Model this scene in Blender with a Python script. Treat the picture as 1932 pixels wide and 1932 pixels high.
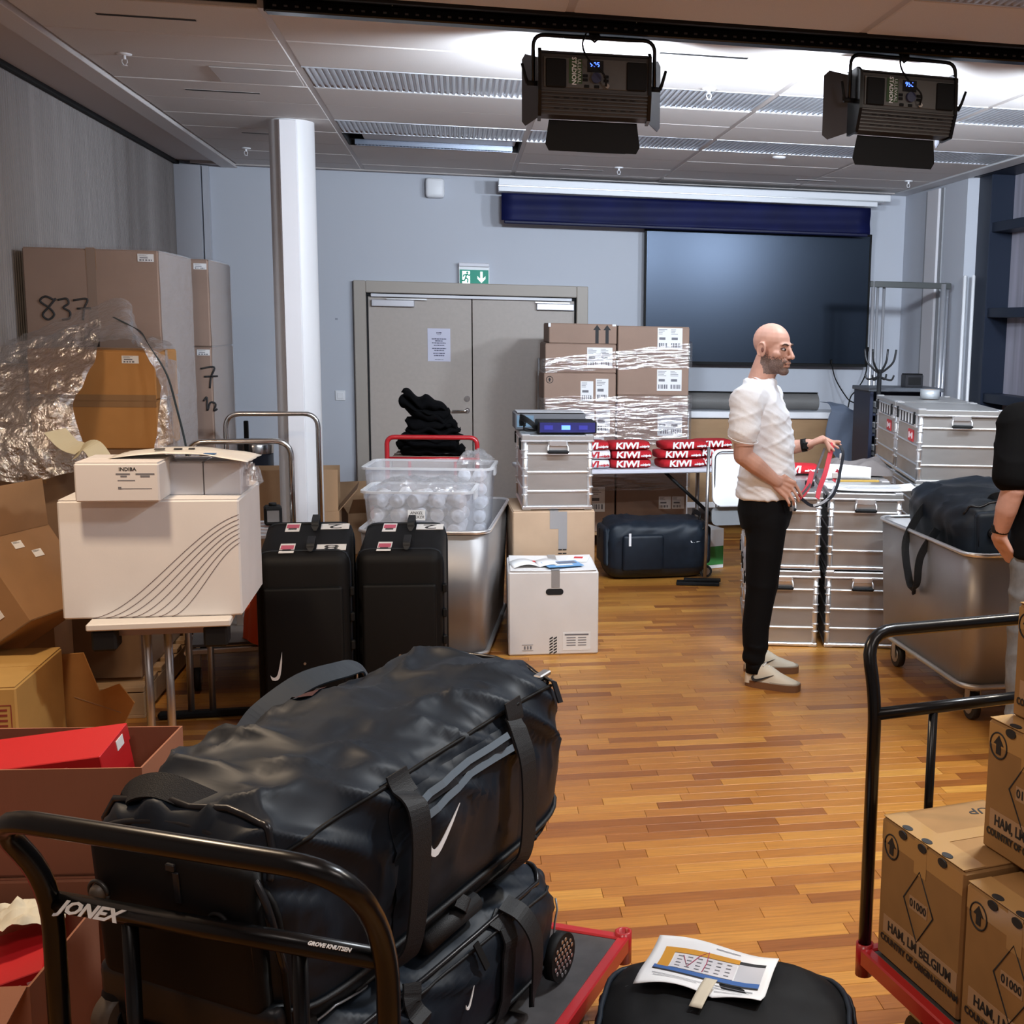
import bpy, bmesh, math, random
import numpy as np
from mathutils import Matrix, Vector, Euler, noise as mnoise

# ---------------------------------------------------------------- clear
for o in list(bpy.data.objects):
    bpy.data.objects.remove(o, do_unlink=True)
SC = bpy.context.scene
COL = SC.collection
R = math.radians
random.seed(7)

# ---------------------------------------------------------------- camera
cam_d = bpy.data.cameras.new('camera')
cam = bpy.data.objects.new('camera', cam_d)
COL.objects.link(cam)
def camera_matrix(yaw, pitch, roll, loc):
    f = Vector((-math.sin(yaw)*math.cos(pitch), math.cos(yaw)*math.cos(pitch), -math.sin(pitch)))
    r = Vector((math.cos(yaw), math.sin(yaw), 0)); d = f.cross(r)
    r2 = math.cos(roll)*r - math.sin(roll)*d; d2 = math.sin(roll)*r + math.cos(roll)*d
    m = Matrix((r2, -d2, -f)).transposed().to_4x4(); m.translation = loc
    return m
cam.matrix_world = camera_matrix(R(-11.2835), R(8.7573), R(1.2318), Vector((0, 0, 1.78)))
cam_d.sensor_width = 36; cam_d.sensor_fit = 'HORIZONTAL'
cam_d.lens = 2314.5/1932*36
cam_d.shift_x = (966-1327.7)/1932; cam_d.shift_y = (975.6-966)/1932
cam_d.clip_start = 0.05; cam_d.clip_end = 100
SC.camera = cam

# ---------------------------------------------------------------- world, exposure
wd = bpy.data.worlds.new('world'); SC.world = wd; wd.use_nodes = True
wd.node_tree.nodes['Background'].inputs[0].default_value = (0.55, 0.6, 0.7, 1)
wd.node_tree.nodes['Background'].inputs[1].default_value = 0.35
SC.view_settings.view_transform = 'Standard'; SC.view_settings.look = 'None'
SC.view_settings.gamma = 1.0; SC.view_settings.use_curve_mapping = False
SC.view_settings.exposure = 0.10
LED_POWER, WARM_POWER, ROOM_POWER = 76.0, 60.0, 22.0
COOL_COL = (0.86, 0.93, 1.0)
LED_COL, WARM_COL, ROOM_COL = (0.78, 0.88, 1.0), (1.0, 0.77, 0.54), (1.0, 0.88, 0.82)

def area_light(name, loc, rot, size, power, col, size_y=None, spread=None):
    l = bpy.data.lights.new(name, 'AREA'); l.energy = power; l.color = col
    l.shape = 'RECTANGLE'; l.size = size; l.size_y = size_y or size
    if spread: l.spread = spread
    o = bpy.data.objects.new(name, l); COL.objects.link(o)
    o.location = loc; o.rotation_euler = rot
    return o
# the room's own ceiling luminaires (all above / behind the frame)
for x, y, p, c in ((-1.25, 3.65, .80, WARM_COL), (1.75, 3.1, 1.05, COOL_COL), (2.7, 3.3, 0.7, (1.0, .92, .80))):
    area_light('ceiling_lamp_light', (x, y, 3.0), (0, 0, 0), 0.22, WARM_POWER*p, c)
for x, y in ((-0.6, 0.8), (1.9, 0.8)):
    area_light('ceiling_lamp_light', (x, y, 3.0), (0, 0, 0), 1.1, ROOM_POWER, ROOM_COL, 0.5)

# ---------------------------------------------------------------- materials
MATS = {}
def mat(name, col=(0.5, 0.5, 0.5), rough=0.5, metal=0.0, var=0.0, vscale=6.0, bump=0.0, bscale=60.0, spec=None,
        emit=None, estr=0.0, stretch=(1, 1, 1), coat=0.0, sheen=0.0, alpha=None, trans=0.0, col2=None, detail=4):
    if name in MATS: return MATS[name]
    m = bpy.data.materials.new(name); m.use_nodes = True; MATS[name] = m
    n = m.node_tree.nodes; l = m.node_tree.links; b = n['Principled BSDF']
    b.inputs['Base Color'].default_value = (*col, 1); b.inputs['Roughness'].default_value = rough
    b.inputs['Metallic'].default_value = metal
    if spec is not None: b.inputs['Specular IOR Level'].default_value = spec
    if coat: b.inputs['Coat Weight'].default_value = coat; b.inputs['Coat Roughness'].default_value = 0.1
    if sheen: b.inputs['Sheen Weight'].default_value = sheen; b.inputs['Sheen Roughness'].default_value = 0.4
    if trans: b.inputs['Transmission Weight'].default_value = trans; b.inputs['IOR'].default_value = 1.15
    if emit: b.inputs['Emission Color'].default_value = (*emit, 1); b.inputs['Emission Strength'].default_value = estr
    if var or bump or col2:
        tc = n.new('ShaderNodeTexCoord'); mp = n.new('ShaderNodeMapping'); mp.inputs['Scale'].default_value = stretch
        l.new(tc.outputs['Object'], mp.inputs[0])
    if var or col2:
        t = n.new('ShaderNodeTexNoise'); t.inputs['Scale'].default_value = vscale; t.inputs['Detail'].default_value = detail
        l.new(mp.outputs[0], t.inputs['Vector'])
        r = n.new('ShaderNodeValToRGB'); r.color_ramp.elements[0].position = 0.32; r.color_ramp.elements[1].position = 0.68
        c2 = col2 or [min(1, c*(1+var)) for c in col]; c1 = col if col2 else [c*(1-var) for c in col]
        r.color_ramp.elements[0].color = (*c1, 1); r.color_ramp.elements[1].color = (*c2, 1)
        l.new(t.outputs[0], r.inputs[0]); l.new(r.outputs[0], b.inputs['Base Color'])
    if bump:
        t2 = n.new('ShaderNodeTexNoise'); t2.inputs['Scale'].default_value = bscale; t2.inputs['Detail'].default_value = 3
        l.new(mp.outputs[0], t2.inputs['Vector'])
        bp = n.new('ShaderNodeBump'); bp.inputs['Strength'].default_value = bump; bp.inputs['Distance'].default_value = 0.01
        l.new(t2.outputs[0], bp.inputs['Height']); l.new(bp.outputs[0], b.inputs['Normal'])
    return m

def film_mat(name, haze=0.12, gloss=0.22, tint=(0.95, 0.95, 0.96), rough=0.12, bscale=14, bump=0.6, stretch=(1, 1, 1)):
    """thin clear plastic: transparent, a little white haze, glossy wrinkles"""
    m = bpy.data.materials.new(name); m.use_nodes = True; MATS[name] = m
    n = m.node_tree.nodes; l = m.node_tree.links; n.remove(n['Principled BSDF']); out = n['Material Output']
    tr = n.new('ShaderNodeBsdfTransparent'); tr.inputs[0].default_value = (*tint, 1)
    df = n.new('ShaderNodeBsdfDiffuse'); df.inputs[0].default_value = (0.85, 0.85, 0.86, 1)
    gl = n.new('ShaderNodeBsdfGlossy'); gl.inputs['Roughness'].default_value = rough; gl.inputs[0].default_value = (1, 1, 1, 1)
    m1 = n.new('ShaderNodeMixShader'); m1.inputs[0].default_value = haze
    m2 = n.new('ShaderNodeMixShader'); m2.inputs[0].default_value = gloss
    l.new(tr.outputs[0], m1.inputs[1]); l.new(df.outputs[0], m1.inputs[2])
    l.new(m1.outputs[0], m2.inputs[1]); l.new(gl.outputs[0], m2.inputs[2]); l.new(m2.outputs[0], out.inputs[0])
    tc = n.new('ShaderNodeTexCoord'); mp = n.new('ShaderNodeMapping'); mp.inputs['Scale'].default_value = stretch
    l.new(tc.outputs['Object'], mp.inputs[0])
    t = n.new('ShaderNodeTexNoise'); t.inputs['Scale'].default_value = bscale; t.inputs['Detail'].default_value = 5
    l.new(mp.outputs[0], t.inputs['Vector'])
    bp = n.new('ShaderNodeBump'); bp.inputs['Strength'].default_value = bump; bp.inputs['Distance'].default_value = 0.03
    l.new(t.outputs[0], bp.inputs['Height']); l.new(bp.outputs[0], gl.inputs['Normal'])
    return m

# ---------------------------------------------------------------- geometry builder
def rotz(a): return Matrix.Rotation(a, 4, 'Z')
def xf(loc=(0, 0, 0), rx=0, ry=0, rz=0):
    return Matrix.Translation(loc) @ Euler((rx, ry, rz)).to_matrix().to_4x4()
class G:
    def __init__(s): s.v = []; s.f = []; s.m = []; s.s = []
    def add(s, vs, fs, mi=0, smooth=False, M=None):
        k = len(s.v)
        if M is not None: vs = [M @ Vector(v) for v in vs]
        s.v.extend([tuple(v) for v in vs]); s.f.extend([tuple(i+k for i in f) for f in fs])
        s.m.extend([mi]*len(fs)); s.s.extend([smooth]*len(fs)); return s
    def box(s, c, d, b=0.0, M=None, mi=0):
        hx, hy, hz = d[0]/2, d[1]/2, d[2]/2; cx, cy, cz = c
        b = min(b, hx*.98, hy*.98, hz*.98)
        if b <= 0:
            vs = [(cx+x*hx, cy+y*hy, cz+z*hz) for z in (-1, 1) for y in (-1, 1) for x in (-1, 1)]
            fs = [(0, 2, 3, 1), (4, 5, 7, 6), (0, 1, 5, 4), (2, 6, 7, 3), (0, 4, 6, 2), (1, 3, 7, 5)]
            return s.add(vs, fs, mi, False, M)
        vs = []; ix = {}
        for x in (-1, 1):
            for y in (-1, 1):
                for z in (-1, 1):
                    for ax in range(3):
                        p = [x*(hx-(0 if ax == 0 else b)), y*(hy-(0 if ax == 1 else b)), z*(hz-(0 if ax == 2 else b))]
                        ix[(x, y, z, ax)] = len(vs); vs.append((cx+p[0], cy+p[1], cz+p[2]))
        fs = []
        for ax in range(3):
            o = [i for i in range(3) if i != ax]
            for sg in (-1, 1):
                q = []
                for a, bb in ((-1, -1), (1, -1), (1, 1), (-1, 1)):
                    k = [0, 0, 0]; k[ax] = sg; k[o[0]] = a; k[o[1]] = bb; q.append(ix[(*k, ax)])
                fs.append(tuple(q))
        for ax in range(3):
            o = [i for i in range(3) if i != ax]
            for a in (-1, 1):
                for bb in (-1, 1):
                    k0 = [0, 0, 0]; k1 = [0, 0, 0]; k0[ax] = -1; k1[ax] = 1
                    for k in (k0, k1): k[o[0]] = a; k[o[1]] = bb
                    fs.append((ix[(*k0, o[0])], ix[(*k1, o[0])], ix[(*k1, o[1])], ix[(*k0, o[1])]))
        for x in (-1, 1):
            for y in (-1, 1):
                for z in (-1, 1): fs.append(tuple(ix[(x, y, z, a)] for a in range(3)))
        return s.add(vs, fs, mi, False, M)
    def rbox(s, c, d, r, n=3, M=None, mi=0, sub=1):
        """rounded box, smooth"""
        h = [x/2 for x in d]; r = min(r, *h)
        def ax(hh):
            a = [-hh+r-r*math.cos(i*math.pi/2/n) for i in range(n)]
            mid = [-(hh-r)+2*(hh-r)*i/sub for i in range(sub+1)]
            return a + mid + [-x for x in reversed(a)]
        bm = {}; vs = []; fs = []
        X, Y, Z = ax(h[0]), ax(h[1]), ax(h[2]); L = (X, Y, Z)
        def vert(i, j, k):
            if (i, j, k) in bm: return bm[(i, j, k)]
            p = [X[i], Y[j], Z[k]]; q = [max(-(h[a]-r), min(h[a]-r, p[a])) for a in range(3)]
            dv = Vector(p)-Vector(q)
            if dv.length > 1e-9: dv = dv.normalized()*r
            pt = Vector(q)+dv; bm[(i, j, k)] = len(vs); vs.append((c[0]+pt.x, c[1]+pt.y, c[2]+pt.z)); return bm[(i, j, k)]
        nx, ny, nz = len(X)-1, len(Y)-1, len(Z)-1
        for i in range(nx):
            for j in range(ny):
                fs.append((vert(i, j, 0), vert(i, j+1, 0), vert(i+1, j+1, 0), vert(i+1, j, 0)))
                fs.append((vert(i, j, nz), vert(i+1, j, nz), vert(i+1, j+1, nz), vert(i, j+1, nz)))
        for i in range(nx):
            for k in range(nz):
                fs.append((vert(i, 0, k), vert(i+1, 0, k), vert(i+1, 0, k+1), vert(i, 0, k+1)))
                fs.append((vert(i, ny, k), vert(i, ny, k+1), vert(i+1, ny, k+1), vert(i+1, ny, k)))
        for j in range(ny):
            for k in range(nz):
                fs.append((vert(0, j, k), vert(0, j, k+1), vert(0, j+1, k+1), vert(0, j+1, k)))
                fs.append((vert(nx, j, k), vert(nx, j+1, k), vert(nx, j+1, k+1), vert(nx, j, k+1)))
        return s.add(vs, fs, mi, True, M)
    def tube(s, pts, r, n=8, closed=False, mi=0, M=None, flat=None, caps=True):
        """tube along pts; r scalar or list; flat=(a,b,up) makes a ribbon with half sizes a along binormal, b along normal"""
        P = [Vector(p) for p in pts]; m = len(P); rs = r if isinstance(r, (list, tuple)) else [r]*m
        vs = []; up = Vector((0, 0, 1)) if flat is None or len(flat) < 3 else Vector(flat[2])
        prev = None
        for i, p in enumerate(P):
            a = P[i-1] if (i > 0 or closed) else p; b = P[(i+1) % m] if (i < m-1 or closed) else p
            t = (b-a).normalized() if (b-a).length > 1e-9 else Vector((0, 0, 1))
            if flat is not None:
                n1 = (up - t*up.dot(t)); n1 = n1.normalized() if n1.length > 1e-4 else (prev or Vector((1, 0, 0)))
            elif prev is None:
                q = Vector((0, 0, 1)) if abs(t.z) < .9 else Vector((1, 0, 0)); n1 = (q - t*q.dot(t)).normalized()
            else:
                n1 = prev - t*prev.dot(t); n1 = n1.normalized() if n1.length > 1e-6 else t.orthogonal().normalized()
            prev = n1; n2 = t.cross(n1)
            if flat is not None:
                A, B = flat[0]*rs[i], flat[1]*rs[i]
                for sa, sb in ((-1, -1), (1, -1), (1, 1), (-1, 1)): vs.append(p + n2*A*sa + n1*B*sb)
            else:
                for k in range(n):
                    an = 2*math.pi*k/n; vs.append(p + (n1*math.cos(an)+n2*math.sin(an))*rs[i])
        nn = 4 if flat is not None else n; fs = []
        for i in range(m if closed else m-1):
            j = (i+1) % m
            for k in range(nn): fs.append((i*nn+k, i*nn+(k+1) % nn, j*nn+(k+1) % nn, j*nn+k))
        if not closed and caps: fs.append(tuple(range(nn))[::-1]); fs.append(tuple((m-1)*nn+k for k in range(nn)))
        return s.add(vs, fs, mi, flat is None, M)
    def cyl(s, p0, p1, r, n=14, r2=None, mi=0, M=None):
        p0, p1 = Vector(p0), Vector(p1); t = (p1-p0).normalized(); a = t.orthogonal().normalized(); b = t.cross(a)
        r2 = r if r2 is None else r2; vs = []
        for p, rr in ((p0, r), (p1, r2)):
            for k in range(n): an = 2*math.pi*k/n; vs.append(p+(a*math.cos(an)+b*math.sin(an))*rr)
        k = len(s.v); s.add(vs, [(i, (i+1) % n, n+(i+1) % n, n+i) for i in range(n)], mi, True, M)
        s.f.append(tuple(k+i for i in range(n))[::-1]); s.f.append(tuple(k+n+i for i in range(n)))
        s.m += [mi, mi]; s.s += [False, False]; return s
    def lathe(s, prof, n=20, mi=0, M=None, smooth=True):
        vs = []; fs = []; m = len(prof)
        for r, z in prof:
            for k in range(n): an = 2*math.pi*k/n; vs.append((r*math.cos(an), r*math.sin(an), z))
        for i in range(m-1):
            for k in range(n): fs.append((i*n+k, i*n+(k+1) % n, (i+1)*n+(k+1) % n, (i+1)*n+k))
        return s.add(vs, fs, mi, smooth, M)
    def prism(s, poly, z0, z1, M=None, mi=0):
        n = len(poly); vs = [(x, y, z0) for x, y in poly]+[(x, y, z1) for x, y in poly]
        fs = [tuple(range(n))[::-1], tuple(range(n, 2*n))]+[(i, (i+1) % n, n+(i+1) % n, n+i) for i in range(n)]
        return s.add(vs, fs, mi, False, M)
    def sheet(s, fn, nu, nv, mi=0, M=None, smooth=True, thick=0.0):
        vs = [fn(i/nu, j/nv) for j in range(nv+1) for i in range(nu+1)]
        q = lambda i, j: j*(nu+1)+i
        fs = [(q(i, j), q(i+1, j), q(i+1, j+1), q(i, j+1)) for j in range(nv) for i in range(nu)]
        if thick:
            V = [Vector(v) for v in vs]; N = [Vector((0, 0, 0)) for _ in V]
            for f in fs:
                nr = (V[f[1]]-V[f[0]]).cross(V[f[3]]-V[f[0]])
                for i in f: N[i] += nr
            k = len(V); V2 = [v-(nr.normalized()*thick if nr.length > 0 else nr) for v, nr in zip(V, N)]
            bd = [q(i, 0) for i in range(nu)]+[q(nu, j) for j in range(nv)]+[q(i, nv) for i in range(nu, 0, -1)]+[q(0, j) for j in range(nv, 0, -1)]
            fs = fs+[tuple(i+k for i in f[::-1]) for f in fs]+[(bd[i], bd[(i+1) % len(bd)], bd[(i+1) % len(bd)]+k, bd[i]+k) for i in range(len(bd))]
            vs = V+V2
        return s.add(vs, fs, mi, smooth, M)
    def ell(s, c, r, nu=16, nv=10, M=None, mi=0):
        vs = [(c[0], c[1], c[2]-r[2])]
        for j in range(1, nv):
            a = -math.pi/2+math.pi*j/nv
            for i in range(nu):
                b = 2*math.pi*i/nu; vs.append((c[0]+r[0]*math.cos(a)*math.cos(b), c[1]+r[1]*math.cos(a)*math.sin(b), c[2]+r[2]*math.sin(a)))
        vs.append((c[0], c[1], c[2]+r[2])); fs = []; top = len(vs)-1
        for i in range(nu):
            j = (i+1) % nu; fs.append((0, 1+j, 1+i)); fs.append((top, top-nu+i, top-nu+j))
            for k in range(nv-2): fs.append((1+k*nu+i, 1+k*nu+j, 1+(k+1)*nu+j, 1+(k+1)*nu+i))
        return s.add(vs, fs, mi, True, M)
    def mesh(s, name):
        me = bpy.data.meshes.new(name); me.from_pydata([tuple(v) for v in s.v], [], s.f)
        me.polygons.foreach_set('material_index', s.m); me.polygons.foreach_set('use_smooth', s.s)
        bm = bmesh.new(); bm.from_mesh(me); bmesh.ops.recalc_face_normals(bm, faces=bm.faces); bm.to_mesh(me); bm.free()
        return me

def tag(o, label=None, cat=None, group=None, kind=None):
    if label: o['label'] = label
    if cat: o['category'] = cat
    if group: o['group'] = group
    if kind: o['kind'] = kind
    return o
def mobj(name, me, mats, parent=None, M=None):
    o = bpy.data.objects.new(name, me); COL.objects.link(o)
    if mats is not None and len(me.materials) == 0:
        for m in (mats if isinstance(mats, (list, tuple)) else [mats]): me.materials.append(m)
    if parent is not None: o.parent = parent
    if M is not None: o.matrix_local = M
    return o
def obj(name, g, mats, parent=None, M=None): return mobj(name, g.mesh(name), mats, parent, M)
def thing(name, label, cat, loc=(0, 0, 0), rz=0, group=None, rx=0, ry=0):
    o = bpy.data.objects.new(name, None); COL.objects.link(o); o.empty_display_size = 0.1
    o.location = loc; o.rotation_euler = (rx, ry, rz); return tag(o, label, cat, group)
def dup(root, loc=None, rz=None, label=None):
    r = root.copy(); COL.objects.link(r)
    if loc is not None: r.location = loc
    if rz is not None: r.rotation_euler = (0, 0, rz)
    if label: r['label'] = label
    for ch in root.children:
        c = ch.copy(); COL.objects.link(c); c.parent = r
        for g2 in ch.children:
            d = g2.copy(); COL.objects.link(d); d.parent = c
    return r
def struct(o): o['kind'] = 'structure'; return o

def text(s, size, mt, parent, M, name='lettering', depth=0.0006, align='CENTER', shear=0.0, xs=1.0, bold=0.0):
    cu = bpy.data.curves.new('txt', 'FONT'); cu.body = s; cu.size = size; cu.align_x = align; cu.align_y = 'CENTER'
    cu.extrude = depth; cu.shear = shear; cu.resolution_u = 2; cu.offset = bold
    t = bpy.data.objects.new('txt', cu); COL.objects.link(t)
    bpy.context.view_layer.update()
    me = bpy.data.meshes.new_from_object(t.evaluated_get(bpy.context.evaluated_depsgraph_get()))
    bpy.data.objects.remove(t, do_unlink=True); bpy.data.curves.remove(cu)
    me.name = name; me.materials.clear()
    if xs != 1.0: me.transform(Matrix.Diagonal((xs, 1, 1, 1)))
    me.transform(M)
    return mobj(name, me, mt, parent)
def face_m(loc, nrm, up=(0, 0, 1)):
    """matrix whose local z = nrm, local y = up direction: for decals"""
    z = Vector(nrm).normalized(); y = Vector(up); y = (y-z*y.dot(z)).normalized(); x = y.cross(z)
    m = Matrix((x, y, z)).transposed().to_4x4(); m.translation = loc; return m
SWOOSH = [(0.0, .19), (.03, .10), (.09, .045), (.17, .03), (.28, .055), (.45, .12), (.70, .235), (1.0, .40), (.70, .29), (.45, .20), (.30, .155), (.22, .14), (.15, .145), (.11, .175), (.09, .22), (.095, .27), (.115, .33), (.05, .27), (.015, .225)]
def swoosh(w, mt, parent, M, name='logo', depth=0.001):
    g = G().prism([((x-.5)*w, (y-.2)*w) for x, y in SWOOSH], -depth, depth, M=M); return obj(name, g, mt, parent)
def arc(c, r, a0, a1, n, ax='xz'):
    out = []
    for i in range(n+1):
        a = a0+(a1-a0)*i/n; p = [c[0], c[1], c[2]]
        p['xyz'.index(ax[0])] += r*math.cos(a); p['xyz'.index(ax[1])] += r*math.sin(a); out.append(tuple(p))
    return out
def round_path(pts, r, n=4):
    """polyline with rounded corners"""
    P = [Vector(p) for p in pts]; out = [P[0]]
    for i in range(1, len(P)-1):
        a, b, c = P[i-1], P[i], P[i+1]; d0 = (a-b); d1 = (c-b); rr = min(r, d0.length*.49, d1.length*.49)
        p0 = b+d0.normalized()*rr; p1 = b+d1.normalized()*rr
        for k in range(n+1): t = k/n; out.append((1-t)**2*p0+2*t*(1-t)*b+t*t*p1)
    out.append(P[-1]); return out
def smooth_path(pts, n=6):
    P = [Vector(p) for p in pts]; Q = [P[0]*2-P[1]]+P+[P[-1]*2-P[-2]]; out = []
    for i in range(1, len(Q)-2):
        for k in range(n):
            t = k/n; a, b, c, d = Q[i-1], Q[i], Q[i+1], Q[i+2]
            out.append(.5*((2*b)+(-a+c)*t+(2*a-5*b+4*c-d)*t*t+(-a+3*b-3*c+d)*t**3))
    out.append(P[-1]); return out
def nz(x, y, z, s=1.0): return mnoise.noise(Vector((x*s, y*s, z*s)))
# ================================================================ palette
K = lambda *a, **k: mat(*a, **k)
M_WALL = K('wall_paint', (0.52, 0.545, 0.605), .75, bump=.03, bscale=220)
M_WALLW = K('column_paint', (0.66, 0.65, 0.68), .6)
M_CEIL = K('ceiling_tile', (0.62, 0.59, 0.575), .9, var=.05, vscale=240, bump=.08, bscale=500)
M_GRID = K('ceiling_grid', (0.50, 0.46, 0.44), .5)
M_RIB = K('ceiling_metal_rib', (0.58, 0.60, 0.64), .35, .5)
M_VOID = K('void_black', (0.006, 0.006, 0.007), .8)
M_BLACK = K('black_paint', (0.004, 0.004, 0.0045), .26, spec=.4)
M_BLACKM = K('black_matte', (0.005, 0.005, 0.0055), .65, spec=.25)
M_CHROME = K('chrome_tube', (0.75, 0.74, 0.72), .18, 1.0)
M_STEEL = K('grey_steel', (0.42, 0.42, 0.43), .35, .9)
M_WHITE = K('white_plastic', (0.82, 0.83, 0.86), .4)
M_PAPER = K('paper_white', (0.80, 0.80, 0.80), .8)
M_INK = K('ink_black', (0.015, 0.015, 0.017), .7)
M_INKG = K('ink_grey', (0.16, 0.16, 0.18), .7)
M_DOOR = K('door_leaf', (0.45, 0.395, 0.355), .5, var=.03, vscale=30)
M_DOORF = K('door_frame_paint', (0.40, 0.355, 0.31), .5)
M_RED = K('red_enamel', (0.42, 0.012, 0.018), .35, coat=.3)
M_NAVY = K('navy_frame', (0.010, 0.016, 0.032), .45, spec=.3)
M_LOUV = K('louvre_metal', (0.35, 0.4, 0.5), .25, .8)

def wood_mat():
    m = bpy.data.materials.new('oak_parquet'); m.use_nodes = True
    n = m.node_tree.nodes; l = m.node_tree.links; b = n['Principled BSDF']
    oi = n.new('ShaderNodeObjectInfo'); ge = n.new('ShaderNodeNewGeometry'); ad = n.new('ShaderNodeMath'); ad.operation = 'ADD'
    fr = n.new('ShaderNodeMath'); fr.operation = 'FRACT'
    l.new(oi.outputs['Random'], ad.inputs[0]); l.new(ge.outputs['Random Per Island'], ad.inputs[1]); l.new(ad.outputs[0], fr.inputs[0])
    rp = n.new('ShaderNodeValToRGB'); e = rp.color_ramp.elements
    e[0].position = 0; e[0].color = (0.27, 0.090, 0.017, 1); e[1].position = 1; e[1].color = (0.64, 0.325, 0.065, 1)
    for p, c in ((.14, (.35, .128, .023, 1)), (.30, (.44, .178, .032, 1)), (.75, (.51, .222, .039, 1)), (.9, (.56, .258, .048, 1))):
        k = e.new(p); k.color = c
    l.new(fr.outputs[0], rp.inputs[0])
    tc = n.new('ShaderNodeTexCoord'); geo = n.new('ShaderNodeVectorMath'); geo.operation = 'ADD'
    mul = n.new('ShaderNodeVectorMath'); mul.operation = 'SCALE'; mul.inputs[3].default_value = 37.0
    cmb = n.new('ShaderNodeCombineXYZ'); l.new(fr.outputs[0], cmb.inputs[0]); l.new(fr.outputs[0], cmb.inputs[1]); l.new(cmb.outputs[0], mul.inputs[0])
    l.new(tc.outputs['Object'], geo.inputs[0]); l.new(mul.outputs[0], geo.inputs[1])
    mp = n.new('ShaderNodeMapping'); mp.inputs['Scale'].default_value = (1.6, 34, 20); l.new(geo.outputs[0], mp.inputs[0])
    t = n.new('ShaderNodeTexNoise'); t.inputs['Scale'].default_value = 3.0; t.inputs['Detail'].default_value = 6; t.inputs['Roughness'].default_value = .65
    l.new(mp.outputs[0], t.inputs['Vector'])
    r2 = n.new('ShaderNodeValToRGB'); r2.color_ramp.elements[0].position = .32; r2.color_ramp.elements[0].color = (.66, .60, .52, 1)
    r2.color_ramp.elements[1].position = .62; r2.color_ramp.elements[1].color = (1.06, 1.05, 1.02, 1); l.new(t.outputs[0], r2.inputs[0])
    mx = n.new('ShaderNodeMix'); mx.data_type = 'RGBA'; mx.blend_type = 'MULTIPLY'; mx.inputs[0].default_value = .8
    l.new(rp.outputs[0], mx.inputs[6]); l.new(r2.outputs[0], mx.inputs[7]); l.new(mx.outputs[2], b.inputs['Base Color'])
    b.inputs['Roughness'].default_value = .38
    return m
M_WOOD = wood_mat()

# ================================================================ room shell
XL, XR, Y0, YB, ZC = -2.28, 4.04, -2.2, 11.05, 3.03
floor = struct(obj('floor', G().box(((XL+XR)/2, (Y0+YB)/2, -.06), (XR-XL+.4, YB-Y0+.4, .1)), K('subfloor', (.10, .05, .02), .8)))
PW = .0685; rows = int((YB-Y0)/PW); planks = []; LEN = (.30, .36, .42, .48, .56)
rng = random.Random(3)
for j in range(rows):
    y = Y0+(j+.5)*PW; x = XL-rng.random()*.4
    while x < XR:
        L = rng.choice(LEN); planks.append((x+L/2, y, L)); x += L
cmi = cam.matrix_world.inverted()
def to_px(p):
    c = cmi @ Vector(p); return (1327.7+2314.5*c.x/-c.z, 975.6-2314.5*c.y/-c.z) if c.z < 0 else (-1, -1)
near = []
for i, (x, y, L) in enumerate(planks):
    if y < 2: continue
    px, py = to_px((x, y, 0))
    if 930 < px < 1760 and 1080 < py < 1935: near.append((y, i))
near = {i for _, i in sorted(near)[:290]}
pm = {}
for L in LEN: pm[L] = G().box((0, 0, -.006), (L-.0012, PW-.0012, .012), .0008).mesh('plank')
for i in sorted(near):
    x, y, L = planks[i]; o = mobj('plank', pm[L], M_WOOD, floor); o.location = (x, y, 0)
g = G()
for i, (x, y, L) in enumerate(planks):
    if i not in near: g.box((x, y, -.006), (L-.0012, PW-.0012, .012))
tag(obj('distant_planks', g, M_WOOD, floor), kind='stuff')

# left ribbed folding wall
g = G(); n = 150; w = 5.05/n; pts = []
for i in range(n+1):
    pts.append((XL-.012, 6.0+i*w)); pts.append((XL-.012, 6.0+i*w+w*.35)); pts.append((XL, 6.0+i*w+w*.5)); pts.append((XL, 6.0+i*w+w*.85))
vs = [(x, y, 0) for x, y in pts]+[(x, y, ZC-.02) for x, y in pts]; m_ = len(pts)
g.add(vs, [(i, i+1, m_+i+1, m_+i) for i in range(m_-1)])
g.box((XL-.09, 8.5, 1.6), (.15, 5.2, 3.2))
struct(obj('wall_left', g, K('folding_wall_fabric', (0.275, 0.245, 0.235), .7, var=.10, vscale=9, stretch=(1, 1, .04))))
struct(obj('wall_left_near', G().box((XL-.08, (Y0+6)/2, 1.6), (.15, 6-Y0, 3.2)), MATS['folding_wall_fabric']))
struct(obj('wall_behind', G().box((.9, Y0-.08, 1.6), (6.9, .15, 3.2)), M_WALL))
# back wall with door opening x -.87..1.1  z 0..2.1
g = G(); DX0, DX1, DZ = -.885, 1.105, 2.10
g.box(((XL-.2+DX0)/2, YB+.1, 1.55), (DX0-XL+.2, .2, 3.1)); g.box(((DX1+XR+.2)/2, YB+.1, 1.55), (XR+.2-DX1, .2, 3.1))
g.box(((DX0+DX1)/2, YB+.1, (DZ+3.1)/2), (DX1-DX0, .2, 3.1-DZ))
struct(obj('wall_back', g, M_WALL))
g = G().box((XL+.10, YB-.05, 1.5), (.20, .10, 3.02)); g.box((XL+.235, YB-.03, 1.5), (.05, .06, 3.02)); g.box((XL+.04, YB-.056, 1.5), (.012, .012, 3.02))
struct(obj('trim_1', g, K('corner_post_paint', (.52, .53, .58), .5)))
struct(obj('baseboard_back', G().box((-1.55, YB-.008, .04), (1.3, .016, .08)).box((2.6, YB-.008, .04), (2.9, .016, .08)), K('baseboard_paint', (.34, .31, .29), .5)))
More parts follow.
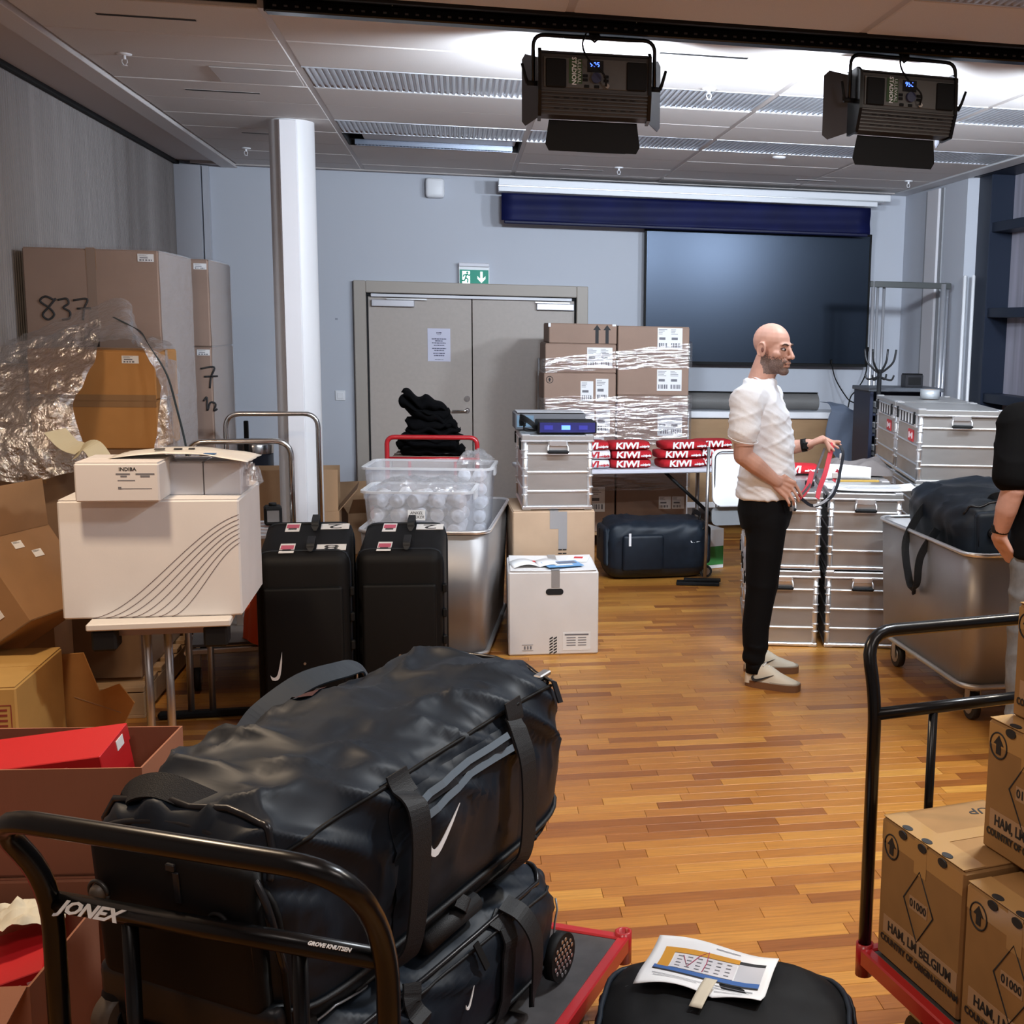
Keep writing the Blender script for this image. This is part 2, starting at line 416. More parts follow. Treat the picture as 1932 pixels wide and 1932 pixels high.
# right wall : solid return y 9.6..11.05, window band towards the camera
g = G().box((XR+.1, (9.62+YB)/2, 1.55), (.2, YB-9.62, 3.1))
struct(obj('wall_right', g, M_WALL))
struct(obj('trim_2', G().box((XR-.015, 10.30, 1.5), (.03, .26, 3.0), .004), M_WALLW))
struct(obj('trim_3', G().box((XR-.004, 10.47, 1.5), (.012, .07, 3.0)).box((XR-.004, 10.135, 1.5), (.012, .07, 3.0)), K('shadow_gap', (.30, .31, .33), .6)))
# windows : frame and panes seen at a slant
win = struct(obj('window_1', G().box((XR+.30, 4.0, .3), (.12, 11.3, .6)).box((XR+.30, 4.0, 3.1), (.5, 11.3, .14)), M_NAVY))
M_GLASSB = K('window_blind', (.36, .35, .42), .55, var=.22, vscale=2.4, stretch=(1, 5, .25))
ys = [9.5, 8.45, 7.35, 6.25, 5.15, 4.05, 2.95, 1.85, .75]
zs = [.60, 1.27, 1.95, 2.62, 3.06]
for i, y in enumerate(ys):
    obj('mullion', G().box((XR+.23, y, 1.78), (.26, .17 if i else .25, 2.56), .006), M_NAVY, win)
for i in range(len(ys)-1):
    for z in zs[:-1]: obj('transom', G().box((XR+.20, (ys[i]+ys[i+1])/2, z), (.16, ys[i]-ys[i+1]-.17, .075), .004), M_NAVY, win)
    for k in range(4):
        obj('pane', G().box((XR+.30, (ys[i]+ys[i+1])/2, (zs[k]+zs[k+1])/2), (.012, ys[i]-ys[i+1]-.16, zs[k+1]-zs[k]-.06)), M_GLASSB, win)
    
# ================================================================ ceiling
ceil = struct(obj('ceiling', G().box(((XL+XR)/2+.2, (Y0+YB)/2, ZC+.17), (XR-XL+1.0, YB-Y0+.6, .06)), K('ceiling_plenum', (.20, .19, .185), .9)))
COLS = [(-1.79, -.80), (-.77, .43), (.462, 1.672), (1.702, 2.902), (2.932, 3.885)]
ROWS = [5.525, 6.11, 6.68, 7.245, 7.80, 8.345, 8.885, 9.475, 10.03, 10.575, 10.93]
FR = [1.2, 1.8, 2.4, 2.96, 3.53, 4.10, 4.67, 5.235]
def ribbed(x0, x1, y0, y1, z):
    g = G(); n = int((x1-x0)/.031); w = (x1-x0)/n; P = []
    for i in range(n):
        P += [(x0+i*w, z+.012), (x0+i*w+.3*w, z+.012), (x0+i*w+.5*w, z), (x0+i*w+.85*w, z)]
    P.append((x1, z+.012)); m = len(P)
    g.add([(x, y0, q) for x, q in P]+[(x, y1, q) for x, q in P], [(i, i+1, m+i+1, m+i) for i in range(m-1)])
    g.box(((x0+x1)/2, y0+.006, z+.012), (x1-x0, .012, .026)); g.box(((x0+x1)/2, y1-.006, z+.012), (x1-x0, .012, .026))
    g.box(((x0+x1)/2, (y0+y1)/2, z+.03), (x1-x0, y1-y0, .006))
    return g
tiles = {}
for ci, (x0, x1) in enumerate(COLS):
    for rs in (ROWS, FR):
        for ri in range(len(rs)-1):
            y0, y1 = rs[ri]+.006, rs[ri+1]-.006
            rib = (rs is ROWS and ri in (2, 5) and ci in (1, 2, 3, 4)) or (rs is FR and ri in (5, 4) and ci in (2, 3, 4))
            if rs is ROWS and ri == 6 and ci == 1: continue
            if rib: o = obj('ribbed_ceiling_panel', ribbed(x0, x1, y0, y1, ZC), M_RIB, ceil)
            else:
                key = (ci, round(y1-y0, 3))
                if key not in tiles: tiles[key] = G().box((0, 0, .011), (x1-x0, y1-y0, .022), .004).mesh('ceiling_tile')
                o = mobj('ceiling_tile', tiles[key], M_CEIL, ceil); o.location = ((x0+x1)/2, (y0+y1)/2, ZC-.0+random.uniform(-.0015, .0015))
for a in [(COLS[i][1], COLS[i+1][0]) for i in range(4)]:
    obj('ceiling_runner', G().box(((a[0]+a[1])/2, (5.52+10.94)/2, ZC+.018), (a[1]-a[0]+.004, 5.42, .03)), M_GRID, ceil)
    obj('ceiling_runner', G().box(((a[0]+a[1])/2, 3.2, ZC+.018), (a[1]-a[0]+.004, 4.06, .03)), M_GRID, ceil)
obj('edge_trim', G().box((-1.865, 6.5, ZC-.004), (.125, 9.1, .035), .003), K('edge_trim_white', (.64, .60, .585), .5), ceil)
obj('edge_board', G().box((-2.105, 6.5, ZC+.03), (.35, 9.1, .03)), K('edge_board_paint', (.56, .50, .475), .8), ceil)
obj('wall_track', G().box((XL+.010, 8.4, ZC+.002), (.03, 5.3, .026)), M_VOID, ceil)
obj('edge_trim', G().box((3.965, 6.1, ZC+.004), (.15, 9.9, .03), .003), K('edge_trim_right', (.55, .56, .58), .5), ceil)
obj('edge_trim', G().box((.9, 10.965, ZC+.004), (6.1, .06, .025), .003), M_GRID, ceil)
# black rail channel across the ceiling
g = G().box((1.64, 5.38, ZC+.10), (4.83, .27, .01)); g.box((1.64, 5.245, ZC+.05), (4.83, .012, .12)); g.box((1.64, 5.512, ZC+.05), (4.83, .012, .12))
obj('rail_channel', g, M_VOID, ceil)
rail = thing('lighting_rail', 'black perforated lighting rail running across the ceiling channel', 'rail', (1.64, 5.45, ZC-.005))
obj('rail_bar', G().box((0, 0, .0), (4.8, .07, .05), .006), M_BLACK, rail)
obj('rail_bar', G().box((0, -.11, .03), (4.8, .03, .03), .004), M_BLACKM, rail)
g = G()
for i in range(110): g.box((-2.36+i*.043, -.0365, -.002), (.014, .004, .007))
tag(obj('perforation', g, K('perforation_grey', (.07, .07, .075), .5), rail), kind='stuff')
for x in (-1.9, -.9, .35, 1.25, 2.1): obj('drop_wire', G().cyl((x, -.06, .02), (x+.02, -.06, .10), .0015, 5), M_STEEL, rail)
# open service slot with dropped louvre (column 2)
x0, x1 = COLS[1]
sl = thing('dropped_louvre_fitting', 'dark open ceiling slot with a dropped silver louvre strip', 'light fitting', ((x0+x1)/2, 9.18, ZC))
g = G().box((0, 0, .12), (1.2, .58, .01)); g.box((0, .285, .06), (1.2, .01, .12)); g.box((0, -.285, .06), (1.2, .01, .12)); g.box((-.6, 0, .06), (.01, .58, .12)); g.box((.6, 0, .06), (.01, .58, .12))
obj('slot_box', g, M_VOID, sl)
obj('reflector', G().box((.04, .05, .035), (1.06, .24, .012), .004), K('reflector_grey', (.45, .43, .42), .4), sl)
g = G()
for i in range(46): g.box((-.54+i*.0241, .215, .012), (.004, .07, .03))
g.box((0, .18, .012), (1.11, .006, .034)); g.box((0, .252, .012), (1.11, .006, .034)); obj('louvre', g, M_LOUV, sl)
# small ceiling fittings
def sprinkler(x, y, label):
    t = thing('sprinkler', label, 'sprinkler', (x, y, ZC), group='ceiling sprinklers')
    obj('rosette', G().lathe([(.001, .002), (.036, 0), (.034, -.006), (.012, -.010), (.001, -.010)], 16), M_WHITE, t)
    g = G().cyl((0, 0, -.008), (0, 0, -.028), .008, 10); g.tube([(-.010, 0, -.026), (-.013, 0, -.04), (-.004, 0, -.054)], .0022, 6); g.tube([(.010, 0, -.026), (.013, 0, -.04), (.004, 0, -.054)], .0022, 6)
    g.cyl((0, 0, -.054), (0, 0, -.057), .013, 12); obj('nozzle', g, M_WHITE, t)
SP = [((-1.58, 6.62), 'white ceiling sprinkler nearest the left edge trim, above the big cartons'),
      ((-1.55, 9.90), 'white ceiling sprinkler just left of the round pillar top'),
      ((1.30, 6.62), 'white ceiling sprinkler between the two stage lights'),
      ((1.25, 10.02), 'white ceiling sprinkler above the projection screen housing'),
      ((3.68, 10.02), 'white ceiling sprinkler near the window corner')]
for (x, y), lb in SP: sprinkler(x, y, lb)
def slot(x, y, w, label):
    t = thing('slot_diffuser', label, 'air vent', (x, y, ZC), group='ceiling slot vents')
    g = G().box((0, -.017, 0), (w, .004, .004)); g.box((0, .017, 0), (w, .004, .004)); g.box((-w/2, 0, 0), (.004, .036, .004)); g.box((w/2, 0, 0), (.004, .036, .004))
    obj('slot_frame', g, M_CEIL, t); obj('slot_gap', G().box((0, 0, -.0005), (w-.006, .031, .005)), M_VOID, t)
SL = [(-1.29, 5.80, .40, 'long dark slot vent in the ceiling tile nearest the left wall'),
      (-1.29, 7.52, .40, 'slot vent in the left ceiling column, second from the camera'),
      (-1.25, 9.1, .40, 'slot vent in the left ceiling partly behind the pillar'),
      (1.12, 5.84, .42, 'slot vent in the bright ceiling between the two stage lights'),
      (1.02, 9.22, .36, 'slot vent below the left stage light flap'), (.98, 10.28, .34, 'slot vent just above the projection screen housing'),
      (3.38, 6.85, .36, 'slot vent at the right edge of the ceiling'), (3.35, 9.2, .36, 'slot vent below the right stage light flap'),
      (2.95, 10.28, .34, 'slot vent nearest the right end of the screen housing')]
for a in SL: slot(*a)
vp = thing('hinged_ceiling_flap', 'slightly lowered flat flap in the left ceiling tiles', 'ceiling panel', (-1.02, 6.98, ZC-.004))
obj('flap_plate', G().box((0, 0, -.003), (.42, .36, .005), .002, M=Matrix.Rotation(R(-1.0), 4, 'X')), M_GRID, vp)
dt = thing('ceiling_detector', 'small flat round detector on the ceiling below the right stage light', 'detector', (2.30, 9.0, ZC))
obj('detector_base', G().lathe([(.001, .0), (.05, 0), (.048, -.008), (.03, -.014), (.001, -.015)], 18), M_WHITE, dt)
# pillar
pl = struct(obj('trim_4', G().lathe([(.14, .0), (.14, ZC)], 40, M=Matrix.Translation((-1.05, 8.52, 0))), K('pillar_paint', (.70, .69, .70), .45)))
pl.name = 'pillar'
g = G().box((-1.05-.004, 8.52-.150, 1.51), (.105, .026, 3.02), .003); struct(obj('trim_5', g, K('pillar_duct', (.80, .78, .80), .4)))
struct(obj('trim_6', G().box((-1.105, 8.52-.148, 1.51), (.014, .02, 3.02)), K('pillar_gap', (.16, .12, .11), .6)))
# ================================================================ stage lights
M_HEAT = K('heatsink_alu', (.075, .068, .065), .45, .5)
M_PANEL = K('lamp_back_panel', (.11, .105, .10), .5, .3)
M_BLUE = K('blue_digits', (.01, .02, .3), .5, emit=(.05, .12, 1.0), estr=6)
M_DIFF = K('led_diffuser', (.9, .9, .9), .5, emit=(.85, .92, 1), estr=5)
M_GREENL = K('label_green', (.03, .07, .02), .6)
def rrect(w, h, r, n=4):
    out = []
    for cx, cy, a in ((w/2-r, h/2-r, 0), (-w/2+r, h/2-r, 90), (-w/2+r, -h/2+r, 180), (w/2-r, -h/2+r, 270)):
        for k in range(n+1): out.append((cx+r*math.cos(R(a+90*k/n)), cy+r*math.sin(R(a+90*k/n))))
    return out
def stage_light(x, y, yaw, label, num, left_open, right_open, bottom_tilt, pw):
    t = thing('stage_light', label, 'stage light', (x, y, 2.79), yaw, 'stage lights on the ceiling rail')
    prof = [(-.02, .132), (-.055, .112), (-.062, -.035), (-.028, -.128), (.05, -.135), (.06, .12)]
    PM = Matrix(((0, 0, 1, 0), (1, 0, 0, 0), (0, 1, 0, 0), (0, 0, 0, 1)))
    obj('housing', G().prism(prof, -.225, .225, M=PM), M_HEAT, t)
    for s in (-1, 1):
        obj('end_plate', G().prism([(-.03, .140), (-.066, .118), (-.072, -.04), (-.034, -.138), (.06, -.145), (.07, .13)], s*.232-.007, s*.232+.007, M=PM), M_BLACK, t)
    g = G()
    for k in range(5): g.box((0, -.045-.002*k, .122-.011*k), (.448, .006, .004), M=None)
    for k in range(7):
        f = k/6; g.box((0, -.064+.036*f, -.042-.084*f), (.448, .008, .006))
    obj('cooling_rib', g, M_HEAT, t)
    bp = obj('back_panel', G().box((0, -.0635, .038), (.43, .006, .122), .002), M_PANEL, t)
    for cx in (-.165, .175): obj('connector_block', G().box((cx, -.069, .034), (.085, .014, .115), .004), M_BLACKM, bp)
    obj('sticker', G().box((-.083, -.0675, .045), (.055, .002, .10)), M_GREENL, bp)
    mt = face_m((-.070, -.069, .045), (0, -1, 0), (1, 0, 0))
    text('ULLEVAAL', .021, M_WHITE, bp, face_m((-.068, -.0690, .045), (0, -1, 0), (1, 0, 0)), 'sticker_print', .0004)
    text('STADION', .026, M_WHITE, bp, face_m((-.090, -.0690, .045), (0, -1, 0), (1, 0, 0)), 'sticker_print', .0004, bold=.0006)
    obj('display', G().box((.0, -.0675, .068), (.068, .003, .048), .001), M_VOID, bp)
    text(num, .028, M_BLUE, bp, face_m((-.002, -.0698, .074), (0, -1, 0)), 'display_digits', .0003)
    obj('dial', G().cyl((.004, -.062, .02), (.004, -.085, .02), .021, 18), K('dial_blue', (.03, .035, .09), .4), bp)
    g = G()
    for bx, bz in ((-.042, .028), (-.042, .012), (.046, .028), (.046, .012), (-.036, -.014), (.006, -.014)): 
        obj('button', G().box((bx, -.068, bz), (.02, .006, .012), .001), M_BLACKM, bp)
    obj('jack', G().cyl((.05, -.064, -.012), (.05, -.086, -.012), .009, 10), M_CHROME, bp)
    g = G()
    for r_ in range(4):
        for k in range(9): g.box((-.16+k*.04+(r_ % 2)*.02, -.058+.0085*r_*1.15, -.062-.0205*r_), (.022, .003, .003))
    tag(obj('vent_slits', g, M_VOID, t), kind='stuff')
    yk = round_path([(-.258, 0, .0), (-.258, 0, .198), (.258, 0, .198), (.258, 0, .0)], .05, 5)
    obj('yoke', G().tube(yk, 1.0, flat=(.011, .0035, (1, 0, .02))), M_BLACK, t) if False else obj('yoke', G().tube(yk, .0085, 8), M_BLACK, t)
    for s in (-1, 1):
        g = G().cyl((s*.24, 0, 0), (s*.285, 0, 0), .011, 10); g.tube([(s*.282, 0, 0), (s*.290, -.01, .02), (s*.305, -.02, .075)], [.009, .007, .006], 8)
        obj('locking_lever', g, M_BLACKM, t)
    g = G().cyl((0, 0, .19), (0, 0, .207), .013, 10); g.box((0, 0, .2), (.05, .02, .02), .004); g.tube([(-.02, 0, .2), (.0, 0, .18), (.02, 0, .2)], .005, 6)
    obj('clamp', g, M_BLACKM, t)
    obj('bottom_flap', G().prism([(-.19, 0), (.19, 0), (.205, -.10), (.19, -.128), (-.19, -.128), (-.205, -.10)], -.0015, .0015, M=xf((0, .052, -.137), R(90+bottom_tilt), 0, 0)), M_BLACKM, t)
    obj('top_flap', G().prism([(-.19, 0), (.19, 0), (.205, .10), (.19, .128), (-.19, .128), (-.205, .10)], -.0015, .0015, M=xf((0, .064, .128), R(14), 0, 0)), M_BLACKM, t)
    for s, op in ((-1, left_open), (1, right_open)):
        m = Matrix.Translation((s*.238, .062, -.005)) @ Matrix.Rotation(R(op)*s, 4, 'Z') @ Matrix.Rotation(R(90), 4, 'Y')
        obj('side_flap', G().prism([(-.125, 0), (.125, 0), (.15, .09), (.13, .115), (-.13, .115), (-.15, .09)], -.0015, .0015, M=m), K('flap_grey', (.05, .05, .06), .45), t)
    obj('diffuser', G().box((0, .061, 0), (.42, .004, .22)), M_DIFF, t)
    ca = smooth_path([(.045, -.088, -.012), (.03, -.12, .03), (-.035, -.11, .09), (-.055, -.08, .15), (-.04, -.06, .20)], 6)
    obj('cable', G().tube(ca, .0042, 6), M_BLACKM, t)
    a = area_light('stage_light_lamp', (0, .07, 0), (R(84), 0, 0), .42, pw, LED_COL, .22, spread=R(160)); a.parent = t
    return t
stage_light(.570, 5.45, R(-2), 'left one of two black LED stage lights on the ceiling rail, blue display reading 905', '905', -34, -34, 6, LED_POWER)
stage_light(1.955, 5.45, R(6), 'right one of two black LED stage lights, its left flap spread wide', '956', -50, -12, 6, LED_POWER)
stage_light(3.34, 5.45, R(4), 'third black LED stage light on the ceiling rail, beyond the right frame edge', '955', -40, -30, 6, LED_POWER)

# ================================================================ back wall fittings
door = struct(obj('door_1', G().box((-.84, 11.05, 1.06), (.10, .13, 2.12), .006).box((1.06, 11.05, 1.06), (.10, .13, 2.12), .006).box((.11, 11.05, 2.07), (1.80, .13, .10), .006), M_DOORF))
obj('door_rebate', G().box((.11, 11.08, 2.008), (1.80, .06, .03)).box((-.785, 11.08, 1.0), (.014, .06, 2.0)).box((1.005, 11.08, 1.0), (.014, .06, 2.0)), M_VOID, door)
for x0, x1 in ((-.776, .098), (.106, .996)):
    lf = obj('door_leaf', G().box(((x0+x1)/2, 11.09, .998), (x1-x0, .05, 1.985), .003), M_DOOR, door)
    cx = x0+.21 if x0 < 0 else x1-.17
    obj('door_closer', G().box((cx, 11.045, 1.935), (.36 if x0 < 0 else .33, .05, .058), .005), K('closer_silver', (.52, .52, .56), .35, .4), lf)
    if x0 < 0:
        g = G().cyl((.055, 11.068, 1.12), (.055, 11.052, 1.12), .026, 18); obj('lock_cylinder', g, M_CHROME, lf)
        g = G().cyl((.055, 11.07, 1.015), (.055, 11.05, 1.015), .024, 18); g.tube(round_path([(.055, 11.06, 1.015), (.055, 11.02, 1.015), (-.075, 11.02, 1.012)], .02), .010, 8); obj('door_handle', g, M_CHROME, lf)
obj('closer_rail', G().box((.11, 11.035, 2.0), (1.72, .03, .026), .003), K('closer_rail_white', (.72, .72, .76), .35), door)
obj('closer_arm', G().box((-.45, 11.02, 1.972), (.34, .012, .012)).box((.80, 11.02, 1.972), (.30, .012, .012)), M_STEEL, door)
obj('room_beyond', G().box((.11, 11.4, 1.2), (2.4, .05, 2.6)), M_VOID, door)
def decal_lines(name, parent, x0, x1, z0, z1, y, n, mt, rnd, hh=.4):
    g = G()
    for i in range(n):
        z = z1-(i+.5)*(z1-z0)/n; w = (x1-x0)*rnd.uniform(.6, 1.0); g.box(((x0+x1)/2, y, z), (w, .0008, (z1-z0)/n*hh))
    return tag(obj(name, g, mt, parent), kind='stuff')
lrng0 = random.Random(4)
nt = thing('door_notice', 'white paper notice taped to the left door leaf', 'notice', (-.183, 11.062, 1.585))
obj('sheet', G().box((0, -.001, 0), (.195, .002, .285)), K('notice_paper', (.66, .66, .80), .6), nt)
g = G()
for z, w, h in ((.105, .046, .010), (.088, .036, .003), (.052, .126, .008), (.035, .068, .008), (.017, .122, .008), (-.003, .092, .008), (-.030, .122, .008), (-.047, .086, .008), (-.073, .104, .008), (-.092, .090, .008), (-.128, .075, .003)):
    x = -w/2
    while x < w/2-.004:
        q = min(lrng0.uniform(.008, .026), w/2-x); g.box((x+q/2, -.0025, z+lrng0.uniform(-.0006, .0006)), (q-.0022, .0008, h*lrng0.uniform(.8, 1))); x += q
tag(obj('print_lines', g, K('ink_violet', (.06, .06, .12), .7), nt), kind='stuff')
ex = thing('exit_sign', 'green lit running man exit sign above the double door', 'exit sign', (.122, 11.02, 2.185))
obj('sign_case', G().box((0, .0, 0), (.262, .05, .165), .004), M_WHITE, ex)
obj('lamp_cap', G().box((0, -.01, .092), (.262, .07, .034), .006), K('lamp_cap_grey', (.68, .68, .74), .4), ex)
obj('green_face', G().box((0, -.027, -.012), (.245, .004, .125)), K('exit_green', (.0, .16, .11), .5, emit=(0, .30, .20), estr=.35), ex)
M_SW = K('exit_white', (.9, .95, .92), .5, emit=(.9, 1, .95), estr=.9)
dr = obj('pictogram', G().box((-.068, -.0300, -.014), (.066, .002, .104)), M_SW, ex)
MG = K('exit_green', ()) if False else MATS['exit_green']
g = G().ell((-.058, -.0325, .026), (.0095, .001, .0095), 10, 6)
for p in ([(-.062, .014), (-.072, -.018)], [(-.062, .012), (-.040, .0), (-.036, .012)], [(-.066, .008), (-.088, .004), (-.094, -.010)], [(-.072, -.018), (-.054, -.03), (-.056, -.06)], [(-.072, -.018), (-.084, -.044), (-.104, -.042)]):
    g.tube([(x, -.032, z) for x, z in p], .0055, 6)
obj('running_man', g, MATS['exit_green'], dr)
obj('arrow', G().prism([(-.010, .05), (.010, .05), (.010, -.012), (.034, .012), (.034, -.010), (0, -.046), (-.034, -.010), (-.034, .012), (-.010, -.012)], -.001, .001, M=face_m((.062, -.0300, -.014), (0, -1, 0))), M_SW, ex)
sp = thing('wall_speaker', 'small white rounded speaker high on the back wall', 'speaker', (-.2, 11.05, 2.91))
obj('speaker_body', G().rbox((0, -.05, 0), (.158, .10, .165), .03), M_WHITE, sp)
obj('speaker_bracket', G().box((0, -.008, .06), (.07, .015, .06)), M_STEEL, sp)
sw = thing('light_switch', 'white square light switch left of the double door', 'switch', (-1.022, 11.05, 1.138))
obj('switch_frame', G().box((0, -.005, 0), (.083, .010, .083), .002), M_WHITE, sw); obj('switch_rocker', G().box((0, -.012, 0), (.052, .006, .052), .0015), M_WHITE, sw)
mk = thing('wall_hook_mark', 'tiny grey plaster patch on the wall left of the door', 'wall mark', (-1.04, 11.05, 1.79))
obj('patch', G().box((0, -.001, 0), (.022, .002, .016)), K('patch_grey', (.30, .32, .38), .8), mk)
# television
tv = thing('television', 'very large black flat television on the back wall', 'television', (2.643, 10.95, 1.455))
obj('tv_body', G().box((0, .015, .60), (2.09, .07, 1.20), .01), M_BLACK, tv)
obj('tv_screen', G().box((0, -.0215, .605), (2.05, .004, 1.155)), K('tv_glass', (.004, .007, .012), .29, spec=.62), tv)
MATS['tv_glass'].node_tree.nodes['Principled BSDF'].inputs['Specular Tint'].default_value = (.60, .74, 1, 1)
obj('tv_bezel', G().box((0, -.0225, .012), (2.09, .008, .024), .002).box((0, -.0225, 1.188), (2.09, .008, .02), .002).box((-1.035, -.0225, .6), (.018, .008, 1.16)).box((1.035, -.0225, .6), (.018, .008, 1.16)), M_BLACKM, tv)
obj('tv_bracket', G().box((0, .075, .6), (.8, .05, .5)), M_STEEL, tv)
# projection screen
ps = thing('projection_screen', 'white projection screen housing with a half lowered navy blue cloth', 'projection screen', (2.05, 10.80, 2.87))
obj('housing', G().box((0, 0, .085), (3.45, .19, .055), .004), K('housing_white', (.78, .80, .84), .35), ps)
obj('housing_lower', G().box((-.06, -.03, .030), (3.33, .12, .042), .004), MATS['housing_white'], ps)
obj('housing_lip', G().box((-.03, -.02, .054), (3.39, .15, .008)), M_STEEL, ps)
def bl(u, v):
    x = -1.70+3.26*u; z = -.0-(.225+.01*u)*v
    return (x, -.035+.008*math.sin(v*9+u*3)+.004*math.sin(u*9), z+.003*math.sin(u*14)*v)
obj('navy_cloth', G().sheet(bl, 30, 10, thick=.003), K('navy_cloth', (.003, .0055, .048), .6, var=.3, vscale=3, spec=.2), ps)
obj('bottom_bar', G().box((-.07, -.035, -.236), (3.22, .03, .03), .008), K('bar_navy', (.004, .006, .04), .5, spec=.3), ps)
# small framed board leaning beside the door
wb = thing('leaning_board', 'narrow white board with grey frame leaning behind the wrapped cartons', 'board', (.78, 10.55, .95), R(4))
obj('board', G().box((0, .04, .28), (.24, .012, .50)), K('board_white', (.60, .62, .66), .4), wb); obj('board_frame', G().box((-.125, .04, .28), (.02, .025, .54), .003).box((.125, .04, .28), (.02, .025, .54), .003).box((0, .04, .54), (.26, .025, .02), .003).box((0, .04, .02), (.26, .025, .02), .003), M_STEEL, wb)
obj('board_leg', G().box((-.1, .06, -.46), (.02, .02, .98)).box((.1, .06, -.46), (.02, .02, .98)), M_STEEL, wb)
# ================================================================ shared builders
M_ALU = K('aluminium', (.53, .52, .51), .40, .85, var=.06, vscale=5, bump=.02, bscale=40, stretch=(1, 1, 4))
M_ALUB = K('aluminium_bright', (.86, .86, .87), .28, .85)
M_KRAFT = K('kraft_board', (.36, .215, .115), .85, var=.10, vscale=5, bump=.03, bscale=120, stretch=(1, 1, .3))
M_KRAFTG = K('kraft_board_greyish', (.295, .198, .150), .85, var=.06, vscale=4, bump=.03, bscale=120)
M_KRAFTO = K('kraft_board_orange', (.46, .22, .065), .8, var=.07, vscale=5)
M_TAPE = K('brown_tape', (.30, .17, .08), .25)
M_TAPEG = K('grey_tape', (.30, .29, .29), .35)
M_WCART = K('white_board', (.72, .70, .69), .75, var=.03, vscale=6, bump=.02, bscale=150)
M_NYLON = K('black_nylon', (.0075, .0125, .0205), .50, spec=.30, bump=.04, bscale=900, var=.15, vscale=20)
M_NYLOND = K('black_nylon_dark', (.0028, .0028, .0032), .62, spec=.25, bump=.05, bscale=700)
M_WEB = K('black_webbing', (.0045, .0055, .0075), .6, bump=.2, bscale=500)
M_LOGO = K('logo_white', (.85, .85, .85), .5)
lrng = random.Random(11)
def ship_label(parent, M, w, h, bars=True):
    o = obj('shipping_label', G().box((0, 0, .0008), (w, h, .0016), M=M), M_PAPER, parent)
    g = G()
    for k in range(4): 
        ww = w*lrng.uniform(.3, .7); g.box((-w*.42+ww/2, h*(.42-.07*k), .0019), (ww, h*.022, .0006), M=M)
    if bars:
        x = -w*.4
        while x < w*.38:
            b = lrng.uniform(.004, .016)*w/.1; 
            if x+b > w*.42: break
            g.box((x+b/2, -h*.30, .0019), (b*.9, h*.2, .0006), M=M); x += b+lrng.uniform(.003, .007)*w/.1
        g.box((-w*.12, h*.0, .0019), (w*.5, h*.12, .0006), M=M)
    tag(obj('label_print', g, M_INKG, o), kind='stuff'); return o
def carton(label, loc, rz, dims, mt=None, group=None, tape=True, seam='x', tmat=None, name='carton', cat='box', flaps=True):
    w, d, h = dims; mt = mt or M_KRAFT
    t = thing(name, label, cat, loc, rz, group)
    obj('carton_body', G().box((0, 0, h/2), (w, d, h), min(.006, w*.02)), mt, t)
    if flaps:
        if seam == 'x':
            for s in (-1, 1): obj('flap', G().box((0, s*d/4, h+.0018), (w-.008, d/2-.008, .0036), .001), mt, t)
            if tape: obj('tape', G().box((0, 0, h+.0042), (w-.004, .05, .0012)).box((-w/2-.0006, 0, h-.04), (.0012, .05, .085)).box((w/2+.0006, 0, h-.04), (.0012, .05, .085)), tmat or M_TAPE, t)
        else:
            for s in (-1, 1): obj('flap', G().box((s*w/4, 0, h+.0018), (w/2-.008, d-.008, .0036), .001), mt, t)
            if tape: obj('tape', G().box((0, 0, h+.0042), (.05, d-.004, .0012)).box((0, -d/2-.0006, h-.05), (.05, .0012, .105)).box((0, d/2+.0006, h-.05), (.05, .0012, .105)), tmat or M_TAPE, t)
    return t
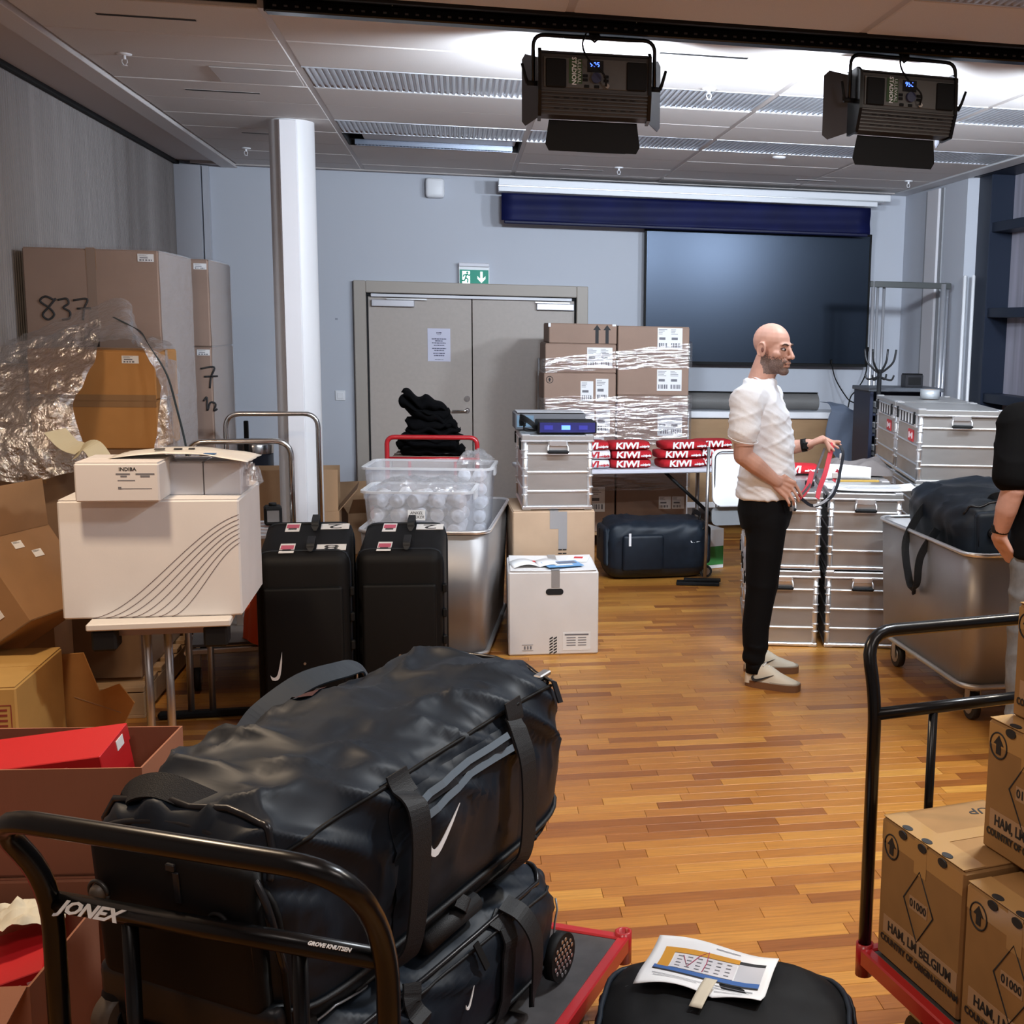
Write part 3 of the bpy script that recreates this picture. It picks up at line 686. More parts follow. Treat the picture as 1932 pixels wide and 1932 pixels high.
def alu_case(label, loc, rz, dims=(.42, .60, .447), group='ribbed aluminium cases', latches=True, handle=True):
    w, d, h = dims; t = thing('aluminium_case', label, 'case', loc, rz, group)
    obj('case_body', G().box((0, 0, h*.47), (w-.03, d-.03, h*.90), .02), M_ALU, t)
    for f in (.25, .5, .74):
        ww, dd = w-.026, d-.026
        ring = round_path([(-ww/2, 0, 0), (-ww/2, -dd/2, 0), (ww/2, -dd/2, 0), (ww/2, dd/2, 0), (-ww/2, dd/2, 0), (-ww/2, .0, 0)], .02, 3)[:-1]
        obj('bead', G().tube([(p.x, p.y, h*f) for p in ring], .0065, 6, closed=True), M_ALUB, t)
    for sx in (-1, 1):
        for sy in (-1, 1):
            g = G().cyl((sx*(w/2-.022), sy*(d/2-.022), .01), (sx*(w/2-.022), sy*(d/2-.022), h*.93), .016, 10)
            for f in (.25, .5, .74):
                for e in (-.022, .022): g.ell((sx*(w/2-.020), sy*(d/2-.020), h*f+e), (.021, .021, .009), 8, 6)
            obj('corner_post', g, M_ALUB, t)
            obj('stacking_corner', G().box((sx*(w/2-.025), sy*(d/2-.025), h-.007), (.05, .05, .012), .004), M_ALUB, t)
            obj('corner_foot', G().box((sx*(w/2-.03), sy*(d/2-.03), .006), (.05, .05, .012), .004), M_ALU, t)
    obj('base_rim', G().box((0, 0, .014), (w-.008, d-.008, .02), .005), M_ALUB, t)
    lid = obj('lid', G().box((0, 0, h-.022), (w, d, .032), .005), M_ALU, t)
    obj('lid_rim', G().box((0, 0, h-.040), (w+.006, d+.006, .010), .003), M_ALUB, lid)
    if handle:
        hp = obj('handle_plate', G().box((0, -d/2+.010, h*.84), (.115, .012, .075), .003), M_ALUB, t)
        y = -d/2-.008
        obj('handle_bow', G().tube(round_path([(-.05, y+.012, h*.87), (-.058, y-.004, h*.83), (-.058, y-.010, h*.775), (.058, y-.010, h*.775), (.058, y-.004, h*.83), (.05, y+.012, h*.87)], .012), .0055, 6), M_ALUB, hp)
        obj('handle_grip', G().box((0, y-.010, h*.772), (.125, .020, .020), .007), M_BLACKM, hp)
        obj('handle_cap', G().box((0, y+.006, h*.885), (.105, .014, .03), .004), M_ALUB, hp)
    if latches:
        for sy in (-.22, .22):
            l = obj('latch', G().box((-w/2+.008, sy*d/.6, h*.84), (.014, .06, .10), .003), M_ALUB, t)
            obj('latch_tongue', G().box((-w/2-.002, sy*d/.6, h*.86), (.012, .03, .07), .003), M_BLACKM, l)
    return t

# ================================================================ aluminium cases right of the man
A11 = R(-11.5); EX = Vector((math.cos(A11), math.sin(A11), 0)); EY = Vector((-math.sin(A11), math.cos(A11), 0)); P0 = Vector((1.565, 6.60, 0))
def blk(a, b, z): p = P0+EX*a+EY*b; return (p.x, p.y, z)
alu_case('upper front aluminium case directly behind the man in the white shirt', blk(.21, .30, .447), A11)
alu_case('lower front aluminium case directly behind the legs of the man', blk(.21, .30, 0), A11)
alu_case('upper front aluminium case beside the metal bin, under the loose papers', blk(.66, .30, .447), A11)
alu_case('lower front aluminium case half hidden by the metal bin', blk(.66, .30, 0), A11)
for b, z, lb in ((.91, .447, 'upper rear aluminium case behind the man, under a folded red towel'), (.91, 0, 'lower rear aluminium case behind the man on the floor')): alu_case(lb, blk(.21, b, z), A11, handle=False)
for b, z, lb in ((.91, .447, 'upper rear aluminium case under the grey folded sweater'), (.91, 0, 'lower rear aluminium case hidden behind the row beside the bin')): alu_case(lb, blk(.66, b, z), A11, handle=False, latches=False)
BD = (.52, .76, .447)
def blk2(b, z, a=.26): p = Vector((2.63, 6.82, 0))+EX*0; q = Vector((math.cos(R(-10)), math.sin(R(-10)), 0))*a+Vector((math.sin(R(10)), math.cos(R(10)), 0))*b; return (p.x+q.x, p.y+q.y, z)
big1 = alu_case('large ribbed aluminium case on top of the stack beside the windows', blk2(.38, .894), R(-10), BD)
big2 = alu_case('large aluminium case topped by a roll of silver tape', blk2(1.17, .894), R(-10), BD)
for b, z, lb in ((.38, .447, 'large aluminium case second in the stack behind the black duffel'), (.38, 0, 'large aluminium case lowest in the stack behind the metal bin'), (1.17, .447, 'large aluminium case below the tape roll case'), (1.17, 0, 'large aluminium case at the floor behind the metal bin')):
    alu_case(lb, blk2(b, z), R(-10), BD, handle=False, latches=False)
M_REDL = K('label_red', (.55, .02, .03), .5)
for c in (big1, big2):
    o = obj('badge', G().box((-.249, -.12, .27), (.004, .16, .07)), M_REDL, c)
    for k in range(3): obj('badge_mark', G().box((-.2515, -.165+.045*k, .27), (.002, .022, .036 if k != 1 else .018)), M_PAPER, o)
    obj('notice_card', G().box((-.249, .05, .37), (.004, .50, .075)), K('card_dark', (.03, .03, .035), .5), c)
    for k in range(5): obj('card_sticker', G().box((-.2515, -.14+k*.10, .37), (.002, .035, .06)), M_PAPER, c)
# things lying on the cases
tr = thing('tape_roll', 'roll of silver tape lying on the rear aluminium case', 'tape', (blk2(1.15, 0)[0]+.02, blk2(1.15, 0)[1]-.05, .894+.449))
obj('tape_ring', G().lathe([(.055, 0), (.065, .0), (.065, .06), (.055, .06), (.045, .06), (.045, 0), (.055, 0)], 28), K('tape_silver', (.36, .38, .40), .4, .3), tr)
obj('tape_core', G().lathe([(.044, .001), (.041, .001), (.041, .059), (.044, .059), (.044, .001)], 24), M_KRAFT, tr)
def paper_sheet(label, loc, rz, w, d, curl=.01, mt=None, name='paper_sheet', cat='paper', lines=0):
    t = thing(name, label, cat, loc, rz)
    obj('sheet', G().sheet(lambda u, v: ((u-.5)*w, (v-.5)*d, .002+curl*(abs(u-.5)*2)**3+curl*.4*math.sin(v*5)**2), 12, 8, thick=.0012), mt or M_PAPER, t)
    if lines:
        g = G()
        for k in range(lines): g.box((0, (.4-.8*k/lines)*d, .0045+curl*.4), (w*.7, d*.02, .0006))
        tag(obj('print', g, M_INKG, t), kind='stuff')
    return t
zt = .8965
paper_sheet('large white sheet of paper hanging over the case edge', (*blk(.70, .16, 0)[:2], zt), A11+R(3), .52, .26, .012, lines=6)
t = thing('curled_paper', 'curled white sheet standing up on the aluminium cases', 'paper', (*blk(.62, .52, 0)[:2], zt), A11)
obj('sheet', G().sheet(lambda u, v: (-.14+.28*u, .05+.06*math.sin(u*2.6), .002+v*(.09-.02*u)), 12, 4, thick=.0015), M_PAPER, t)
t = thing('folding_rule', 'yellow wooden folding rule on the papers', 'rule', (*blk(.66, .36, 0)[:2], zt+.012), A11+R(8))
obj('rule_stick', G().box((0, 0, .006), (.24, .016, .012), .002), K('rule_yellow', (.50, .31, .06), .5), t); obj('rule_joint', G().cyl((.11, 0, .012), (.11, 0, .016), .007, 10).cyl((-.11, 0, .012), (-.11, 0, .016), .007, 10), M_STEEL, t)
def cloth_heap(name, label, cat, loc, rz, w, d, h, mt, seed, lobes=3, nu=26, nv=20):
    t = thing(name, label, cat, loc, rz)
    def f(u, v):
        x, y = (u-.5)*2, (v-.5)*2; e = max(0, 1-(abs(x)**3.2))*max(0, 1-(abs(y)**3.2))
        k = .55+.45*nz(x*1.7+seed, y*1.7, seed, 1.0)+.28*abs(nz(x*3.1, y*3.1+seed, seed*2, 1))
        return (x*w/2*(1+.10*nz(y*2, seed, 0)), y*d/2*(1+.10*nz(x*2, seed, 3)), h*(e**.35)*min(1.15, max(.25, k+.25)))
    obj('fabric', G().sheet(f, nu, nv), mt, t); obj('underside', G().box((0, 0, .004), (w*.9, d*.9, .008)), mt, t); return t
cloth_heap('folded_sweater', 'grey brown sweater folded on the rear aluminium cases', 'sweater', (*blk(.72, .95, 0)[:2], zt), A11, .40, .34, .10, K('sweater_grey', (.17, .15, .145), .9, bump=.2, bscale=80), 3.3)
t = thing('yellow_black_tool', 'small black and yellow box cutter near the case latch', 'tool', (*blk(.36, .22, 0)[:2], zt), A11)
obj('tool_body', G().box((0, 0, .014), (.05, .06, .028), .004), M_BLACKM, t); obj('tool_tip', G().box((.0, .036, .012), (.03, .016, .02), .003), K('tool_yellow', (.5, .35, .03), .5), t)

# ================================================================ towel table
M_TOWEL = K('towel_red', (.45, .006, .014), .9, bump=.25, bscale=300)
M_TOWW = K('towel_white', (.80, .80, .82), .9, bump=.2, bscale=300)
tb = thing('folding_table', 'grey topped folding table carrying the folded red towels', 'table', (1.22, 9.20, 0), R(7))
obj('table_top', G().box((0, 0, .725), (1.62, .62, .03), .006), K('table_grey', (.60, .60, .66), .45), tb)
for sx in (-.62, .66):
    for sy in (-.25, .25): obj('table_leg', G().cyl((sx, sy, .71), (sx, sy, 0), .016, 10), M_STEEL, tb)
    obj('leg_bar', G().cyl((sx, -.25, .12), (sx, .25, .12), .012, 8), M_STEEL, tb)
obj('folding_brace', G().box((.43, -.2, .56), (.40, .025, .03), M=None).v and G().tube([(.25, -.2, .71), (.64, -.2, .36)], .013, 8), M_BLACKM, tb)
def towel(label, loc, rz, w, d, h, inv=False, grp='folded towels on the folding table'):
    t = thing('folded_towel', label, 'towel', loc, rz, grp)
    a, b = (M_TOWW, M_REDT) if inv else (M_TOWEL, M_TOWW)
    def prof(u):
        an = 2*math.pi*u; e = .55
        return (math.copysign(abs(math.cos(an))**e, math.cos(an))*d/2, h/2+math.copysign(abs(math.sin(an))**.8, math.sin(an))*h/2)
    g = G(); nu, nv = 10, 20; vs = []
    for i in range(nu+1):
        x = -w/2+w*i/nu; sc = 1-.10*(abs(i/nu-.5)*2)**6
        for k in range(nv):
            y, z = prof(k/nv); vs.append((x, y*sc, h/2+(z-h/2)*sc*(1+.05*nz(x*8, k*.3, h*90))))
    fs = [(i*nv+k, i*nv+(k+1) % nv, (i+1)*nv+(k+1) % nv, (i+1)*nv+k) for i in range(nu) for k in range(nv)]
    fs += [tuple(range(nv))[::-1], tuple(nu*nv+k for k in range(nv))]
    g.add(vs, fs, 0, True); bd = obj('towel_body', g, a, t)
    text('KIWI', h*.98, b, bd, face_m((-w*.13, -d/2-.0005, h*.52), (0, -1, .12)), 'towel_print', .0022, shear=.12, xs=1.25, bold=.0022)
    text('minipris', h*.36, b, bd, face_m((w*.34, -d/2+.002, h*.45), (0, -1, .12)), 'towel_print', .0016, shear=.12, bold=.0012)
    return t
M_REDT = K('print_red', (.45, .02, .03), .9)
zs0 = .7405
NAMES = {0: 'stack half hidden by the aluminium case', 1: 'leftmost full stack', 2: 'middle stack', 3: 'stack nearest the man'}
LV = ['bottom', 'middle', 'top']
for st, x, y, w, rz in ((0, .93, 9.04, .27, 2), (1, 1.225, 9.06, .29, 7), (2, 1.62, 9.10, .33, 12), (3, 1.90, 9.22, .26, 5)):
    for k in range(3):
        inv = st == 0 and k < 2
        towel(f'{"white and red" if inv else "red"} folded towel, {LV[k]} of the {NAMES[st]}', (x+[0, .012, -.01][k]*(1 if st != 2 else -1.6), y+.01*k, zs0+.0665*k), R(rz+[0, -4, 3][k]), w, .24, .066, inv)
towel('single red folded towel on the aluminium cases behind the man', (*blk(.30, .86, 0)[:2], zt), R(-8), .30, .2, .06, grp='towel on the cases')

# ================================================================ wrapped cartons behind the table
WY = 9.75; wl = 'pallet stack of brown cartons under stretch film'
PAL = thing('wooden_pallet', 'wooden pallet under the film wrapped brown cartons', 'pallet', (1.225, WY+.32, 0))
M_PAL = K('pallet_wood', (.36, .22, .11), .85, var=.15, vscale=8, stretch=(1, 12, 1))
for k in range(5): obj('deck_board', G().box((0, -.30+k*.15, .125), (1.16, .11, .022), .002), M_PAL, PAL)
for k in (-.5, 0, .5): obj('bearer', G().box((k, 0, .065), (.1, .72, .095), .002), M_PAL, PAL)
def wcart(x0, x1, z0, z1, label, labs=(), dy=0):
    t = carton(label, ((x0+x1)/2, WY+.32+dy, z0+.0003), 0, (x1-x0-.004, .64, z1-z0-.005), M_KRAFTG, 'cartons in the wrapped stack', seam='x', tape=False)
    for (lx, lz, w, h) in labs: ship_label(t, face_m((lx-(x0+x1)/2, -.3205, lz-z0), (0, -1, 0)), w, h)
    return t
wcart(.650, 1.212, .1365, .52, 'lowest brown carton in the left column, below the towel table', [(1.07, .40, .12, .2)])
wcart(.650, 1.212, .52, .90, 'brown carton in the left column level with the towel table', [(1.07, .80, .1, .2), (.94, .66, .1, .16)])
wcart(.645, 1.212, .90, 1.163, 'brown carton in the left column just above the towels', [(1.11, 1.03, .11, .19), (.99, 1.02, .10, .17)])
a = wcart(.640, 1.212, 1.163, 1.41, 'brown carton with a round stamp, third in the left column', [(1.10, 1.275, .10, .18), (.98, 1.265, .10, .16)])
obj('round_stamp', G().tube(arc((-.24, -.3215, .19), .026, 0, 2*math.pi, 20), .0025, 5), M_INK, a)
obj('stamp_arrow', G().prism([(-.006, -.015), (.006, -.015), (.006, .0), (.014, .0), (0, .017), (-.014, 0), (-.006, 0)], -.0004, .0012, M=face_m((-.24, -.3205, .19), (0, -1, 0))), M_INK, a)
wcart(.650, 1.212, 1.41, 1.638, 'brown carton second from the top in the left column', [(1.03, 1.53, .10, .16), (1.13, 1.53, .10, .16)])
a = wcart(.680, 1.218, 1.638, 1.795, 'small brown carton with two up arrows on top of the left column', (), .02)
for ax in (.11, .19):
    obj('up_arrow', G().prism([(-.013, 0), (.013, 0), (.013, .105), (.03, .105), (0, .145), (-.03, .105), (-.013, .105)], -.0004, .0014, M=face_m((ax, -.3205, .004), (0, -1, 0))), M_INK, a)
obj('corner_guard', G().box((-.263, -.318, .14), (.02, .012, .03), .002).box((.245, -.318, .148), (.03, .012, .016), .002), M_PAPER, a)
for z0, z1, lb, labs in ((.1365, .50, 'lowest brown carton in the right column, behind the floor bag', [(1.62, .37, .1, .1), (1.73, .37, .1, .1)]), (.50, .88, 'brown carton in the right column behind the red towels', [(1.62, .75, .1, .14)]),
        (.88, 1.238, 'tall brown carton in the right column just above the towels', [(1.60, 1.0, .10, .17), (1.70, 1.0, .10, .17)]), (1.238, 1.556, 'brown carton second from the top in the right column', [(1.59, 1.36, .10, .17), (1.69, 1.36, .10, .17)]), (1.556, 1.786, 'top brown carton in the right column of the wrapped stack', [(1.59, 1.69, .10, .17), (1.69, 1.69, .10, .17)])):
    wcart(1.222, 1.80, z0, z1, lb, labs)
M_FILM = film_mat('stretch_film', haze=.05, gloss=.19, rough=.10, bscale=5, bump=.33, stretch=(1.0, 1, 8))
def film(name, label, segs):
    t = thing(name, label, 'plastic film', (1.225, WY+.32, .14))
    for (z0a, z0b, z1a, z1b) in segs:
        def f(u, v, z0a=z0a, z0b=z0b, z1a=z1a, z1b=z1b):
            # goes left side -> front -> right side
            per = [(-.60, .30), (-.60, -.332), (.60, -.332), (.60, .30)]; L = [.632, 1.20, .632]; s = u*sum(L); i = 0
            while i < 2 and s > L[i]: s -= L[i]; i += 1
            k = s/L[i]; x = per[i][0]+(per[i+1][0]-per[i][0])*k; y = per[i][1]+(per[i+1][1]-per[i][1])*k
            zb = z0a+(z0b-z0a)*u; ztp = z1a+(z1b-z1a)*u; z = zb+(ztp-zb)*v
            w = .007*nz(x*2.4, z*24+y+x*3, z0a*7)+.006*nz(x*5, z*46-x*4, 2)
            return (x*(1+abs(w)*.6), y-abs(w)*1.0, z-.14+.012*nz(x*4, v*3, z0b))
        obj('film_band', G().sheet(f, 100, 40), M_FILM, t)
    return t
film('stretch_film', 'crinkled clear stretch film wrapped in bands around the brown carton stack', [(1.38, 1.50, 1.44, 1.74), (1.02, 1.05, 1.20, 1.26), (.72, .92, 1.10, 1.20), (.45, .50, .66, .70)])

# ================================================================ bench, roll, frames, rack, cabinet
bn = thing('stage_deck', 'plywood stage deck on edge with white aluminium frame below the television', 'stage deck', (2.68, 10.25, 0))
obj('deck_face', G().box((0, 0, .66), (1.62, .05, .72)), K('plywood', (.33, .20, .10), .6, var=.08, vscale=3, stretch=(1, 1, 6)), bn)
for sx in (-.82, .82): obj('frame_post', G().box((sx, -.01, .54), (.06, .09, 1.08), .005), M_WHITE, bn)
obj('frame_rail', G().box((0, -.01, 1.055), (1.62, .10, .055), .006), M_WHITE, bn); obj('frame_rail', G().box((0, 0, .28), (1.6, .08, .05), .006), M_WHITE, bn)
obj('deck_top', G().box((0, .20, 1.07), (1.66, .42, .02), .004), M_WHITE, bn); obj('back_leg', G().box((-.7, .36, .53), (.05, .05, 1.06)).box((.7, .36, .53), (.05, .05, 1.06)), M_STEEL, bn)
rl = thing('carpet_roll', 'roll of grey carpet lying on the white stage deck', 'carpet roll', (2.44, 10.40, 1.0825))
def rollf(u, v):
    a = 2*math.pi*v; r = .078*(1+.05*math.sin(2*a)); return (-.62+1.24*u, r*1.25*math.cos(a), .079+r*math.sin(a)*.98+.004*math.sin(u*9))
M_ROLL = K('roll_grey', (.14, .135, .13), .6, bump=.2, bscale=60)
g = G().sheet(rollf, 16, 24); obj('roll_outer', g, M_ROLL, rl)
obj('roll_end', G().tube(arc((.615, 0, .079), .05, 0, 12, 30, 'yz'), .006, 5).lathe([(.001, 0), (.075, 0)], 20, M=xf((.61, 0, .079), 0, R(90), 0)), M_BLACKM, rl)
obj('roll_edge', G().box((0, -.02, .158), (1.24, .06, .006)), M_BLACKM, rl)
t = thing('draped_jacket', 'blue grey jacket draped over the right end of the stage deck', 'jacket', (3.30, 10.23, 1.0))
def jf(u, v):
    x = -.19+.40*u; s = v*.62
    if s < .26: y, z = .22-s, .115+.05*math.sin(u*5+1)*(1-s)
    else: y, z = -.075-.02*math.sin(u*8), .115-(s-.26)*(.9+.5*math.sin(u*3.3))
    return (x+.03*math.sin(v*6), y+.015*nz(u*5, v*5, 1), z+.03*nz(u*4, v*4, 7))
obj('jacket_cloth', G().sheet(jf, 26, 26, thick=.004), K('jacket_blue', (.17, .21, .29), .8, bump=.1, bscale=200), t)
for lb, P in (('black cable hanging from the television, left of two', [(3.34, 10.915, 1.50), (3.38, 10.90, 1.35), (3.42, 10.75, 1.22), (3.46, 10.62, 1.15), (3.62, 10.60, 1.13)]), ('black cable looping from the television corner to the jacket', [(3.69, 10.915, 1.62), (3.665, 10.88, 1.40), (3.55, 10.74, 1.27), (3.44, 10.6, 1.20), (3.40, 10.55, 1.10)])):
    t = thing('television_cable', lb, 'cable', P[0]); obj('cord', G().tube([Vector(p)-Vector(P[0]) for p in smooth_path(P, 8)], .006, 6), M_BLACKM, t); obj('plug', G().box((0, 0, 0), (.02, .02, .04), .004), M_BLACKM, t)
fr = thing('partition_frame', 'tall aluminium partition frame poles standing in the window corner', 'frame', (3.62, 9.75, 0))
for x, y, h, r in ((-.30, .0, 2.19, .016), (-.255, .02, 2.17, .012), (-.19, .05, 2.15, .013), (.30, -.02, 2.18, .022), (.345, .02, 2.2, .018)):
    obj('frame_pole', G().cyl((x, y, 0), (x, y, h), r, 10), K('pole_grey', (.50, .51, .55), .35, .6), fr)
for x, y, h in ((.40, -.22, 2.235), (.425, -.17, 2.24), (.465, -.24, 2.24)):
    p = obj('frame_pole', G().cyl((x, y-.0, 0), (x, y, h), .014, 10), M_WHITE, fr); obj('pole_cap', G().ell((x, y, h), (.013, .013, .014), 8, 6), M_WHITE, p)
obj('top_rail', G().box((.02, .0, 2.165), (.70, .03, .05), .005), K('rail_dark', (.07, .075, .075), .4), fr)
rk = thing('coat_rack', 'dark metal coat stand with curled hooks beside the television', 'coat rack', (3.10, 8.88, 0))
obj('stand_pole', G().cyl((0, 0, .02), (0, 0, 1.50), .017, 12), K('rack_dark', (.035, .036, .04), .4, .5), rk); obj('stand_base', G().lathe([(.001, .035), (.05, .035), (.16, .012), (.17, 0), (.001, 0)], 24), K('rack_dark', (.035, .036, .04), .4, .5), rk)
for k in range(4):
    a = R(45+90*k); c, s = math.cos(a), math.sin(a)
    obj('upper_hook', G().tube(smooth_path([(0, 0, 1.47), (.05*c, .05*s, 1.50), (.11*c, .11*s, 1.56), (.13*c, .13*s, 1.65)], 5), .0085, 8), K('rack_dark', (.035, .036, .04), .4, .5), rk)
    obj('lower_hook', G().tube(smooth_path([(0, 0, 1.45), (.05*c, .05*s, 1.43), (.10*c, .10*s, 1.425), (.12*c, .12*s, 1.46)], 5), .0075, 8), K('rack_dark', (.035, .036, .04), .4, .5), rk)
cb = thing('paper_cabinet', 'dark navy open cabinet of paper stacks behind the coat stand', 'cabinet', (3.42, 9.35, 0))
M_CAB = K('cabinet_navy', (.016, .022, .05), .5)
for x in (-.28, .28): obj('side_panel', G().box((x, 0, .66), (.03, .4, 1.32), .003), M_CAB, cb)
obj('cabinet_back', G().box((0, .19, .66), (.55, .015, 1.3)), M_CAB, cb); obj('cabinet_top', G().box((0, 0, 1.335), (.62, .42, .03), .004), K('cabinet_top', (.10, .11, .13), .5), cb)
for k, z in enumerate((.12, .42, .62, .80, .98, 1.14)): obj('shelf', G().box((0, 0, z), (.53, .38, .016)), M_CAB, cb)
for k, z in enumerate((.62, .80, .98, 1.14)):
    t = thing('paper_stack', ['stack of white paper on the lowest open cabinet shelf', 'stack of white paper on the second cabinet shelf', 'stack of white paper on the third cabinet shelf', 'stack of white paper on the uppermost cabinet shelf'][k], 'paper', (3.30, 9.28, z+.0085), 0, 'paper stacks in the cabinet')
    for q in range(2): obj('ream', G().box((.0, 0, .022+.042*q), (.21+.02*q, .24, .04), .002), M_PAPER, t)
t = thing('small_black_box', 'small black box standing on the navy cabinet', 'box', (3.52, 9.30, 1.3505), R(4)); obj('box_body', G().box((0, 0, .05), (.15, .10, .10), .006), K('box_black', (.03, .03, .035), .4), t); obj('box_front', G().box((0, -.051, .05), (.11, .004, .06), .001), M_VOID, t); obj('box_rim', G().box((0, 0, .104), (.14, .09, .008), .002), M_BLACKM, t)
# white folding chair half hidden by the man
wc = thing('white_folding_chair', 'white plastic folding chair folded upright beside the towel table', 'chair', (1.90, 8.42, 0), R(6))
obj('seat', G().prism(rrect(.40, .40, .06), -.012, .012, M=xf((.03, 0, .74), R(84), 0, 0)), M_WHITE, wc)
obj('seat_edge', G().tube([(x+.03, -.016, .74+y*.995) for x, y in rrect(.37, .37, .05)], .004, 5, closed=True), M_BLACKM, wc)
for sx in (-.19, .25): obj('chair_leg', G().cyl((sx, .03, .95), (sx, .06, 0), .012, 10), M_STEEL, wc)
obj('backrest', G().prism(rrect(.38, .13, .04), -.01, .01, M=xf((.03, .03, .46), R(86), 0, 0)), K('chair_grey', (.22, .23, .24), .5), wc)
# ================================================================ soft duffel bag builder
M_ZIP = K('zip_black', (.02, .02, .023), .3, .4)
M_GLOSS = K('reflective_zip_tape', (.16, .20, .24), .25, .2)
M_BASE = K('bag_base_fabric', (.004, .006, .009), .42, bump=.04, bscale=700)
M_WHEEL = K('wheel_rubber', (.015, .015, .016), .5)
M_TAUPE = K('wheel_tread_taupe', (.10, .075, .055), .5)
class Duf:
    def __init__(s, L, W, H, seed, e=.5, q=7, wr=1.0): s.L, s.W, s.H, s.seed, s.e, s.q, s.wr = L, W, H, seed, e, q, wr
    def P(s, t, a, off=0.0, wrinkle=True):
        c, sn = math.cos(a), math.sin(a); e = s.e
        x = math.copysign(abs(c)**e, c); z = math.copysign(abs(sn)**e, sn); k = max(0, 1-abs(t)**s.q)**(1/s.q)
        if z < 0: z *= 1.0
        p = Vector((x*s.W/2*k, t*s.L/2, z*s.H/2*k))
        n = Vector((math.copysign(abs(c)**(2-e), c)/s.W, .0, math.copysign(abs(sn)**(2-e), sn)/s.H)); n = n.normalized()
        endw = abs(t)**24
        n = (n*(1-endw)+Vector((0, math.copysign(1, t), 0))*endw).normalized()
        w = 0
        if wrinkle:
            y = p.y; up = max(0, min(1, (z+.55)*1.1))
            q1 = nz(y*3.2+x*.9, (x*.8-z*.6)*1.5, s.seed); q2 = 1-abs(nz(y*6.5+z*2.3, x*2.0+z*1.2, s.seed+5))*2; q3 = 1-abs(nz(y*13+z*4, x*3, s.seed+9))*2
            w = s.wr*up*(.016*q1+.014*max(0, q2)**2+.006*max(0, q3)**2)*(1-endw)*(.35+.65*min(1, k*1.1))
        return p+n*(off+w)+Vector((0, 0, s.H/2))
    def body(s, name, mt, parent, nt=64, na=72):
        g = G(); vs = []; ts = [math.sin(math.pi/2*(-1+2*i/nt)) for i in range(nt+1)]
        ts = [max(-.99999, min(.99999, math.copysign(abs(t)**.75, t))) for t in ts]
        for t in ts:
            for k in range(na): vs.append(s.P(t, 2*math.pi*k/na))
        fs = [(i*na+k, i*na+(k+1) % na, (i+1)*na+(k+1) % na, (i+1)*na+k) for i in range(nt) for k in range(na)]
        fs += [tuple(range(na))[::-1], tuple(nt*na+k for k in range(na))]
        g.add(vs, fs, 0, True); return obj(name, g, mt, parent)
    def line(s, pts, off, n=8): 
        out = []
        for i in range(len(pts)-1):
            for k in range(n): 
                f = k/n; out.append(s.P(pts[i][0]+(pts[i+1][0]-pts[i][0])*f, R(pts[i][1]+(pts[i+1][1]-pts[i][1])*f), off))
        out.append(s.P(pts[-1][0], R(pts[-1][1]), off)); return out
    def ribbon(s, pts, half, thick, off, n=8):
        P = s.line(pts, off, n); g = G(); vs = []
        for i, p in enumerate(P):
            a = P[max(0, i-1)]; b = P[min(len(P)-1, i+1)]; t = (b-a).normalized(); c = Vector((p.x, 0, p.z-s.H/2)).normalized()
            sd = t.cross(c).normalized(); nn = sd.cross(t)
            for q, w in ((-1, -1), (1, -1), (1, 1), (-1, 1)): vs.append(p+sd*half*q+nn*thick*w)
        m = len(P); fs = [(i*4+k, i*4+(k+1) % 4, (i+1)*4+(k+1) % 4, (i+1)*4+k) for i in range(m-1) for k in range(4)]
        fs += [(3, 2, 1, 0), tuple((m-1)*4+k for k in range(4))]; return g.add(vs, fs)
    def patch(s, t0, t1, a0, a1, off, bulge, nu=18, nv=14):
        return G().sheet(lambda u, v: s.P(t0+(t1-t0)*u, R(a0+(a1-a0)*v), off+bulge*(1-(2*u-1)**4)*(1-(2*v-1)**4)), nu, nv)
def end_pocket(D, name, parent, side, mt, w, h, zc, depth=.03, zipc=True):
    """rounded pocket bulging from the end (side=-1 near, +1 far)"""
    y = side*(D.L/2-.004); M = xf((0, y, zc), R(90), 0, 0)
    g = G().rbox((0, 0, 0), (w, h, depth*2), min(.075, depth), 4, M=M, sub=4); o = obj(name, g, mt, parent)
    if zipc:
        pts = [(-w/2+.012, y+side*(depth*.62), zc-h*.18), (-w/2+.016, y+side*(depth*.66), zc+h*.32), (-w/2+.09, y+side*(depth*.66), zc+h/2-.02), (w/2-.09, y+side*(depth*.66), zc+h/2-.02), (w/2-.016, y+side*(depth*.66), zc+h*.32), (w/2-.012, y+side*(depth*.62), zc-h*.18)]
        obj('zip', G().tube(round_path(pts, .06, 5), .0055, 6), M_ZIP, o)
        g = G().box((.02, y+side*depth*1.0, zc+h/2-.028), (.02, .012, .014), .002); g.box((.03, y+side*depth*1.05, zc+h/2-.065), (.014, .006, .06), .002); obj('zip_pull', g, M_ZIP, o)
    return o
def wheel(parent, c, r, w, ax='x', spoke=True):
    c = Vector(c); d = Vector((1, 0, 0)) if ax == 'x' else Vector((0, 1, 0))
    o = obj('wheel', G().cyl(c-d*w/2, c+d*w/2, r, 20), M_WHEEL, parent)
    obj('wheel_hub', G().cyl(c-d*(w/2+.004), c+d*(w/2+.004), r*.62, 12), M_STEEL if spoke else M_BLACKM, o); return o
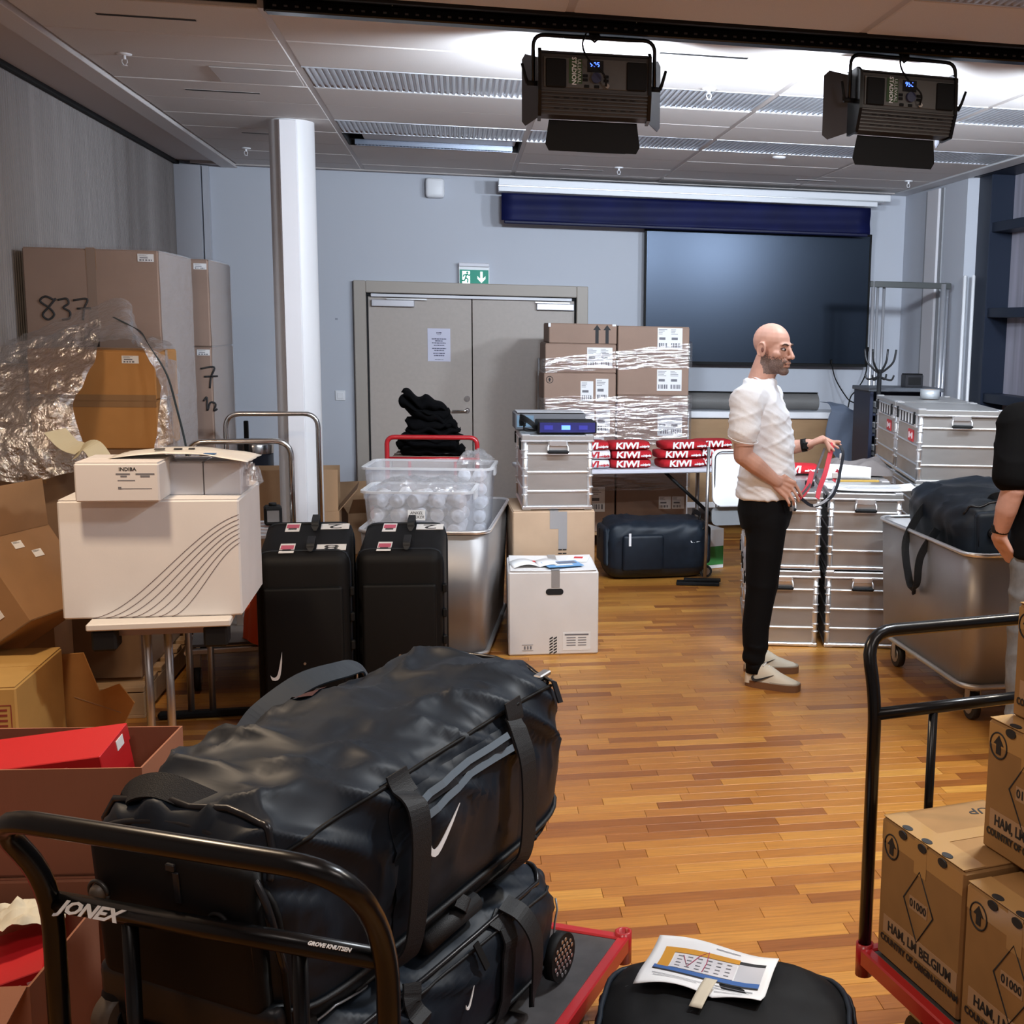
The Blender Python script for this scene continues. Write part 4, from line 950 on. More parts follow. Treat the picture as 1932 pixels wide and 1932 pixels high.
def duffel(label, loc, rz, L, W, H, seed, group=None, rx=0, ry=0, logo=.10, simple=False, wr=1.0):
    t = thing('duffel_bag', label, 'bag', loc, rz, group, rx, ry); D = Duf(L, W, H, seed, wr=wr)
    D.body('bag_body', M_NYLON, t, 40 if simple else 84, 56 if simple else 96)
    obj('base_panel', D.patch(-.93, .93, -158, -22, .003, .0, 30, 26), M_BASE, t)
    obj('main_zip', G().tube(D.line([(-.86, 150), (-.93, 120), (-.93, 60), (-.8, 40), (.8, 40), (.93, 60)], .004), .006, 6), M_ZIP, t)
    obj('side_seam', G().tube(D.line([(-.97, 26), (-.4, 30), (.4, 30), (.97, 26)], .003, 10), .0035, 5), M_WEB, t)
    obj('base_seam', G().tube(D.line([(-.97, -20), (.97, -20)], .004, 22), .005, 5), M_WEB, t)
    for tt in (-.33, .33):
        obj('strap', D.ribbon([(tt, -60), (tt, -20), (tt*1.05, 10), (tt*1.1, 30), (tt*1.0, 42)], .024, .0022, .010, 8), M_WEB, t)
    for s in (-1, 1): end_pocket(D, 'end_pocket', t, s, M_NYLON, W*.76, H*.66, H*.56, .028)
    obj('haul_handle', G().tube(smooth_path([(-.10, -L*.42, H*.98), (-.07, -L*.44, H*1.06), (.07, -L*.44, H*1.06), (.10, -L*.42, H*.98)], 5), 1, flat=(.018, .002, (0, 1, .2))), M_WEB, t)
    for s in (-1, 1): wheel(t, (s*(W/2-.05), -L/2+.015, .045), .045, .03)
    if logo: swoosh(logo, M_LOGO, t, face_m(D.P(.02, R(0), .008), (1, 0, .15), (.1, .45, 1)))
    return t, D

# ================================================================ case A, cartons, white box
tall = carton('tall brown carton with grey tape carrying the aluminium case and receivers', (.515, 7.34, 0), R(2), (.475, .56, .712), K('kraft_light', (.47, .33, .22), .85, var=.06, vscale=5), seam='y', tmat=M_TAPEG)
obj('tape', G().box((.05, -.2808, .60), (.05, .0012, .22)), M_TAPEG, tall)
g = G()
for k in range(4):
    for q in range(2): g.box((.035+q*.026, -.2815, .42+k*.022), (.022, .0008, .006), M=None)
tag(obj('hazard_print', g, M_INK, tall), kind='stuff')
alu_case('single aluminium case standing on the tall brown carton', (.54, 7.36, .7195), R(1), (.415, .60, .44))
for (lb, x, y, w, d, h, z, kind) in (('black receiver box with glowing blue front on the single aluminium case', .60, 7.20, .34, .20, .07, 1.1605, 1), ('flat grey laptop shaped unit behind the blue lit receiver', .52, 7.46, .42, .22, .10, 1.1605, 0)):
    t = thing('receiver_unit', lb, 'electronics', (x, y, z), R(2))
    obj('unit_body', G().box((0, 0, h/2), (w, d, h), .006), M_BLACKM if kind else K('unit_grey', (.10, .10, .11), .45), t)
    if kind:
        obj('front_panel', G().box((0, -d/2-.002, h*.5), (w*.94, .004, h*.8)), K('panel_blue', (.02, .02, .08), .3, emit=(.05, .06, .9), estr=.05), t)
        for k in range(3): obj('indicator', G().box((-.11+k*.1, -d/2-.005, h*.5), (.05, .002, h*.35)), M_BLUE if k == 1 else K('panel_dim', (.03, .03, .15), .3, emit=(.05, .06, .9), estr=.2), t)
    else:
        obj('lid_plate', G().box((0, -.02, h+.004), (w*.95, d*.9, .006), .002), K('unit_lid', (.30, .30, .31), .35), t); obj('side_panel', G().box((-.15, -d/2-.002, h*.5), (.10, .004, h*.7)), K('unit_blue', (.10, .16, .22), .4), t)
t = thing('cable_tangle', 'tangle of black cables beside the receiver on the aluminium case', 'cables', (.39, 7.20, 1.1605))
for k in range(4): obj('cord', G().tube(smooth_path([(-.05+.01*k, .08, .03), (-.05, .0, .07+.01*k), (.0+.01*k, -.05, .05), (.03, -.03+.01*k, .012), (-.03, -.01, .012+.004*k), (-.02, .05, .05)], 6), .005, 6), M_BLACKM, t)
wb_ = thing('white_carton', 'white shipping carton with black hand hole and brochures on top', 'box', (.488, 6.76, 0), R(-1))
WB = (.485, .46, .462)
obj('carton_body', G().box((0, 0, WB[2]/2), WB, .008), M_WCART, wb_)
for s in (-1, 1): obj('flap', G().box((s*WB[0]/4, 0, WB[2]+.002), (WB[0]/2-.006, WB[1]-.006, .004), .001, M=xf((0, 0, 0), 0, R(-1.0*s), 0)), M_WCART, wb_)
obj('tape', G().box((.01, 0, WB[2]+.0078), (.045, WB[1], .0012)).box((.01, -.231, .42), (.045, .0012, .09)), M_TAPEG, wb_)
obj('hand_hole', G().prism(rrect(.095, .034, .016), -.002, .001, M=face_m((.005, -.2305, .352), (0, -1, 0))), M_VOID, wb_)
g = G()
for k in range(6): g.prism([(-.022, -.004), (-.004, .006), (-.004, .014), (-.022, .004)], -.0004, .0008, M=face_m((0, -.2305, .01+k*.016), (0, -1, 0))); g.prism([(.0, -.004), (.018, .006), (.018, .014), (.0, .004)], -.0004, .0008, M=face_m((0, -.2305, .01+k*.016), (0, -1, 0)))
tag(obj('hazard_print', g, M_INK, wb_), kind='stuff')
lb = obj('shipping_label', G().box((.125, -.2308, .075), (.15, .0012, .10)), M_PAPER, wb_)
g = G().box((.125, -.2318, .112), (.13, .0008, .008))
for k in range(4): g.box((.095, -.2318, .095-.014*k), (.05, .0008, .005)); g.box((.155, -.2318, .095-.014*k), (.045, .0008, .005))
tag(obj('label_print', g, M_INKG, lb), kind='stuff')
g = G().box((-.14, -.2312, .06), (.06, .0008, .002)).box((-.14, -.2312, .028), (.06, .0008, .002))
for k in range(3): g.box((-.155+.016*k, -.2312, .044), (.008, .0008, .018))
tag(obj('icon_print', g, M_INKG, wb_), kind='stuff')
zb = WB[2]+.0095
t = thing('open_brochure', 'open white brochure with red squares on the white carton', 'brochure', (.40, 6.70, zb), R(8)); obj('page', G().sheet(lambda u, v: (-.14+.14*u, -.09+.18*v, .002+.018*math.sin(u*3.0)), 10, 2, thick=.001).sheet(lambda u, v: (.14*u, -.09+.18*v, .002+.012*math.sin(u*3.1)), 10, 2, thick=.001), M_PAPER, t)
obj('red_picture', G().box((-.02, .05, .008), (.05, .04, .001)), M_REDL, t)
t = thing('blue_leaflet', 'blue and grey leaflet on the front edge of the white carton', 'leaflet', (.54, 6.66, zb+.006), R(14)); obj('page', G().box((0, 0, .002), (.20, .15, .003)), K('leaflet_blue', (.12, .33, .62), .4), t); obj('picture', G().box((.02, .03, .0042), (.13, .06, .001)), K('leaflet_grey', (.12, .14, .20), .5), t); obj('picture', G().box((.0, -.03, .0042), (.10, .03, .001)), M_PAPER, t)
t = thing('small_leaflet', 'small white leaflet with red logo square on the white carton', 'leaflet', (.64, 6.83, zb), R(-12)); obj('page', G().box((0, 0, .0015), (.12, .16, .003)), M_PAPER, t); obj('red_picture', G().box((0, .04, .0035), (.05, .05, .001)), M_REDL, t)

# ================================================================ aluminium bins on wheels
def bin_trolley(label, loc, rz, W, D, z0, z1, casters=True, r=.09):
    t = thing('metal_bin_trolley', label, 'trolley', loc, rz)
    g = G(); vs = []; n = 6; ring = []
    def rr(w, d, rad): 
        out = []
        for cx, cy, a in ((w/2-rad, d/2-rad, 0), (-w/2+rad, d/2-rad, 90), (-w/2+rad, -d/2+rad, 180), (w/2-rad, -d/2+rad, 270)):
            for k in range(n+1): out.append((cx+rad*math.cos(R(a+90*k/n)), cy+rad*math.sin(R(a+90*k/n))))
        return out
    O0, O1, I1, I0 = rr(W-.05, D-.05, r), rr(W, D, r), rr(W-.012, D-.012, r), rr(W-.062, D-.062, r); m = len(O0)
    vs = [(x, y, z0) for x, y in O0]+[(x, y, z1) for x, y in O1]+[(x, y, z1) for x, y in I1]+[(x, y, z0+.02) for x, y in I0]
    fs = [(q*m+i, q*m+(i+1) % m, (q+1)*m+(i+1) % m, (q+1)*m+i) for q in range(3) for i in range(m)]+[tuple(range(m))[::-1], tuple(3*m+i for i in range(m))]
    g.add(vs, fs, 0, False); g.s = [True if i < 3*m else False for i in range(len(g.f))]
    obj('bin_shell', g, K('bin_aluminium', (.36, .345, .34), .46, .7, var=.06, vscale=3), t)
    obj('bin_rim', G().tube([(x, y, z1) for x, y in rr(W+.004, D+.004, r)], .011, 8, closed=True), M_ALUB, t)
    obj('base_rail', G().tube([(x, y, z0+.01) for x, y in rr(W-.035, D-.035, r)], .014, 6, closed=True), M_ALU, t)
    for sx in (-1, 1):
        for sy in (-1, 1):
            x, y = sx*(W/2-.11), sy*(D/2-.12)
            if z0 > .1:
                f = obj('caster_fork', G().box((x, y, z0-.02), (.06, .07, .012)).box((x-.028, y+.01, z0-.07), (.004, .045, .10)).box((x+.028, y+.01, z0-.07), (.004, .045, .10)), M_STEEL, t)
                wheel(f, (x, y+.015, .066), .065, .034)
            else: wheel(t, (x, y, .03), .03, .03)
    return t
binM = bin_trolley('silver metal bin trolley filled with clear plastic storage boxes', (-.12, 7.02, 0), R(-7), .66, 1.28, .045, .71)
binR = bin_trolley('silver metal bin trolley on casters with a black duffel on top', (2.525, 5.63, 0), R(2), .64, 1.15, .175, .80)
inner = carton('plain brown carton inside the metal bin under the clear boxes', (-.13, 6.99, .0665), R(-7), (.54, 1.10, .48), M_KRAFT)
M_CLEAR = film_mat('clear_plastic', haze=.22, gloss=.07, tint=(.93, .94, .97), rough=.08, bscale=3, bump=.1)
def clear_box(label, loc, rz, w, d, h, lid=False):
    t = thing('clear_storage_box', label, 'storage box', loc, rz); n = 4
    def rr(ww, dd): return rrect(ww, dd, .05, n)
    a, b, c, e = rr(w-.06, d-.06), rr(w-.015, d-.015), rr(w-.019, d-.019), rr(w-.064, d-.064); m = len(a)
    vs = [(x, y, .0) for x, y in a]+[(x, y, h) for x, y in b]+[(x, y, h) for x, y in c]+[(x, y, .004) for x, y in e]
    fs = [(q*m+i, q*m+(i+1) % m, (q+1)*m+(i+1) % m, (q+1)*m+i) for q in range(3) for i in range(m)]+[tuple(range(m))[::-1], tuple(3*m+i for i in range(m))]
    obj('box_shell', G().add(vs, fs, 0, False), M_CLEAR, t)
    M2 = MATS.get('clear_rim') or film_mat('clear_rim', haze=.45, gloss=.12, rough=.1, bump=.0)
    obj('box_rim', G().tube([(x, y, h) for x, y in rr(w, d)], 1, closed=True, flat=(.010, .006)), M2, t)
    for sx in (-1, 1): obj('clip_handle', G().box((sx*(w/2+.004), 0, h-.03), (.016, .12, .05), .004), M2, t)
    return t
cb2 = clear_box('larger clear storage box at the back of the metal bin', (-.17, 7.30, .553), R(-6), .72, .46, .405)
cb1 = clear_box('smaller clear storage box marked ankel sokker, packed with bandage rolls', (-.215, 6.79, .553), R(-6), .575, .40, .335)
c1 = obj('paper_label', G().box((0, -.1995, .215), (.09, .0015, .055)).box((.005, -.197, .150), (.075, .0015, .045)), M_PAPER, cb1)
for s_, z in (('ANKEL', .227), ('SOKKER', .205), ('46-50', .150)): text(s_, .022, M_INK, c1, face_m((.0, -.2006 if z > .18 else -.1982, z), (0, -1, 0)), 'handwriting', .0003, shear=.2)
M_ROLLW = K('bandage_white', (.78, .78, .80), .8, bump=.3, bscale=120)
pr = G().lathe([(.001, .05), (.014, .05), (.016, .046), (.032, .05), (.037, .046), (.037, -.046), (.032, -.05), (.016, -.046), (.014, -.05), (.001, -.05)], 14).mesh('bandage_roll')
mr = random.Random(5); cnt = 0
MR = Matrix.Rotation(R(-6), 4, 'Z')
for lay in range(4):
    for ix in range(5):
        for iy in range(2 if lay < 3 else 3):
            x, y, z = -.205+ix*.102+mr.uniform(-.01, .01), -.105+iy*.115+mr.uniform(-.01, .01), .045+lay*.078
            if lay == 3: y = -.11+iy*.09
            v = MR @ Vector((x, y, 0)); ori = mr.choice((0, 1, 1))
            M = Matrix.Translation((v.x-.215, v.y+6.79, .557+z)) @ Euler((R(90) if ori else R(mr.uniform(50, 120)), R(mr.uniform(-25, 25)), R(-6+mr.uniform(-40, 40)))).to_matrix().to_4x4()
            o = mobj('bandage_roll', pr, M_ROLLW, None, M); tag(o, 'white rolled bandage in the smaller clear storage box', 'bandage roll', 'bandage rolls in the smaller clear box'); cnt += 1
for lay in range(5):
    for ix in range(2):
        x, y, z = .20+ix*.09+mr.uniform(-.008, .008), -.13+mr.uniform(-.01, .01), .045+lay*.078; v = MR @ Vector((x, y, 0))
        M = Matrix.Translation((v.x-.17, v.y+7.30, .557+z)) @ Euler((R(90), 0, R(mr.uniform(-40, 40)))).to_matrix().to_4x4()
        tag(mobj('bandage_roll', pr, M_ROLLW, None, M), 'white rolled bandage at the right end of the larger clear box', 'bandage roll', 'bandage rolls in the larger clear box')
M_BAGF = film_mat('bag_film', haze=.16, gloss=.28, rough=.12, bscale=16, bump=1.0)
def crumple(label, loc, rz, w, d, h, seed, name='plastic_bag', nu=40, nv=30):
    t = thing(name, label, 'plastic bag', loc, rz)
    obj('film', G().sheet(lambda u, v: ((u-.5)*w*(1+.1*nz(v*4, seed, 0)), (v-.5)*d*(1+.1*nz(u*4, seed, 2)), h*(.25+max(0, (1-(2*u-1)**4)*(1-(2*v-1)**4))*(.55+.5*nz(u*4+seed, v*4, 1)+.35*abs(nz(u*11, v*11, seed))))), nu, nv), M_BAGF, t)
    return t
crumple('crumpled clear plastic bag over the bandage rolls', (-.20, 6.80, .875), R(-6), .50, .34, .075, 2.2)
crumple('crumpled clear plastic bag at the right end of the larger box', (.08, 7.30, .955), R(-6), .20, .34, .09, 6.1)

# ================================================================ standing black suitcases
def suitcase(label, loc, rz, w, d, h, num, tagcol, logo=True):
    t = thing('wheeled_suitcase', label, 'suitcase', loc, rz, 'upright black equipment suitcases')
    obj('case_shell', G().rbox((0, 0, h/2+.03), (w, d, h-.03), .055, 4, sub=3), M_NYLOND, t)
    for y in (-d/2+.06, d/2-.06):
        P = round_path([(-w/2-.001, y, .12), (-w/2-.001, y, h-.0), (w/2+.001, y, h-.0), (w/2+.001, y, .12)], .06, 4); obj('piping', G().tube([(p.x, p.y, p.z+(.015 if p.z > h-.03 else 0)) for p in P], .006, 6), M_NYLON, t)
    zt_ = h+.0205
    obj('front_panel', G().rbox((0, -d/2-.004, h*.46), (w*.86, .03, h*.72), .014, 3), M_NYLOND, t)
    g = G().tube(round_path([(.03, -d/2+.05, zt_), (.03, -d/2+.05, zt_+.028), (.03, -d/2+.15, zt_+.028), (.03, -d/2+.15, zt_)], .015), 1, flat=(.016, .006, (0, 0, 1))); obj('carry_handle', g, M_WEB, t)
    g = G().tube(round_path([(.03, d/2-.17, zt_), (.03, d/2-.17, zt_+.03), (.03, d/2-.06, zt_+.03), (.03, d/2-.06, zt_)], .015), 1, flat=(.016, .006, (0, 0, 1))); obj('carry_handle', g, M_WEB, t)
    for yy in (-d/2+.09, d/2-.12):
        l = obj('flight_tag', G().box((-.07, yy, zt_-.004), (.062, .12, .002), M=None), M_PAPER, t)
        g = G().box((-.07, yy+.01, zt_-.0025), (.054, .05, .001)); obj('tag_stripe', g, K('tag_pink', (.55, .10, .16), .5), l)
        g = G()
        for k in range(3): g.box((-.07, yy-.02-.008*k, zt_-.0025), (.036, .004, .001))
        tag(obj('tag_print', g, M_INK, l), kind='stuff')
        if num and (num != '12' or yy > 0):
            n = obj('number_tag', G().box((.115, yy+.005, zt_-.004), (.125, .075, .002)), M_PAPER, t); text('8' if num == '83' and yy < 0 else '2', .085, M_INK, n, xf((.115, yy+.005, zt_-.0025), 0, 0, R(180)), 'tag_number', .0004, xs=1.7)
    for sx in (-1, 1):
        wheel(t, (sx*(w/2-.06), d/2-.05, .035), .035, .03); obj('foot', G().cyl((sx*(w/2-.05), -d/2+.06, 0), (sx*(w/2-.05), -d/2+.06, .05), .018, 10), M_BLACKM, t)
        obj('rivet', G().cyl((0 if sx < 0 else .02, -d/2-.016, .30), (0 if sx < 0 else .02, -d/2-.022, .30), .006, 8), M_STEEL, t) if sx < 0 else None
    for k in range(3): obj('side_buckle', G().box((w/2+.008, -d/2+.05, h*(.45+.16*k)), (.018, .03, .04), .004), M_BLACKM, t)
    if logo: swoosh(.13, M_LOGO, t, face_m((-w*.27, -d/2-.0215, h*.36), (0, -1, 0), (-.85, 0, .5)))
    bpy.context.view_layer.update()
    for c in t.children_recursive:
        for v in c.data.vertices: v.co.z += .15*v.co.y*max(0, v.co.z/h-.6)*2.5
    return t
suitcase('upright black suitcase with white number tags, the left of two', (-.685, 5.68, 0), R(2), .385, .50, .80, '83', 1)
suitcase('upright black suitcase in front of the metal bin, the right of two', (-.268, 5.76, 0), R(-2), .375, .48, .785, '12', 0, False)

# ================================================================ red cart with black clothes
def platform_cart(label, loc, rz, W, L, zp, hh, frame_m, handle_m, deck_m, mid=.5, tilt=0, tubes=.0165, cat='cart', uprights=2, wheels=.06):
    """platform centred at loc, handle at -y end"""
    t = thing('platform_cart', label, cat, loc, rz)
    obj('deck', G().box((0, 0, zp-.012), (W-.03, L-.03, .02), .002), deck_m, t)
    g = G().box((0, -L/2, zp-.02), (W, .03, .045), .004).box((0, L/2, zp-.02), (W, .03, .045), .004).box((-W/2, 0, zp-.02), (.03, L, .045), .004).box((W/2, 0, zp-.02), (.03, L, .045), .004)
    fr_ = obj('deck_frame', g, frame_m, t)
    for sx in (-1, 1):
        for sy in (-1, 1): 
            x, y = sx*(W/2-.005), sy*(L/2+.012); obj('socket', G().lathe([(.015, -.055), (.022, -.055), (.022, .03), (.015, .03), (.015, -.055)], 16, M=Matrix.Translation((x, y, zp-.02))), frame_m, t)
    y = -L/2-.012; x = W/2-.005; zb = zp+(hh-zp)*mid; tx = tilt
    P = round_path([(-x, y, zp-.05), (-x, y, zb+.04), (-x, y-tx, hh), (x, y-tx, hh), (x, y, zb+.04), (x, y, zp-.05)], .10, 6)
    hd = obj('handle_tube', G().tube(P, tubes, 12), handle_m, t)
    obj('handle_crossbar', G().cyl((-x, y, zb), (x, y, zb), tubes*.95, 12), handle_m, t)
    for k in range(uprights):
        xx = -W/4+k*W/2 if uprights == 2 else 0
        obj('handle_upright', G().cyl((xx, y, zp), (xx, y, zb), tubes*.7, 10), handle_m, t)
    for sx in (-1, 1):
        for sy in (-1, 1):
            xw, yw = sx*(W/2-.09), sy*(L/2-.14); f = obj('caster_fork', G().box((xw, yw, zp-.05), (.07, .08, .02)).box((xw-.026, yw, zp-.085), (.004, .05, .08)).box((xw+.026, yw, zp-.085), (.004, .05, .08)), M_STEEL, t); wheel(f, (xw, yw, wheels), wheels, .035, spoke=False)
    return t
platform_cart('red tubed platform cart with a heap of black clothes, in front of the door', (-.17, 9.16, 0), R(-3), .62, 1.0, .20, .995, M_RED, M_RED, M_BLACKM, .81, 0)
carton('brown carton on the red cart under the black clothes', (-.22, 9.02, .2005), R(-3), (.50, .42, .64), M_KRAFTG)
M_BCLOTH = K('black_cotton', (.0025, .0025, .003), .95, spec=.08)
cl = thing('black_clothes_heap', 'heap of folded black clothes on the red cart', 'clothes', (-.22, 9.0, .845), R(-3))
for k in range(8):
    w = .47-.022*k; z = .048*k; cr = random.Random(k+20); ox = cr.uniform(-.025, .025)+(-.04 if k > 5 else 0); dr = cr.uniform(-.35, .35)
    def fz(u, v, k=k, w=w, z=z, ox=ox, dr=dr):
        a = 2*math.pi*v; t_ = -1+2*u; q = (1-abs(t_)**5)**.2 if abs(t_) < 1 else 0
        x, y = t_*w/2*(1+.12*nz(v*3, k*2, 1)), .19*q*math.copysign(abs(math.cos(a))**.6, math.cos(a))*(1+.25*nz(t_*2, k*5, v*2))
        return (ox+x*math.cos(dr)-y*math.sin(dr)*.5, y, z+.03+.036*q*math.sin(a)+.045*nz(t_*2.2, k*3, v*2)+(.085*max(0, -t_-.1)-.04*max(0, t_) if k > 4 else 0))
    obj('garment', G().sheet(fz, 20, 16), M_BCLOTH, cl)

# ================================================================ floor bag behind, duffel in right bin
duffel('black duffel bag on the floor in front of the towel table', (1.36, 8.66, .0), R(94), .74, .40, .42, 4.1, 'black duffel bags', simple=True, logo=0)
b_ = [o for o in COL.objects if o.name.startswith('duffel_bag')][-1]
swoosh(.07, M_LOGO, b_, face_m((-.205, -.26, .27), (-1, 0, 0), (0, -.3, 1)))
obj('side_pocket', G().rbox((-.20, .12, .20), (.05, .30, .26), .024, 3), M_NYLON, b_)
obj('white_strip', G().box((-.228, .22, .30), (.004, .016, .09), M=Matrix.Rotation(0, 4, 'X')), M_LOGO, b_)
t = thing('green_carton', 'small white and green carton behind the floor duffel', 'box', (1.80, 8.95, 0), R(20)); obj('carton_body', G().box((0, 0, .15), (.18, .25, .30), .004), M_PAPER, t); obj('green_print', G().box((0, -.126, .10), (.17, .002, .14)), K('print_green', (.05, .25, .06), .5), t)
t = thing('flat_black_case', 'flat black folded stand lying beside the floor duffel', 'case', (1.62, 8.28, 0), R(-12)); obj('case_half', G().box((0, 0, .012), (.30, .10, .022), .004), M_BLACKM, t); obj('case_half', G().box((.03, .02, .032), (.26, .06, .016), .003), M_BLACKM, t)
duffel('black duffel bag lying across the right metal bin', (2.55, 5.66, .66), R(-3), .86, .50, .36, 8.4, 'black duffel bags', simple=True, logo=0, ry=R(-3), wr=1.5)
b_ = [o for o in COL.objects if o.name.startswith('duffel_bag')][-1]
obj('grey_bumper', G().ell((-.11, -.465, .22), (.035, .03, .03), 12, 8), M_BLACK, b_)
obj('hanging_strap', G().tube(smooth_path([(-.23, .10, .30), (-.30, .09, .22), (-.37, .06, .10), (-.375, .0, -.06), (-.37, -.06, -.12), (-.37, -.12, -.07), (-.36, -.15, .07), (-.28, -.16, .2)], 6), 1, flat=(.022, .002, (.35, -1, .1))), M_WEB, b_)
swoosh(.05, M_LOGO, b_, face_m((-.255, .02, .21), (-1, 0, 0), (0, -.3, 1)))
inr = carton('brown carton inside the right metal bin under the black duffel', (2.525, 5.63, .1965), R(2), (.50, 1.0, .46), M_KRAFT)
# ================================================================ near cart with the two large duffels
AZ = R(27); CU = Vector((math.sin(AZ), math.cos(AZ), 0)); CV = Vector((math.cos(AZ), -math.sin(AZ), 0)); CF = Vector((.411, 2.964, 0))
cc = CF-CV*.345-CU*.58
M_DECK = K('deck_plywood_black', (.055, .052, .055), .55, var=.25, vscale=14)
cart1 = platform_cart('black handled red platform cart in the foreground carrying two large duffels', (cc.x, cc.y, 0), -AZ, .68, 1.14, .215, .955, M_RED, M_BLACK, M_DECK, .72, .125, .0195)
text('JONEX', .031, M_WHITE, cart1, face_m((-.235, -.605, .7525), (0, -.72, .7)), 'brand_print', .0008, shear=.25, xs=1.3, bold=.0012)
text('GROVE KNUTSEN', .010, M_WHITE, cart1, face_m((.24, -.602, .765), (0, -.5, .86)), 'brand_print', .0006, bold=.0004)
for x, y in ((.24, .45), (.24, -.3), (-.24, .45)): obj('deck_bolt', G().lathe([(.001, .003), (.009, .002), (.011, 0)], 12, M=Matrix.Translation((x, y, .2135))), M_CHROME, cart1)

def big_duffel():
    t = thing('duffel_bag', 'large black duffel on top of the foreground cart, white logo on its side', 'bag', (-.212, 2.612, .498), R(-34.8), 'black duffel bags', R(4.2))
    D = Duf(.98, .475, .465, 3.7, .50, 7.5, 1.6); H, L, W = D.H, D.L, D.W
    D.body('bag_body', M_NYLON, t, 130, 150)
    obj('base_panel', D.patch(-.96, .985, -160, -24, .004, .0, 44, 30), M_BASE, t)
    obj('base_seam', G().tube(D.line([(-.99, -22), (.99, -22)], .006, 40), .006, 6), M_WEB, t)
    obj('base_seam', G().tube(D.line([(-.6, -40), (-.1, -40), (.55, -40), (.75, -30), (.78, -22)], .006, 12), .004, 5), M_WEB, t)
    obj('side_seam', G().tube(D.line([(-.99, 34), (-.6, 36), (.6, 36), (.99, 34)], .003, 18), .0045, 5), M_NYLOND, t)
    obj('main_zip', G().tube(D.line([(.955, 150), (.955, 60), (.93, 44), (.86, 38)], .006, 10), .007, 6), M_ZIP, t)
    obj('main_zip', G().tube(D.line([(-.90, 160), (-.90, 60), (-.92, 40), (-.95, 24)], .006, 10), .007, 6), M_ZIP, t)
    obj('zip_pull', G().box(D.P(.90, R(46), .016), (.022, .05, .012), .003), M_STEEL, t)
    obj('zip_pull', G().tube([D.P(.90, R(44), .014), D.P(.86, R(36), .02), D.P(.84, R(22), .016)], 1, flat=(.009, .002, (1, 0, .3))), M_ZIP, t)
    # side pocket, reflective zip tapes
    obj('side_pocket', D.patch(-.42, .50, -18, 27, .002, .010, 30, 16), M_NYLON, t)
    for a in (22, 15): obj('reflective_zip_tape', D.ribbon([(-.30, a-2), (-.05, a), (.40, a)], .0075, .0012, .020, 3), M_GLOSS, t)
    obj('pocket_zip', D.ribbon([(-.32, 18), (.42, 18.5)], .007, .0012, .0155, 16), M_ZIP, t)
    obj('zip_pull', G().tube([D.P(.43, R(20), .02), D.P(.44, R(9), .026)], 1, flat=(.006, .002, (1, 0, 0))), M_STEEL, t)
    swoosh(.125, M_LOGO, t, face_m(D.P(-.19, R(4), .020), (1, 0, .12), (0, -.22, 1)))
    # straps
    for tt in (-.36, .47):
        pts = [D.P(tt+.02, R(29), .010), D.P(tt, R(20), .030), D.P(tt-.02, R(4), .046), D.P(tt-.03, R(-12), .044), D.P(tt-.05, R(-28), .030), D.P(tt-.06, R(-50), .012)]
        obj('strap', G().tube(smooth_path(pts, 7), 1, flat=(.0275, .0022, (1, 0, .35))), M_WEB, t)
        obj('strap_anchor', D.ribbon([(tt+.03, 40), (tt+.03, 26)], .030, .002, .012, 6), M_WEB, t)
    obj('strap_wrap', G().tube([D.P(-.20, R(-40), .02), D.P(.16, R(-38), .02)], [.024, .024], 12), M_WEB, t)
    obj('side_tab', G().tube(smooth_path([D.P(.02, R(-24), .008), D.P(.05, R(-28), .03), D.P(.06, R(-36), .01)], 5), 1, flat=(.016, .002, (1, 0, .3))), M_WEB, t)
    # top left carry band standing up from the far side
    pts = [D.P(-.14, R(146), .004), D.P(-.04, R(136), .022), D.P(.18, R(126), .036), D.P(.42, R(126), .040), D.P(.58, R(136), .03), D.P(.66, R(146), .004)]
    obj('carry_band', G().tube(smooth_path(pts, 6), 1, flat=(.027, .0022, (.45, 0, .9))), K('web_blue_sheen', (.02, .03, .042), .5), t)
    obj('red_stamp', D.patch(.02, .22, 108, 122, .003, 0, 4, 3), K('stamp_dark_red', (.05, .008, .01), .6), t)
    # near end : large pocket, handle, bumper, wheels
    P_ = end_pocket(D, 'end_pocket', t, -1, M_NYLOND, .385, .29, .255, .026)
    obj('end_top_lip', G().tube(smooth_path([(-.20, -L/2+.012, .30), (-.17, -L/2+.0, .395), (-.05, -L/2+.02, .425), (.10, -L/2+.02, .42), (.20, -L/2+.0, .35), (.225, -L/2+.012, .20)], 6), .007, 8), M_ZIP, t)
    obj('end_piping', G().tube(round_path([(-.215, -L/2+.02, .05), (-.215, -L/2+.02, .36), (.215, -L/2+.02, .36), (.215, -L/2+.02, .05)], .09, 6), .006, 6), M_NYLOND, t)
    obj('haul_handle', G().tube(smooth_path([(-.16, -L/2+.06, .40), (-.15, -L/2+.05, .45), (-.08, -L/2+.055, .475), (.0, -L/2+.07, .455), (.05, -L/2+.09, .425)], 6), 1, flat=(.025, .0025, (0, -.6, .8))), M_WEB, t)
    for bx in (-.155, .13): 
        b = obj('rubber_bumper', G().lathe([(.001, .018), (.010, .017), (.016, .010), (.019, 0)], 16, M=xf((bx, -L/2-.030, .29), R(90), 0, 0)), M_TAUPE if bx < 0 else M_BLACKM, P_)
        obj('bumper_ring', G().tube(arc((bx, -L/2-.034, .29), .023, 0, 2*math.pi, 20), .004, 6), K('bumper_grey', (.03, .027, .024), .4) if bx < 0 else M_BLACKM, b)
    obj('end_skirt', G().rbox((0, -L/2+.01, .075), (.43, .05, .11), .022, 3), M_BASE, t)
